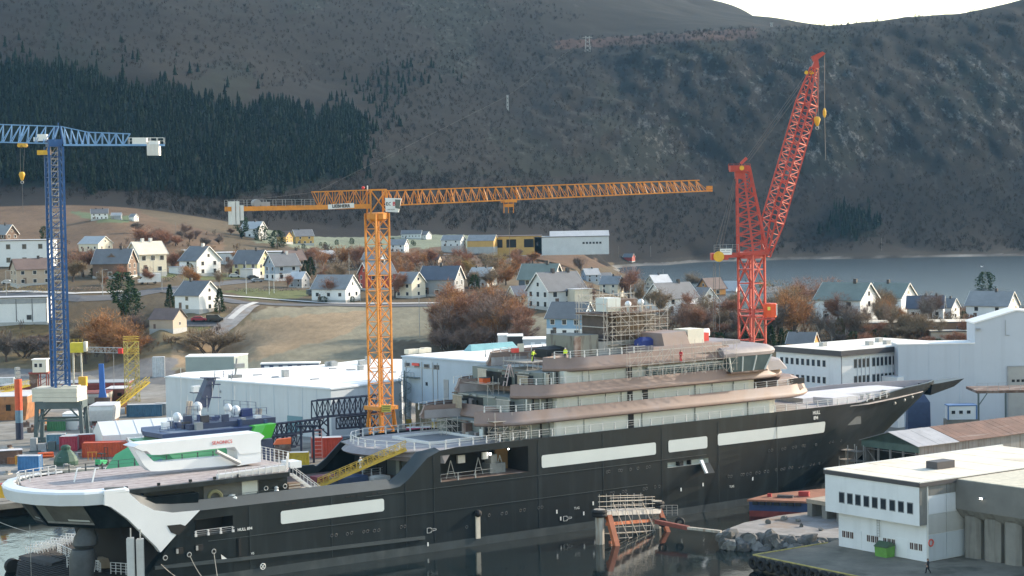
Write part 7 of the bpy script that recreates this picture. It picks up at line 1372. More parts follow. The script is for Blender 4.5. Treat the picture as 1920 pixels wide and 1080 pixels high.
# ------------------------------------------------------------------ the yard
def at_g(px,py,z=2.5):return onz(px,py,z)
def item(name,label,cat,px,py,rz=None,z=2.5,group=None):return thing(name,label,cat,at_g(px,py,z),SRZ if rz is None else rad(rz),group)
def paint(n,rgb,r=.55,v=.2):return mat(n,rgb,r,v,.8,var2=((rgb[0]*.5+.03,rgb[1]*.5+.02,rgb[2]*.5+.015),1.3,.6,.12))
def container(px,py,L,W,H,rgb,label,rz=0,z=2.5,name='shipping_container',cat='container',open_top=False):
    t=item(name,label,cat,px,py,rz,z);m=paint('paint_%d_%d_%d'%tuple(int(c*255)for c in rgb),rgb);t.location.y+=W/2
    g=MB();n=max(4,int(L/.5));y=W/2
    pts=[]
    for i in range(n):x0=-L/2+L*i/n;x1=x0+L/n;pts+=[(x0,-y+.06),(x0+L/n*.25,-y),(x0+L/n*.5,-y),(x0+L/n*.75,-y+.06)]
    pts+=[(L/2,-y+.06),(L/2,y),(-L/2,y)];g.prism(pts,.12,H-.1);g.build('corrugated_wall',m,t)
    g=MB();[g.b2(sx*L/2-.09,sx*L/2+.09,sy*y-.09,sy*y+.09,0,H)for sx in(-1,1)for sy in(-1,1)];[g.b2(-L/2,L/2,sy*y-.06,sy*y+.07,z0,z0+.14)for sy in(-1,1)for z0 in(0,H-.14)];g.build('frame',m,t)
    g=MB();
    if open_top:g.b2(-L/2+.15,L/2-.15,-y+.15,y-.15,H-.5,H-.3);g.build('load',M_RUST,t)
    else:g.b2(-L/2+.05,L/2-.05,-y+.05,y-.05,H-.12,H+.015);g.build('roof',mat('pale_top',(.42,.44,.46),.8,.2,.5),t)
    for sx in(-1,1):g=MB();g.b2(sx*L/2-.03,sx*L/2+.04,-y+.12,y-.12,.15,H-.15);d=g.build('door',m,t);g=MB();[g.tube((sx*(L/2+.06),q,.2),(sx*(L/2+.06),q,H-.2),.03,5)for q in(-y*.5,-y*.15,y*.15,y*.5)];g.build('lock_bar',M_STEEL,d)
    return t
RDC,BLC,GRC=(.36,.035,.04),(.045,.17,.38),(.035,.16,.07)
container(54,884,3.6,2.4,2.7,BLC,'blue steel container at the quay left of the orange pipes',-2);container(39,872,1.7,1.3,1.7,(.56,.27,.03),'orange-yellow box standing before the blue container',-8,name='steel_box',cat='box');container(25,870,1.9,1.4,1.2,(.33,.12,.04),'rust-orange low skip left of the orange-yellow box',-8,name='skip',cat='skip',open_top=True)
container(128,846,3.2,2.4,2.8,(.33,.03,.06),'dark red container under the right leg of the blue crane portal',2);container(150,841,6,2.4,2.6,(.42,.045,.04),'long red container behind the portal leg',12);container(105,808,3.6,2.4,2.5,GRC,'green container seen between the portal legs',3);container(104,836,3.4,2.6,2.2,(.10,.22,.30),'blue-grey box with pale roof left of the dark red container',5,name='steel_box',cat='box')
container(196,857,8.2,2.6,2.7,(.52,.075,.025),'long orange-red skip right of the portal with open top',4,name='skip',cat='skip',open_top=True);container(270,781,7.5,2.5,2.6,(.055,.15,.25),'long blue container before the pale hall corner',4);container(300,779,2.4,2.4,2.6,(.32,.34,.35),'grey container at the left corner of the pale hall',4)
container(8,731,4.5,2.6,3,(.52,.55,.57),'white container at the left edge of the yard',5,name='site_office',cat='site office');container(245,776,2.4,1.6,1.6,(.55,.25,.04),'orange machine box in front of the long blue container',5,name='steel_box',cat='box')
container(612,858,5.5,2.5,3.6,(.50,.06,.03),'red container behind the dark lattice tower',8);container(560,872,3.4,2,2.2,(.55,.38,.03),'yellow machine box under the lattice boom stack',5,name='steel_box',cat='box');container(785,838,4.6,2.4,3.6,(.33,.03,.10),'crimson container between hall column and ship',5);container(640,838,5,2.2,2.0,(.10,.16,.22),'slate blue container beside the orange crane',6)
container(297,712,3,2,6,(.5,.52,.54),'tall white tank box left of the pale hall',5,name='storage_tank',cat='tank')
# rusty stack, pipes, tarp dome, slab
t=item('plate_stack','stack of rusty steel sections with frosty top at the left edge','stack',14,868,20)
for k in range(5):g=MB();g.b2(-2.6,2.6,-1+.42*k,-.66+.42*k,0,2.2+.1*(k%2));g.build('section',M_RUST,t)
g=MB();g.b2(-2.7,2.7,-1.1,1.2,2.32,2.42);g.build('frost_cover',mat('frosted_deck',(.55,.54,.56)),t)
t=item('pipe_bundle','bundle of orange pipes right of the blue container','pipe bundle',86,858,22)
for k,(y,z)in enumerate(((-.5,.3),(0,.3),(.5,.3),(-.25,.75),(.25,.75))):g=MB();g.tube((-1.4,y,z),(1.4,y,z),.24,10);g.build('pipe',mat('pipe_orange',(.66,.12,.03),.5,.1,1),t)
t=item('covered_heap','dark green tarpaulin dome with a knob on top','tarpaulin',124,872);g=MB();g.lathe([(2.15,0),(2.2,.8),(1.9,1.6),(1.2,2.5),(.85,2.8),(.95,3.3),(.6,3.6),(.1,3.7)],11);g.build('cover',mat('tarp_green',(.035,.085,.055),.6,.25,1.2),t);g=MB();g.bar((-1.9,-1.1,1.7),(1.7,-1.3,1.1),.05);g.build('lashing',M_STEEL,t)
t=item('timber_mat','pale low timber mats behind the stern rail','timber mat',140,884,12);[MB().b2(-3.4,3.4,-1+.5*k,-.55+.5*k,0,.45).build('beam',mat('pale_timber',(.46,.41,.34),.8,.15,.8),t)for k in range(4)]
t=item('spreader_frame','small orange trestle before the orange-red skip','trestle',173,863,4);mo=mat('trestle_orange',(.60,.25,.03),.5,.1,1)
for x in(-.75,0,.75):g=MB();g.bar((x,0,0),(x,0,1.5),.12);g.build('leg',mo,t)
g=MB();g.bar((-.9,0,1.5),(.9,0,1.5),.14);g.build('top_bar',mo,t)
t=item('forklift','green forklift with raised mast in front of the orange-red skip','forklift',192,873,60);mg=mat('forklift_green',(.04,.42,.16),.4,.1,1)
g=MB();g.hexa([(-1.2,-.65,.35),(1,-.65,.35),(1,.65,.35),(-1.2,.65,.35),(-1.2,-.6,1.25),(.5,-.6,1.0),(.5,.6,1.0),(-1.2,.6,1.25)]);g.build('body',mg,t)
g=MB();[g.bar((a,s,.9),(b,s,2.2),.08)for a,b in((-.9,-.7),(.6,.3))for s in(-.55,.55)];g.b2(-.75,.35,-.6,.6,2.15,2.25);g.build('cage',M_BLACK,t);g=MB();[g.bar((1.1,s,.1),(1.1,s,3.2),.1)for s in(-.4,.4)];[g.bar((1.1,-.4,z),(1.1,.4,z),.08)for z in(1,2,3.1)];g.build('lifting_mast',M_BLACK,t);g=MB();[g.bar((1.15,s,.15),(2.2,s,.15),.12,.05)for s in(-.3,.3)];g.build('fork',M_BLACK,t)
for x in(-.8,.7):[MB().tube((x,s-.1,.33),(x,s+.1,.33),.33,10).build('wheel',M_TYRE,t)for s in(-.62,.62)]
# striped pile, rust tower with cabin, fin
def pole_stack(name,label,cat,px,py,r,segs,n=10):
    t=item(name,label,cat,px,py);z=0
    for h,m in segs:g=MB();g.tube((0,0,z),(0,0,z+h),r,n);g.build('section',m,t);z+=h
    return t
t=pole_stack('spud_pile','tall pile striped orange-red, steel blue and navy at the left','pile',37,824,.75,((3.4,mat('pile_navy',(.015,.022,.055),.5,.2,1)),(2.5,mat('pile_blue',(.12,.21,.29),.5,.2,1)),(6.2,mat('pile_red',(.60,.085,.03),.5,.15,1))))
g=MB();[g.b2(-.5,.4,-.4,.4,12.3+.8*k,12.9+.8*k)for k in range(3)];g.bar((0,0,12),(0,0,14.6),.1);g.build('lamp_cluster',M_STEEL,t)
YT=450;a=aty(66,770,YT);t=thing('ship_tower','rust-brown tower with white lit cabin left of the blue crane','tower',(a[0],YT,2.5));ztop=aty(66,690,YT)[2]-2.5
g=MB();g.b2(-.9,.9,-.9,.9,0,ztop-1);g.build('column',M_RUST,t);g=MB();[g.bar((x,y,ztop-5),(x,y,ztop-1),.2)for x in(1.2,3)for y in(-1,1)];g.b2(-1,3.4,-1.2,1.2,ztop-1.3,ztop-.9);[g.bar((1.2,-1,ztop-5+k),(3,-1,ztop-4+k),.12)for k in range(3)];g.build('platform',mat('oxide_red',(.22,.05,.04),.7,.2,1),t)
g=MB();g.b2(0,3.1,-1.4,1.4,ztop-.9,ztop+1.9);cb=g.build('cabin',mat('cabin_cream',(.60,.57,.48),.5,.08,.6),t);windows_on(cb,(0,-1.4),(3.1,-1.4),[ztop+.7],us=[.25,.6],w=.8,h=1);g=MB();g.b2(-.2,3.3,-1.6,1.6,ztop+1.9,ztop+2.1);g.build('cabin_roof',M_ROOFW,cb)
YT=455;a=aty(192,750,YT);t=thing('steel_fin','bright blue upright fin standing on a rusty keel block','fin',(a[0],YT,2.5));zt_=aty(192,682,YT)[2]-2.5;z0_=aty(192,745,YT)[2]-2.5
g=MB();g.loft([[(-.8,-.4,z0_),(1.0,-.4,z0_),(1.0,.4,z0_),(-.8,.4,z0_)],[(-.55,-.3,z0_+2),(.65,-.3,z0_+2),(.65,.3,z0_+2),(-.55,.3,z0_+2)],[(-.6,-.3,zt_),(.5,-.3,zt_),(.5,.3,zt_),(-.6,.3,zt_)]]);g.build('blade',mat('fin_blue',(.02,.12,.42),.4,.1,1),t);g=MB();g.b2(-1.6,2.0,-1,1,-.0,z0_);g.build('keel_block',M_RUST,t)
# hull blocks under construction
def block(px0,px1,py0,py1,Y,dep,m,label,top=None,holes=0,name='hull_block'):
    a=aty(px0,py1,Y);b=aty(px1,py0,Y);zb=2.5;t=thing(name,label,name.replace('_',' '),((a[0]+b[0])/2,Y,zb));W_=(b[0]-a[0])/2;h=b[2]-zb;z0=max(0,a[2]-zb)
    g=MB();g.loft([[(-W_,0,z0),(W_*.9,0,z0),(W_*.9,dep,z0),(-W_,dep,z0)],[(-W_,-.3,h*.7+z0*.3),(W_,-.3,h*.7+z0*.3),(W_,dep,h*.7+z0*.3),(-W_,dep,h*.7+z0*.3)],[(-W_,0,h-.15),(W_*.97,0,h-.15),(W_*.97,dep,h-.15),(-W_,dep,h-.15)]]);g.build('shell',m,t)
    g=MB();g.b2(-W_-.05,W_,-.1,dep+.05,h-.15,h);g.build('top_plate',top or M_RUST,t)
    for k in range(holes):g=MB();x=-W_+2*W_*(k+.6)/(holes+.3);g.b2(x-.5,x+.5,-.35,-.2,z0+(h-z0)*.4,z0+(h-z0)*.65);g.build('lightening_hole',M_BLACK,t)
    g=MB();[g.b2(x-.4,x+.4,.5,dep-.5,0,z0+.05)for x in(-W_*.7,0,W_*.7)];g.build('keel_support',M_RUST,t);return t
FROST=mat('frosted_deck',(.55,.54,.56));M_ORUST=mat('orange_rust',(.34,.15,.06),.8,.35,.5,var2=((.16,.08,.05),.4,.5,.15))
block(-60,52,742,800,432,14,M_ORUST,'big orange-rusted hull block with frosty top at the left edge',FROST,5);block(140,200,737,758,462,8,mat('primer_putty',(.36,.35,.31),.7,.15,.4),'pale putty-coloured hull block left of the blue fin',mat('oxide_red',(.22,.05,.04)),0);block(198,236,728,758,470,7,mat('oxide_brown',(.16,.06,.045),.8,.3,.5),'dark oxide-red hull block right of the blue fin',FROST,2);block(95,240,716,732,492,8,mat('oxide_red',(.22,.05,.04)),'long low oxide-red barge hull behind the blue crane',M_GREY,0);block(168,212,760,790,420,8,mat('plastic_sheet',(.6,.6,.58)),'white sheeted block right of the blue crane portal',FROST,0);block(0,60,722,734,470,6,mat('oxide_red',(.22,.05,.04)),'oxide-red low barge at the left behind the rusty block',M_GREY,0)
g_=block(118,146,775,812,412,5,M_WPANEL,'white wrapped block seen between the portal legs',M_ROOFW,0)
# grey machines and bits below the portal
t=item('machine_skid','grey machine skid between the left portal legs','machine',86,846,5)
for x,w_,h in((-2.2,1.2,2.6),(-.6,1.6,1.5),(1.2,1.4,1.8),(2.6,1,1.2)):g=MB();g.b2(x-w_/2,x+w_/2,-.8,.8,.2,h);g.build('unit',M_GREY if x<1 else M_PORT,t)
g=MB();g.b2(-3,3.2,-1,1,0,.25);g.build('skid_base',M_PORT,t)
for k in range(14):
    px,py=R.choice([(60,805),(75,800),(50,812),(148,800),(160,805),(170,810),(140,790),(230,805),(215,800),(205,790),(225,770),(180,800),(178,775),(235,790)]);px+=R.uniform(-12,12);py+=R.uniform(-8,8)
    t=item('scrap_pile','rusty scrap pieces lying about the yard behind the portal','scrap',px,py,R.uniform(0,90),group='scrap pieces in the yard');g=MB();g.box((0,0,.5),(R.uniform(.8,2.4),R.uniform(.6,1.4),1));g.box((.4,.2,1.1),(R.uniform(.3,1),.5,R.uniform(.3,.9)),0,.5);g.build('scrap',R.choice([M_RUST,M_ORUST,M_HOOKY,M_GREY,mat('oxide_red',(.22,.05,.04))]),t)
# yellow cabin crane with grey lattice jib, yellow tower, stair gangway
YT=470;a=aty(150,730,YT);t=thing('cabin_crane','small yellow cabin crane with grey lattice jib ending in a red box','crane',(a[0],YT,2.5));L_=lambda x,y:Vector(aty(x,y,YT))-Vector((a[0],YT,2.5)).copy()if False else Vector(aty(x,y,YT)-np.array([a[0],YT,2.5]))
g=MB();q=L_(145,651);g.b2(q[0]-1.5,q[0]+1.6,-1.2,1.2,q[2]-1.2,q[2]+1.1);cb=g.build('cabin',mat('cabin_yellow',(.58,.48,.03),.5,.1,1),t);g=MB();g.b2(q[0]+1.62,q[0]+2.3,-1,1,q[2]-1,q[2]+1.3);g.build('cabin_front',M_CREAM,cb);rail([(q[0]-1.5,-1.1,q[2]+1.1),(q[0]+1.5,-1.1,q[2]+1.1)],.9,1,t,M_YEL,.07,2,posts=False)
for x in(-1.2,1.0):g=MB();g.bar((q[0]+x,0,0),(q[0]+x*.8,0,q[2]-1.1),.35);g.build('leg',M_CREAM,t)
g=MB();z=q[2]*.28;g.b2(q[0]+.2,q[0]+2,-.9,.9,z,z+2.3);g.build('counterweight',M_HOOKY,t)
truss_part('jib_section',t,L_(166,660),L_(166,651),L_(228,662),L_(228,652),8,M_GREY,.12,.07,False,(Vector((0,.5,0)),Vector((0,.5,0))));q=L_(226,658);g=MB();g.box(q,(1.0,1.2,1.2));g.build('jib_end',mat('beacon_red',(.6,.03,.03)),t);g=MB();g.tube(L_(213,662),L_(214,750),.06,4);g.build('hoist_rope',M_GREY,t)
YT=468;a=aty(249,765,YT);t=thing('lattice_tower','yellow lattice access tower left of the pale hall','tower',(a[0],YT,2.5));zt_=aty(249,640,YT)[2]-2.5;me=mast_mesh('tower_section',2.7,(zt_)/5,2,mat('worn_yellow',(.42,.35,.12),.7,.35,1.2),.15,.08)
for k in range(5):inst(me,'tower_section',t,(0,0,k*zt_/5),rad(30))
for k in range(5):g=MB();z=zt_*k/5;g.bar((-1.2,-.6,z+.2),(1.2,.6,z+zt_/5),.6,.15);g.build('stair_flight',M_YEL,t)
for k in(4,5):g=MB();z=zt_*k/5;[g.bar((2.1*math.cos(rad(75+90*i)),2.1*math.sin(rad(75+90*i)),z+dz),(2.1*math.cos(rad(165+90*i)),2.1*math.sin(rad(165+90*i)),z+dz),.09)for i in range(4)for dz in(0,.6,1.1)];g.build('top_rail',M_YEL,t)
def gangway(p,q,w_,m,label,n=14,name='gangway',h=1.1):
    p,q=Vector(p),Vector(q);t=thing(name,label,'gangway',p);d=q-p;s=Vector((-d.y,d.x,0)).normalized()*w_/2;g=MB()
    for sg in(-1,1):g.bar(s*sg,d+s*sg,.12,.35);g.bar(s*sg+Vector((0,0,h)),d+s*sg+Vector((0,0,h)),.09);g.bar(s*sg+Vector((0,0,h*.5)),d+s*sg+Vector((0,0,h*.5)),.05)
    for sg in(-1,1):
        for k in range(n):a=d*(k/n)+s*sg;b=d*((k+1)/n)+s*sg;g.bar(a,a+Vector((0,0,h)),.06);g.bar(a if k%2 else a+Vector((0,0,h)),b+Vector((0,0,h))if k%2 else b,.05)
    g.build('side_frame',m,t)
    for k in range(n):g=MB();a=d*((k+.1)/n);b=d*((k+.9)/n);g.bar(a,b,w_*.92,.06);g.build('tread',M_RUST if k%2 else m,t)
    return t
gangway(at_g(186,790),aty(278,716,436),1.2,M_YEL,'yellow stair gangway rising towards the pale hall',20);gangway(aty(-20,742,440),aty(55,722,445),1.2,M_YEL,'yellow walkway at the left edge behind the striped pile',10)
gangway(sw(-.6,2.6,9.62),sw(10.3,8.6,14.5),1.5,mat('gangway_yellow',(.56,.37,.05),.6,.2,1),'yellow lattice gangway sloping from the waist up to the aft deck',16)
# tents
def tent(px,py,L,W,hw,hr,rz,label,m,z=2.5):
    t=item('storage_tent',label,'tent',px,py,rz,z);g=MB();g.ext([(-L/2,-W/2,0),(-L/2,W/2,0),(-L/2,W/2,hw),(-L/2,0,hr),(-L/2,-W/2,hw)][::-1],(L,0,0));g.build('skin',m,t)
    for k in range(6):x=-L/2+L*k/5;g=MB();[g.bar((x,s*(W/2+.03),0),(x,s*(W/2+.03),hw),.1)for s in(-1,1)];[g.bar((x,s*(W/2+.03),hw+.03),(x,0,hr+.03),.1,.06)for s in(-1,1)];g.build('rib',M_FRW,t)
    return t
M_TENT=mat('tent_white',(.66,.68,.69),.6,.05,.3)
tent(268,838,17,9.5,3.2,5.4,22,'large white storage tent behind the blue and green vessel',M_TENT);t=tent(275,852,7,6,2.2,3.4,22,'smaller grey storage tent in front of the large white one',mat('tent_grey',(.42,.45,.46),.6,.06,.3))
for px in(228,236):t=item('cable_reel','brown cable reel leaning on the large tent gable','cable reel',px,830,20,group='cable reels by the tent');g=MB();g.tube((0,-.5,1.2),(0,.5,1.2),.7,12);g.build('core',M_RUST,t);[MB().tube((0,y,1.2),(0,y+.1,1.2),1.2,16).build('flange',M_RUST,t)for y in(-.6,.5)]
# lattice crane booms stacked on racks (navy)
M_NAVY=mat('boom_navy',(.018,.024,.05),.5,.2,1)
def boom_stack(label,px0,px1,py0t,py0b,py1t,py1b,Y0,Y1,n,dep=2.6,name='boom_stack'):
    a=aty(px0,py0b,Y0);t=thing(name,label,'lattice boom',a);q=lambda x,y,Y:Vector(aty(x,y,Y)-a);s=Vector((.3,.8,0))*(dep/2);truss_part('boom_section',t,q(px0,py0b,Y0),q(px0,py0t,Y0),q(px1,py1b,Y1),q(px1,py1t,Y1),n,M_NAVY,.28,.15,False,(s,s));return t
t=boom_stack('upper navy lattice boom resting on a tall frame left of the orange crane',589,712,751,783,740,772,374,380,12)
g=MB();a=Vector(t.location);[g.bar(Vector(aty(x,782,Y))-a,Vector((*aty(x,782,Y)[:2],2.5))-a,.42)for x,Y in((599,373),(615,374),(676,377))];[g.bar(Vector(aty(599,y,373))-a,Vector(aty(615,y2,374))-a,.2)for y,y2 in((785,800),(800,785),(815,830),(800,815),(830,815))];g.build('support_frame',M_NAVY,t)
boom_stack('second navy lattice boom under the upper one',634,706,783,803,776,798,378,382,10,2);boom_stack('long navy lattice boom lying left of the tall frame',497,603,797,818,785,806,368,372,12);boom_stack('lowest navy lattice boom behind the white lifting frame',490,560,820,842,814,836,366,368,8)
t=thing('boom_support','dark trestle pair carrying the long navy boom','trestle',at_g(572,868));[MB().bar((x,0,0),(x,0,6.6),.4).build('leg',M_NAVY,t)for x in(-.6,1.6)];g=MB();g.bar((-1.5,0,6.6),(2.4,0,6.6),.4);g.build('cross_beam',M_NAVY,t)
for(px,py,s,lab)in((640,812,1.0,'orange tarpaulin under the second navy boom'),(531,860,.9,'orange tarpaulin under the lowest navy boom')):t=item('orange_tarpaulin',lab,'tarpaulin',px,py,10);t.location.z=5.2;g=MB();g.loft([[(-1.9*s,-.8,0),(1.6*s,-.8,0),(1.6*s,.8,0),(-1.9*s,.8,0)],[(-1.2*s,-.5,.9),(1.7*s,-.5,1.1),(1.7*s,.5,1.1),(-1.2*s,.5,.9)]]);g.build('sheet',mat('sheet_orange',(.75,.13,.02),.5,.12,1.5),t);g=MB();g.b2(-1.6*s,1.6*s,-.7,.7,-2.7,0);g.build('load',M_RUST,t)
t=item('access_ladder','red scaffold stair in front of the red container','ladder',597,862,10);g=MB();[g.bar((x,0,0),(x,0,5.4),.12)for x in(-.7,.7)];[g.bar((-.7,0,z),(.7,0,z),.12)for z in np.arange(.5,5.4,.7)];g.build('ladder_frame',mat('pale_red',(.62,.30,.26),.6,.1,1),t)
# ------------------------------------------------------------------ offshore vessel behind the stern (navy upper works, green hull)
VB=-33.0;VS=thing('offshore_vessel','offshore vessel with green hull and navy upper works behind the stern deck','ship',SO,SRZ)
M_GRN=mat('vessel_green',(.12,.42,.20),.4,.1,.5);M_GRN2=mat('vessel_bright_green',(.06,.40,.03),.4,.08,.5);M_NV=mat('vessel_navy',(.035,.06,.15),.45,.2,.6);M_NV2=mat('vessel_slate',(.045,.06,.115),.5,.15,.6)
def vp(px,py,b=VB):s_,z_=sp(px,py,b);return(s_,-b,z_)
prof=[(-15.0,-1),(-16.4,6),(-16.2,10.0),(-14.6,12.0),(-12.4,13.0),(-9.5,13.4),(5,13.4),(5,-1)]  # bow to the left: plumb stem curving into the foredeck
g=MB();g.loft([[(s_+(d if k<5 else 0),33+off,z_-(dz if 1<k<5 else 0))for k,(s_,z_)in enumerate(prof)]for off,d,dz in((-4.2,6,2.6),(-3,2.8,1.2),(0,0,0),(4,3,1.2),(6,7,2.6))][::-1]);g.build('hull',M_GRN,VS,smooth=True)
for k in range(4):s0=-12.6+k*.95;g=MB();g.hexa([(s0,29.6-k*.22,9.2),(s0+.85,29.4-k*.22,9.2),(s0+.85,29.9-k*.22,9.2),(s0,30.1-k*.22,9.2),(s0+.2,29.7-k*.22,10.2+.25*k),(s0+.85,29.5-k*.22,10.4+.25*k),(s0+.85,30-k*.22,10.4+.25*k),(s0+.2,30.2-k*.22,10.2+.25*k)]);g.build('bow_window',mat('stripe_blue',(.10,.16,.38),.4,.1,.6),VS)
g=MB();g.b2(4.9,10,29,40,0,12.6);g.build('deckhouse',M_NV2,VS);g=MB();g.b2(-6.5,9,29.6,40,13.2,14.1);g.build('wheelhouse_window',M_GLASSD,VS)
g=MB();g.prism([(-8.2,30),(9.5,28.6),(9.5,41),(-6.5,41),(-8.6,36)],14.1,14.75);g.build('wheelhouse_top',M_NV,VS)
g=MB();g.b2(-3,12,31.5,39,14.75,15.6);g.build('upper_deck',M_NV2,VS)
g=MB();g.hexa([(5.2,28.3,12.6),(9.4,28.3,12.9),(9.4,30,12.9),(5.2,30,12.6),(6.6,28.3,14.9),(10.3,28.3,15.0),(10.3,30,15.0),(6.6,30,14.9)]);g.build('funnel_casing',M_GRN2,VS)
g=MB();g.hexa([(5.2,28.24,12.62),(7.2,28.24,12.75),(7.2,28.3,12.75),(5.2,28.3,12.62),(6.6,28.24,14.85),(8.4,28.24,14.9),(8.4,28.3,14.9),(6.6,28.3,14.85)]);g.build('casing_panel',mat('panel_green',(.10,.48,.11),.4,.08,.5),VS)
g=MB();g.b2(-6.8,4,30.2,35,14.755,14.79);g.build('deck_plating',mat('deck_slate',(.22,.26,.32),.7,.2,.8),VS)
for k in range(16):x_,y_=R.uniform(-6,11),R.uniform(29.5,38);z_=15.6 if x_>-3 and y_>31.5 else 14.78;MB().b2(x_,x_+R.uniform(.4,1.4),y_,y_+R.uniform(.4,1),z_,z_+R.uniform(.3,1.3)).build('deck_fitting',R.choice([M_NV2,M_NV,M_GREY,M_WHITE,M_TRIM]),VS)
m0=[vp(392,768),vp(414,768),vp(428,712),vp(414,714)];g=MB();g.ext([(s_,y_+4,z_)for s_,y_,z_ in m0],(0,1.6,0));g.build('mast',M_NV2,VS)
for a,b in(((403,712),(436,712)),((415,724),(436,724)),((402,749),(437,749)),((384,740),(398,740))):g=MB();p,q=vp(*a),vp(*b);g.bar((p[0],p[1]+4.5,p[2]),(q[0],q[1]+4.5,q[2]),1.2,.15);g.build('mast_platform',M_NV2,VS)
g=MB();p,q=vp(381,729),vp(397,727);g.bar((p[0],p[1]+4,p[2]),(q[0],q[1]+4,q[2]),.4,.3);p=vp(388,733);g.box((p[0],p[1]+4,p[2]),(.9,.8,.9));g.build('radar_scanner',M_WHITE,VS)
for x,y,r in((332,782,8.5),(370,763,9.5),(427,765,8),(442,770,9.5)):p=vp(x,y,VB-4);rr=r/12.3;g=MB();g.sphere(p,rr,14,9,sz=1.1);g.tube((p[0],p[1],p[2]-rr-1.2),(p[0],p[1],p[2]-rr*.6),rr*.7,10);g.build('satellite_dome',M_WHITE,VS,smooth=True)
for x,y0,y1 in((350,752,778),(355,752,778),(480,766,783),(486,766,783)):p,q=vp(x,y1,VB-4),vp(x+3,y0,VB-4);g=MB();g.tube(p,q,.28,8);g.build('exhaust_pipe',mat('exhaust_pale',(.5,.42,.36),.5,.2,1),VS)
p=vp(459,775,VB-4);g=MB();g.box(p,(1.9,1.6,1.5));g.build('deck_locker',mat('locker_blue',(.03,.05,.17),.5,.1,1),VS)
for x,y0,y1 in((339,690,785),(410,718,790),(402,700,713),(434,700,713),(428,700,712),(398,716,748),(440,724,750),(352,740,785),(470,742,782),(322,770,812),(312,790,815),(360,770,800),(388,742,772)):p,q=vp(x,y1,VB-4),vp(x,y0,VB-4);g=MB();g.tube(p,q,.05,5);g.build('whip_aerial',M_RAIL,VS)
p,q=vp(441,708,VB-4),vp(444,672,VB-4);g=MB();g.tube(p,q,.16,6);g.box((q[0]+.4,q[1],q[2]-1.2),(1.6,.6,.7));g.box((p[0],p[1],p[2]+.2),(2,1,.5));g.build('signal_mast',M_GREY,VS)
for a,b in(((300,822),(400,810)),((440,779),(500,776)),((345,790),(420,790)),((300,815),(345,808)),((420,762),(480,766)),((403,708),(436,708)),((350,775),(390,772))):p,q=vp(*a),vp(*b);rail([p,q],1.0,1.3,VS,M_NV,.07,2,posts=False)
# ------------------------------------------------------------------ mooring dolphin in front of the hull
DP=thing('mooring_dolphin','rusty mooring dolphin with scaffolding on piles in front of the dark hull','dolphin',onz(1190,1005,0));DPL=np.array(DP.location);L_=lambda x,y,z:Vector(onz(x,y,z)-DPL)
p1,p2,p3,p4=L_(1125,1020,0),L_(1232,990,0),L_(1156,1025,0),L_(1258,1002,0);M_PILE=streak('pile_pale',(.42,.39,.34),(.20,.12,.07),.8,(1.5,1.5,.2),.5,.2,.2);M_OX=mat('pile_oxide',(.40,.12,.05),.6,.25,.8)
def zat(py,P):  # height above a dolphin point whose pixel row is py
    Y_=P[1]+DPL[1];px=proj(np.array(P)+DPL)[0];return float(aty(px,py,Y_)[2])
for P_,ztp in((p1,zat(958,p1)),(p2,zat(942,p2)),):
    g=MB();g.tube((P_[0],P_[1],-3),(P_[0],P_[1],ztp),.62,12);g.build('pile',M_PILE,DP);g=MB();g.torus((P_[0],P_[1],ztp-.1),(0,0,1),.85,.32,18,8);g.torus((P_[0],P_[1],ztp-.55),(0,0,1),.85,.3,18,8);g.build('tyre_fender',M_TYRE,DP);g=MB();g.tube((P_[0],P_[1],ztp),(P_[0],P_[1],ztp+.25),.8,12);g.build('pile_cap',M_PILE,DP)
g=MB();g.bar(p3+Vector((.5,0,-2.0)),L_(1139,972,0)*0+Vector((p1[0]+1.3,p1[1]+.4,zat(968,p1))),.75);g.build('raking_pile',M_OX,DP);g=MB();g.bar(p4+Vector((.4,0,-2)),Vector((p2[0]+.4,p2[1]+.4,zat(955,p2))),.6);g.build('raking_pile',M_OX,DP)
zt_=zat(962,p1);zu=zat(950,p2);A_,B_=Vector((p1[0],p1[1],zt_)),Vector((p2[0],p2[1],zu-.6));g=MB();g.bar(A_,B_,1.6,.7);g.build('cross_beam',mat('frosty_beam',(.45,.44,.42),.8,.15,.8),DP);g=MB();g.bar(A_+Vector((1,0,-1.6)),B_+Vector((-.5,0,-1.4)),.35,.45);g.bar(A_+Vector((1.4,0,-4.2)),B_+Vector((-.4,0,-4.3)),.35,.35);g.build('waling',M_OX,DP)
sc_=thing('scaffold','tube scaffold with raking poles hung on the mooring dolphin','scaffold',DPL);d=B_-A_;M_TUBE=mat('scaffold_tube',(.46,.42,.38),.5,.2,2);M_PLK=mat('scaffold_plank',(.33,.29,.24),.8,.2,1.5)
fr=Vector((d.y,-d.x,0)).normalized()*1.0
g=MB()
for k in range(7):q=A_+d*(.10+.12*k);g.bar(q+Vector((0,0,-4.6))+fr,q+Vector((0,0,2.3))+fr,.07);g.bar(q+Vector((0,0,0))-fr,q+Vector((0,0,2.6))-fr,.07);g.bar(q+Vector((0,0,.5))-fr,q+Vector((0,0,.5))+fr,.06)
for z in(-4.4,-3.6,-2.8,-2.0,.6,1.2,1.8,2.2):g.bar(A_+d*.08+fr+Vector((0,0,z)),A_+d*.86+fr+Vector((0,0,z)),.06)
for z in(.8,1.5,2.3):g.bar(A_+d*.08-fr+Vector((0,0,z)),A_+d*.86-fr+Vector((0,0,z)),.06)
for k in range(4):q=A_+d*(.12+.17*k)+fr*1.1;g.bar(q+Vector((0,0,1.5)),q+d*.28+Vector((0,0,-4)),.07)
g.bar(A_+d*.75+fr+Vector((0,0,-4)),A_+d*.8+fr+Vector((0,0,-1)),.06);g.build('tube_frame',M_TUBE,sc_)
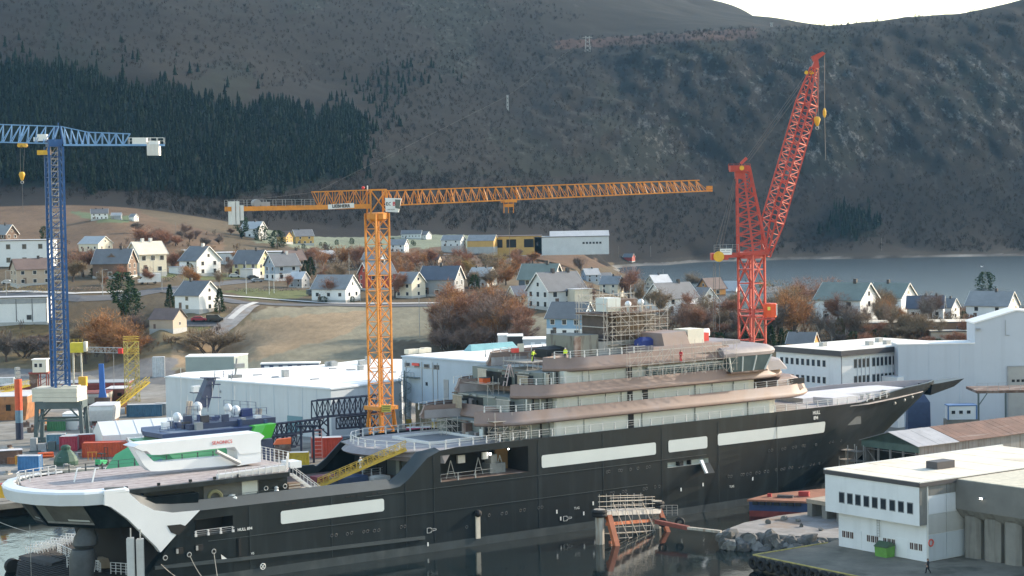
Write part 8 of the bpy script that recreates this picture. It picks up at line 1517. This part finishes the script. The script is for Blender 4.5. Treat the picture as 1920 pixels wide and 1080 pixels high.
for z in(-4.3,-3.0):[MB().bar(A_+d*(.1+.25*k)+Vector((0,0,z)),A_+d*(.33+.25*k)+Vector((0,0,z)),1.1,.06).build('plank',M_PLK,sc_)for k in range(3)]
p=p2+Vector((-1.0,0,0));g=MB();g.sphere((p[0]+.4,p[1]-.3,zat(958,p2)),.8,10,7);g.build('wrapped_fender',mat('plastic_sheet',(.6,.6,.58)),DP);rail([tuple(p4+Vector((-1.4,-.3,zat(966,p4)))),tuple(p4+Vector((1.0,-.3,zat(966,p4))))],1.5,.8,DP,M_TUBE,.06,4,posts=False)
for dx in(-1.2,1.3):g=MB();g.torus(p4+Vector((dx,-.5,zat(978,p4))),(0,1,0),.5,.22,14,6);g.build('tyre_fender',M_TYRE,DP)
# footbridge from the dolphin to the rocks
FB=thing('footbridge','narrow rusty footbridge from the dolphin to the rock bank','footbridge',onz(1235,990,2));FL_=np.array(FB.location);a,b,c=Vector(onz(1230,978,2.2)-FL_),Vector(onz(1290,990,2.0)-FL_),Vector(onz(1352,997,1.8)-FL_)
g=MB();g.bar(a,b,.7,.55);g.build('rusty_span',mat('oxide_brown2',(.20,.06,.045),.7,.2,1),FB);g=MB();g.bar(b,c,.55,.35);g.build('pale_span',M_PILE,FB)
# ------------------------------------------------------------------ rock bank, barge, tyres
M_ROCK=mat('rock',(.125,.122,.115),.95,.4,1.2,bump=.4,var2=((.17,.165,.155),.7,.52,.15))
_t=M_ROCK.node_tree;_oi=_t.nodes.new('ShaderNodeObjectInfo');_mr=_t.nodes.new('ShaderNodeMapRange');_mr.inputs[3].default_value=.5;_mr.inputs[4].default_value=1.5;_t.links.new(_oi.outputs['Random'],_mr.inputs[0]);_b=_t.nodes['Principled BSDF'];_vm=_t.nodes.new('ShaderNodeVectorMath');_vm.operation='SCALE';_t.links.new(_b.inputs['Base Color'].links[0].from_socket,_vm.inputs[0]);_t.links.new(_mr.outputs[0],_vm.inputs['Scale']);_t.links.new(_vm.outputs[0],_b.inputs['Base Color'])  # each stone its own shade
def rock_mesh(seed):
    rg=np.random.RandomState(seed);g=MB();n=9;k=6;rings=[];dirs=rg.normal(0,1,(7,3));dirs/=np.linalg.norm(dirs,axis=1)[:,None];cut=rg.uniform(.42,.72,7)
    for i in range(k+1):
        th=math.pi*i/k;row=[]
        for j in range(n):
            ph=2*math.pi*j/n;v=np.array([math.sin(th)*math.cos(ph),math.sin(th)*math.sin(ph),-math.cos(th)])*(1+rg.uniform(-.08,.08))
            for d_,c_ in zip(dirs,cut):
                e=v@d_-c_
                if e>0:v=v-d_*e
            row.append(tuple(v))
        rings.append(row)
    g.loft(rings,cap=True);return g.mesh('rock',M_ROCK)
RK=[rock_mesh(s)for s in range(8)]
rocks=[(1385,990,1.5,'biggest pale boulder standing up at the tip of the rock bank'),(1350,1000,.8,'small rock at the very tip of the bank by the footbridge'),(1365,1002,.8,'rock just left of the biggest boulder'),(1382,1008,.9,None),(1402,1018,1.3,'large pinkish block facing the water mid-bank'),(1425,1008,1.3,None),(1440,1025,1.4,'wide slab low on the right side of the rock bank'),(1462,1012,1.2,None),(1480,1020,1.2,None),(1500,1010,1.2,None),(1520,1016,1.1,None),(1540,1012,1.1,None),(1405,1000,1.1,None),(1450,1002,1.0,None)]
for k in range(48):rocks.append((1352+210*(k+R.random())/48,1000,R.uniform(.7,1.6),None))
for i_,(px,py,s,lab)in enumerate(rocks):
    s*=1.05
    W_=onz(px,1003+max(0,px-1440)*.058,1.6);d_=R.uniform(.1,3.2)if lab is None else(2.2,.4,.6,.9,2.4,2.2,2.6)[min(i_,6)]*.6
    if i_==0:d_=.1
    z=1.35-d_*.5;o=inst(R.choice(RK),'rock',None,(W_[0],W_[1]-d_,z),R.uniform(0,6),(s*R.uniform(.9,1.4),s*R.uniform(.8,1.2),s*R.uniform(.6,.95)));o.rotation_euler=(R.uniform(-.9,.9),R.uniform(-.9,.9),R.uniform(0,6));tag(o,lab or 'grey angular rock in the bank between gravel ramp and quay','rock',None if lab else 'rocks of the bank')
for px,py,s in((1495,978,.5),(1470,975,.55),(1502,988,.4),(1540,995,.4),(1440,982,.5)):P_=onz(px,py,1.7);o=inst(R.choice(RK),'rock',None,P_+np.array([0,0,.2]),R.uniform(0,6),s);tag(o,'loose stone lying on the gravel ramp','rock','loose stones on the ramp')
BA=thing('barge','moored barge with navy side, red waterline and rust-brown deck','barge',onz(1405,968,0),math.atan2(*(onz(1512,972,0)-onz(1405,968,0))[1::-1]));Lb=float(np.linalg.norm(onz(1512,972,0)-onz(1405,968,0)))
zt_=float(aty(1450,938,onz(1450,970,0)[1])[2])
g=MB();g.loft([[(0,0,z),(Lb,0,z),(Lb+34,26,z),(26,30,z),(2,6,z)]for z in(-1.5,.9)]);g.build('lower_hull',mat('barge_red',(.20,.035,.03),.7,.3,.8),BA);g=MB();g.loft([[(0,0,z),(Lb,0,z),(Lb+34,26,z),(26,30,z),(2,6,z)]for z in(.9,zt_-.3)]);g.build('hull',mat('barge_navy',(.02,.045,.13),.6,.25,.8),BA)
g=MB();g.loft([[(-.3,-.2,z),(Lb+.2,-.2,z),(Lb+34,26,z),(26,30,z),(1.7,6,z)]for z in(zt_-.3,zt_)]);g.build('deck',mat('barge_deck',(.27,.12,.075),.85,.3,.4),BA)
for x,y,m,d_ in((7.5,5,mat('gear_red',(.34,.03,.03),.6,.2,1),(1.6,1,.7)),(5,3,M_TRIM,(2.4,1,.35)),(2.5,3.2,mat('gear_red',(.34,.03,.03),.6,.2,1),(.6,.6,.5))):g=MB();g.box((x,y,zt_+d_[2]/2),d_);g.build('deck_gear',m,BA)
g=MB();[g.box((1+k*1.1,-.3,zt_-.5),(.8,.3,.5))for k in range(int(Lb/1.1))];g.build('rubbing_timber',M_DARK,BA)
t=thing('concrete_pier','short pale concrete pier with dark openings behind the gravel ramp','pier',onz(1512,968,1.65),SRZ-math.pi/2);a=onz(1512,968,1.65);zt_=float(aty(1520,935,a[1])[2])-1.65;g=MB();g.b2(0,11,0,8,zt_-.6,zt_);g.build('deck',mat('pier_deck',(.34,.29,.23),.9,.2,.6),t)
for x in(.5,3.5,6.5,9.5):g=MB();g.b2(x-.5,x+.5,.2,7,0,zt_-.6);g.build('pillar',M_CONCB,t)
g=MB();g.b2(0,11,3,3.4,0,zt_-.6);g.build('back_wall',M_DARK,t)
tm=MB();tm.torus((0,0,0),(0,1,0),.62,.29,20,9);tm=tm.mesh('tyre_fender',M_TYRE,True);e0,e1=np.array(QR[0]),np.array(QR[1]);de=(e1-e0)/np.linalg.norm(e1-e0);ne=np.array([de[1],-de[0],0]);ne=ne if ne[1]<0 else-ne
for k in range(16):P_=e0+de*(.5+1.62*k)+ne*.34;o=inst(tm,'tyre_fender',None,(P_[0],P_[1],1.05),math.atan2(de[1],de[0]));tag(o,'black tyre fender hanging in the row along the quay edge at the lower right','tyre','tyre fenders along the lower right quay')
for k in range(6):P_=e0+de*(1.5+3.2*k)+ne*-.25;g=MB();g.b2(-.4,.4,-.05,.3,-2.5,1.4);o=g.build('quay_pile',M_TRIM,None,(P_[0],P_[1],0),math.atan2(de[1],de[0]));o.location-=Vector(ne)*-.35;tag(o,'dark timber pile under the lower right quay edge','pile','piles of the lower right quay')
# left quay edge: tyres and yellow bollard block
for px,py in((2,943),(12,945),(22,946)):P_=onz(px,py,1.3);o=inst(tm,'tyre_fender',None,P_,0.2,.9);tag(o,'black tyre fender on the far left quay edge under the white stern','tyre','tyre fenders on the far left quay')
P_=onz(8,932,2.5);t=thing('mooring_bollard','yellow and red mooring bollard block on the far left quay','bollard',P_,.3);g=MB();g.hexa([(-1,-.8,0),(1,-.8,0),(1,.8,0),(-1,.8,0),(-.7,-.6,2.0),(.5,-.6,1.4),(.5,.6,1.4),(-.7,.6,2.0)]);g.build('block',M_HOOKY,t);g=MB();g.box((-.2,0,2.0),(.7,.9,.5));g.build('cap',mat('sign_red',(.62,.05,.04)),t)
# ------------------------------------------------------------------ floating work platform under the stern
PT=thing('work_float','dark timber work float with stacked aluminium rails under the stern','float',onz(120,1060,0));L_=lambda x,y,z:Vector(onz(x,y,z)-np.array(PT.location));zf=1.7
c0=[L_(36,1042,zf),L_(150,1010,zf),L_(330,1066,zf),L_(300,1140,zf),L_(20,1140,zf)]
g=MB();g.prism([(p.x,p.y)for p in c0],-.6,zf-.15);g.build('float_body',mat('tarred_timber',(.035,.032,.030),.85,.3,1.5),PT)
for k in range(26):
    t_=k/26;a=c0[0].lerp(c0[4],t_);b=c0[1].lerp(c0[2],t_);g=MB();g.bar(Vector((a.x,a.y,zf-.1)),Vector((b.x,b.y,zf-.1)),.28,.09);g.build('deck_board',mat('float_board',(.05,.047,.045),.85,.3,1.5),PT)
MB().hexa([L_(40,1075,.5),L_(92,1082,.5),L_(92,1082,.5)+Vector((1,2.4,0)),L_(40,1075,.5)+Vector((1,2.4,0)),L_(40,1042,1.9),L_(98,1056,1.9),L_(98,1056,1.9)+Vector((1,2.2,0)),L_(40,1042,1.9)+Vector((1,2.2,0))]).build('timber_wall',MATS['tarred_timber']if 'tarred_timber' in MATS else M_DARK,PT)
M_RAILB=mat('aluminium_rail',(.72,.73,.74),.4,.08,2)
for k in range(11):a=L_(48+9.5*k,1038-2.6*k,zf);rail([tuple(a),tuple(a+Vector((1.9,-.9,0)))],1.0+.15*(k%3),.5,PT,M_RAILB,.09,3,.08,posts=False,name='rail_panel')
for k in range(9):a=L_(108+9*k,1035+4.2*k,zf);b=L_(108+9*(k+1),1035+4.2*(k+1),zf);rail([tuple(a),tuple(b)],1.2,.6,PT,M_RAILB,.09,4,.08,posts=False,name='rail_panel')
for x0_,x1_,y_ in((126,150,1064),(150,186,1070),(208,246,1076),(246,280,1070)):rail([tuple(L_(x0_,y_,zf)),tuple(L_(x1_,y_+(x1_-x0_)*.08,zf))],1.5,.7,PT,M_RAILB,.1,4,.09,posts=False,name='rail_panel')
p=L_(200,1066,zf);g=MB();g.box(p+Vector((0,1.0,.65)),(2.7,1.6,1.3),0,.15);g.build('crate',mat('crate_tan',(.34,.27,.19),.8,.15,1),PT);p=L_(148,1044,zf);g=MB();g.box(p+Vector((0,0,.7)),(1.1,1,1.4));g.build('crate',mat('crate_tan',(.34,.27,.19)),PT)
p=onz(24,1062,.7);t=tag(MB().tube((0,-.6,0),(0,.6,0),1.05,18).torus((0,-.3,0),(0,1,0),.8,.3,18,8).build('tyre_fender',M_TYRE,None,p,.5,smooth=True),'large black wheel fender floating left of the work float','tyre')
for x,yt in((245,1008),(263,1010)):  # steel guide piles standing in the water beside the hull
    s_,ztp=sp(x,yt,13.2);b=sw(s_,13.2,-3);t=thing('guide_pile','%s galvanised steel guide pile rising beside the stern'%('left' if x==245 else 'right'),'pile',b,rad(12));g=MB();g.b2(-.42,.42,-.4,.4,0,ztp+3);g.build('beam',mat('galv_pale',(.36,.37,.37),.5,.15,.8),t);g=MB();g.b2(-.56,.3,-.46,-.4,0,ztp+3);g.build('flange',mat('galv_bright',(.50,.51,.50),.5,.1,.8),t);g=MB();g.tube((0,0,ztp+3),(0,0,ztp+4.2),.1,6);g.build('pin',M_STEEL,t)
# ropes
def rope(pts,r=.05,name='mooring_rope',label='',n=10,sag=0):
    g=MB();P_=[Vector(p)for p in pts]
    for a,b in zip(P_[:-1],P_[1:]):
        q=[a.lerp(b,i/n)-Vector((0,0,sag*4*(i/n)*(1-i/n)))for i in range(n+1)]
        for u,v in zip(q[:-1],q[1:]):g.tube(u,v,r,5,cap=False)
    return tag(g.build(name,mat('rope_pale',(.38,.36,.32),.9,.1,4)),label,'rope')
def hp(x,y):s_,z_=sp(x,y,11.1);return sw(s_,11.1,z_)
rope([hp(356,1042),onz(392,1095,.3)],label='pale mooring rope from the left mooring port down to the water',sag=.5);rope([hp(401,1036),onz(410,1095,.3)],label='pale mooring rope from the right mooring port down to the water',sag=.2);rope([hp(302,1058),onz(360,1095,.2)],label='mooring rope slanting right from the rearmost hull port',sag=.4)
rope([onz(-20,970,2.5),onz(118,1006,6.0)],label='long pale rope from the left quay to the stern thruster',sag=.6);rope([sw(-42.6,2,9.0),sw(-43.0,3,1)],.03,label='thin line hanging from the white stern')
# ------------------------------------------------------------------ scaffolds on the ship
def scaffold(s0,s1,b0,b1,z0,z1,label,ns=5,nz=4,diag=True,planks=True,seed=1,r=.06):
    rg=random.Random(seed);t=thing('scaffold',label,'scaffold',SO,SRZ);g=MB();xs=np.linspace(s0,s1,ns);zs=np.linspace(z0,z1,nz+1)
    for b in((b0,b1)if b0!=b1 else(b0,)):
        for x in xs:g.bar((x,-b,z0),(x,-b,z1+rg.uniform(0,1.4)),r)
        for z in zs[1:]:g.bar((s0-.3,-b,z),(s1+.3,-b,z),r);g.bar((s0-.3,-b,z-.9),(s1+.3,-b,z-.9),r*.7)
        if diag:
            for i in range(ns-1):
                for k in range(nz):
                    if rg.random()<.7:a,c=(xs[i],xs[i+1])if rg.random()<.5 else(xs[i+1],xs[i]);g.bar((a,-b,zs[k]),(c,-b,zs[k+1]),r*.8)
    if b0!=b1:
        for x in xs:
            for z in zs[1:]:g.bar((x,-b0,z),(x,-b1,z),r)
    g.build('tube_frame',M_TUBE,t)
    if planks:
        for z in zs[1:]:
            g=MB();bb0,bb1=(b0,b1)if b0!=b1 else(b0-.4,b0+.4);g.b2(s0-.2,s1+.2,-bb0,-bb1,z-.04,z+.04);g.build('plank_deck',M_PLK,t)
    return t
scaffold(51.4,60.0,2.8,3.9,ZB3+1.4,ZB3+8.6,'tall tube scaffold along the near side of the ship mast',6,5,seed=2);scaffold(59.6,62.8,-3.2,3.6,ZB3+1.4,ZB3+7.8,'square scaffold tower on the bow side of the ship mast',3,5,seed=3,planks=False)
scaffold(50.0,50.6,-3.2,3.6,ZB3+2,ZB3+9.2,'narrow scaffold on the stern side of the ship mast',2,4,seed=4,planks=False);scaffold(51.4,62,-4.4,-3.6,ZB3+4,ZB3+10.2,'scaffold behind the domes on top of the mast',6,3,seed=5,planks=False)
scaffold(48,69.5,11.5,12.2,ZB2+1.9,ZB3+2.4,'thin scaffold hung outside the bridge window band',11,2,seed=6,planks=False,r=.045);scaffold(24.5,30.5,8.6,10.2,14.15,ZB1+.8,'scaffold under the aft end of the lowest deck overhang',5,2,seed=7);scaffold(24,27,-8.5,-3,14.15,16.4,'scaffold cage on the port side of the aft deck',4,2,seed=8,planks=False)
scaffold(35,39,-2,4,ZB2+1.4,ZB3+1.2,'messy scaffold inside the open aft bay of the top deck',5,3,seed=9);scaffold(30.5,33.5,-7,0,ZB1+1.4,ZB2+1.6,'scaffold inside the open aft bay of the middle deck',4,2,seed=10,planks=False)
# loose things on the decks
def deck_item(name,label,cat,s,b,z,build):t=thing(name,label,cat,sw(s,b,z),SRZ);build(t);return t
def tarp(dx,dy,dz,m):
    def f(t):g=MB();g.loft([[(-dx,-dy,0),(dx,-dy,0),(dx,dy,0),(-dx,dy,0)],[(-dx*.95,-dy*.95,dz*.8),(dx*.95,-dy*.95,dz*.85),(dx*.95,dy*.95,dz*.85),(-dx*.95,dy*.95,dz*.8)],[(-dx*.5,-dy*.4,dz),(dx*.5,-dy*.4,dz*.97),(dx*.5,dy*.4,dz),(-dx*.5,dy*.4,dz)]]);g.build('sheet',m,t)
    return f
M_TBL=mat('tarp_blue',(.03,.05,.22),.5,.15,1.5);M_TWH=mat('plastic_sheet',(.6,.6,.58))
s_,z_=sp(1210,652,6);deck_item('blue_tarpaulin','blue tarpaulin on the top deck right of the mast','tarpaulin',s_,6,ZB3+1.36,tarp(1.5,1,2.6,M_TBL));s_,z_=sp(1238,650,5.5);deck_item('white_sheeting','crumpled white sheeting between blue tarpaulin and rose casing','sheeting',s_,5.5,ZB3+1.36,tarp(1.5,1.2,2.5,M_TWH))
_q=sl(878,758,ZB1+1.36);deck_item('blue_tarpaulin','large blue tarpaulin on the middle deck at the aft port side','tarpaulin',_q[0]+1,_q[1],ZB1+1.36,tarp(1.8,1.2,1.5,mat('tarp_bright_blue',(.02,.045,.22),.5,.15,1.5)))
deck_item('covered_pallet','dark covered pallet on the aft main deck','pallet',4.5,2.5,9.56,tarp(2.6,1.2,1.2,mat('navy_tarpaulin',(.035,.06,.13))));deck_item('plank_pallet','pallet of pale planks on the waist deck','pallet',-3,4.5,9.56,lambda t:[MB().b2(-1.2,1.2,-.7+.25*k,-.5+.25*k,0,.5).build('plank',mat('pale_timber',(.46,.41,.34)),t)for k in range(6)])
deck_item('wooden_crate','brown wooden crate at the aft end of the waist deck','crate',-5.5,4.0,9.56,lambda t:(MB().b2(-.9,.9,-.7,.7,0,1.3).build('box',mat('crate_brown',(.20,.13,.08),.8,.2,1),t),[MB().b2(-.95,.95,-.74,-.68,.2+.4*k,.4+.4*k).build('slat',mat('pale_timber',(.46,.41,.34)),t)for k in range(3)]))
deck_item('red_sheeting','dark red sheeting on the waist deck behind the gangway foot','sheeting',3.4,-2.2,9.56,tarp(1.8,1.2,.9,mat('sheet_maroon',(.22,.03,.04),.6,.2,1)));deck_item('white_sheeting','white foil bundle on the waist deck under the gangway','sheeting',8.5,4.2,9.56,tarp(1.4,.8,1.0,M_TWH))
deck_item('red_machine','red machine on the roof behind the cream locker','machine',67.2,6.2,ZB3+2.72,lambda t:(MB().b2(-1.4,1.2,-.8,.8,0,1.3).build('body',mat('sign_red',(.62,.05,.04)),t),MB().b2(-.6,.4,-.5,.5,1.3,1.9).build('engine',M_TRIM,t)))
deck_item('liferaft_cover','long pale covered boat on the roof left of the red crane','boat',74,-3.4,ZB3+2.42,lambda t:MB().loft([[(x,y*w_,z)for y,z in((-1,.1),(-1.2,.8),(-.5,1.3),(.5,1.3),(1.2,.8),(1,.1))]for x,w_ in((-3.6,.3),(-2,1),(2,1),(3.6,.3))]).build('cover',FROST,t))
for s_,b_,lab,m in((39.5,7.5,'red gas bottle crate on the middle deck aft',mat('sign_red',(.62,.05,.04))),(32.4,-3.4,'orange-red box on the middle deck near the aft bay',mat('pipe_orange',(.66,.12,.03)))):deck_item('gas_crate',lab,'crate',s_,b_,ZB2+1.36,lambda t,m=m:(MB().b2(-.7,.7,-.5,.5,0,.9).build('box',m,t),MB().b2(-.75,.75,-.55,.55,.9,1.0).build('lid',M_TRIM,t)))
t=thing('step_ladder','tall pale step ladder standing in the aft bay of the top deck','ladder',sw(33.5,1.5,ZB2+1.36),SRZ);[MB().bar((x,y,0),(0,y*.6,3.2),.12).build('leg',mat('ladder_pink',(.55,.42,.40),.6,.1,1),t)for x in(-.9,.9)for y in(-.4,.4)];[MB().bar((-.9*(1-z/3.2),-.4,z),(-.9*(1-z/3.2),.4,z),.08).build('rung',M_STEEL,t)for z in(.6,1.2,1.8,2.4)]
t=thing('work_table','cluttered workbench with cream panel at the aft roof edge','workbench',sw(38.5,-2.0,ZB3+1.36),SRZ);MB().b2(-2,2,-.6,.6,.8,.95).build('top',M_RUST,t);[MB().bar((x,y,0),(x,y,.8),.12).build('leg',M_STEEL,t)for x in(-1.7,1.7)for y in(-.5,.5)];MB().b2(-.6,.5,.2,.4,.95,2.2).build('panel',M_CREAM,t);MB().b2(-1.8,-.9,-.4,.4,.95,1.6).build('box',mat('sign_red',(.62,.05,.04)),t)
deck_item('gear_heap','dark heap of gear on the roof left of the mast casing','heap',43.5,-1,ZB3+1.36,tarp(2.6,2,1.6,M_DARK))
for k,(s_,b_,z_,w_,h_,m,lab)in enumerate(((36.2,8.8,ZB2+1.4,1.9,2.0,'cream','cream plastic sheet hung in the top aft bay nearest the starboard side'),(34.6,5.5,ZB2+1.4,2.6,1.7,'tan','tan sheet hung low in the middle of the top aft bay'),(34.3,-4.5,ZB2+1.4,2.2,2.1,'cream','cream sheet at the port end of the top aft bay'),(30.2,6.5,ZB1+1.4,3.2,2.0,'grey','grey sheet closing the middle aft bay'),(30.0,-5,ZB1+1.4,2.4,1.9,'tan','tan sheet at the port end of the middle aft bay'))):
    def hang(t,w_=w_,h_=h_,m=m):
        mm={'cream':mat('sheet_cream',(.44,.40,.34),.7,.15,1.5),'tan':mat('sheet_tan',(.30,.25,.19),.7,.2,1.5),'grey':mat('sheet_grey',(.27,.27,.25),.7,.2,1.2)}[m];g=MB();n=6
        g.loft([[(.08*(i%2)-.04,-w_/2+w_*i/n,z)for i in range(n+1)]+[(.08*(i%2)+.02,-w_/2+w_*i/n,z)for i in range(n,-1,-1)]for z in(0,h_)]);g.build('sheet',mm,t);MB().bar((0,-w_/2-.2,h_+.05),(0,w_/2+.2,h_+.05),.08).build('pole',M_TUBE,t)
    deck_item('hung_sheeting',lab,'sheeting',s_-1.6,b_,z_,hang)
# gulls far out on the fjord
P_=onz(1841,500,0);t=thing('sea_gull','white gull on the fjord at the far right','gull',aty(1841,500,700),0.3);g=MB();g.loft([[(x,y*w_,z*w_)for y,z in((-.12,0),(0,-.12),(.12,0),(0,.12))]for x,w_ in((-.5,.1),(-.2,1),(.2,.9),(.45,.3))]);g.build('body',M_WHITE,t);g=MB();g.ext([(0,.1,.02),(.25,.1,.02),(.1,1.0,.25),(-.05,1.0,.25)],(0,0,.02));g.ext([(0,-.1,.02),(.25,-.1,.02),(.1,-1.0,.25),(-.05,-1.0,.25)],(0,0,.02));g.build('wing_pair',M_WHITE,t)
for k in range(26):
    px,py=R.uniform(0,260),R.uniform(838,892);t=item('pallet','small pallet or box of goods lying about the quay apron','pallet',px,py,R.uniform(0,90),group='pallets on the quay apron');m=R.choice([M_CORR,mat('pale_timber',(.46,.41,.34)),M_GREY,M_RUST,M_STEEL,M_PORT]);[MB().b2(-.6,.6,-.5+.27*j,-.3+.27*j,0,.18).build('board',mat('pale_timber',(.46,.41,.34)),t)for j in range(4)];MB().box((0,0,.18+.3),(R.uniform(.6,1.1),R.uniform(.5,.9),R.uniform(.2,.6))).build('load',m,t)
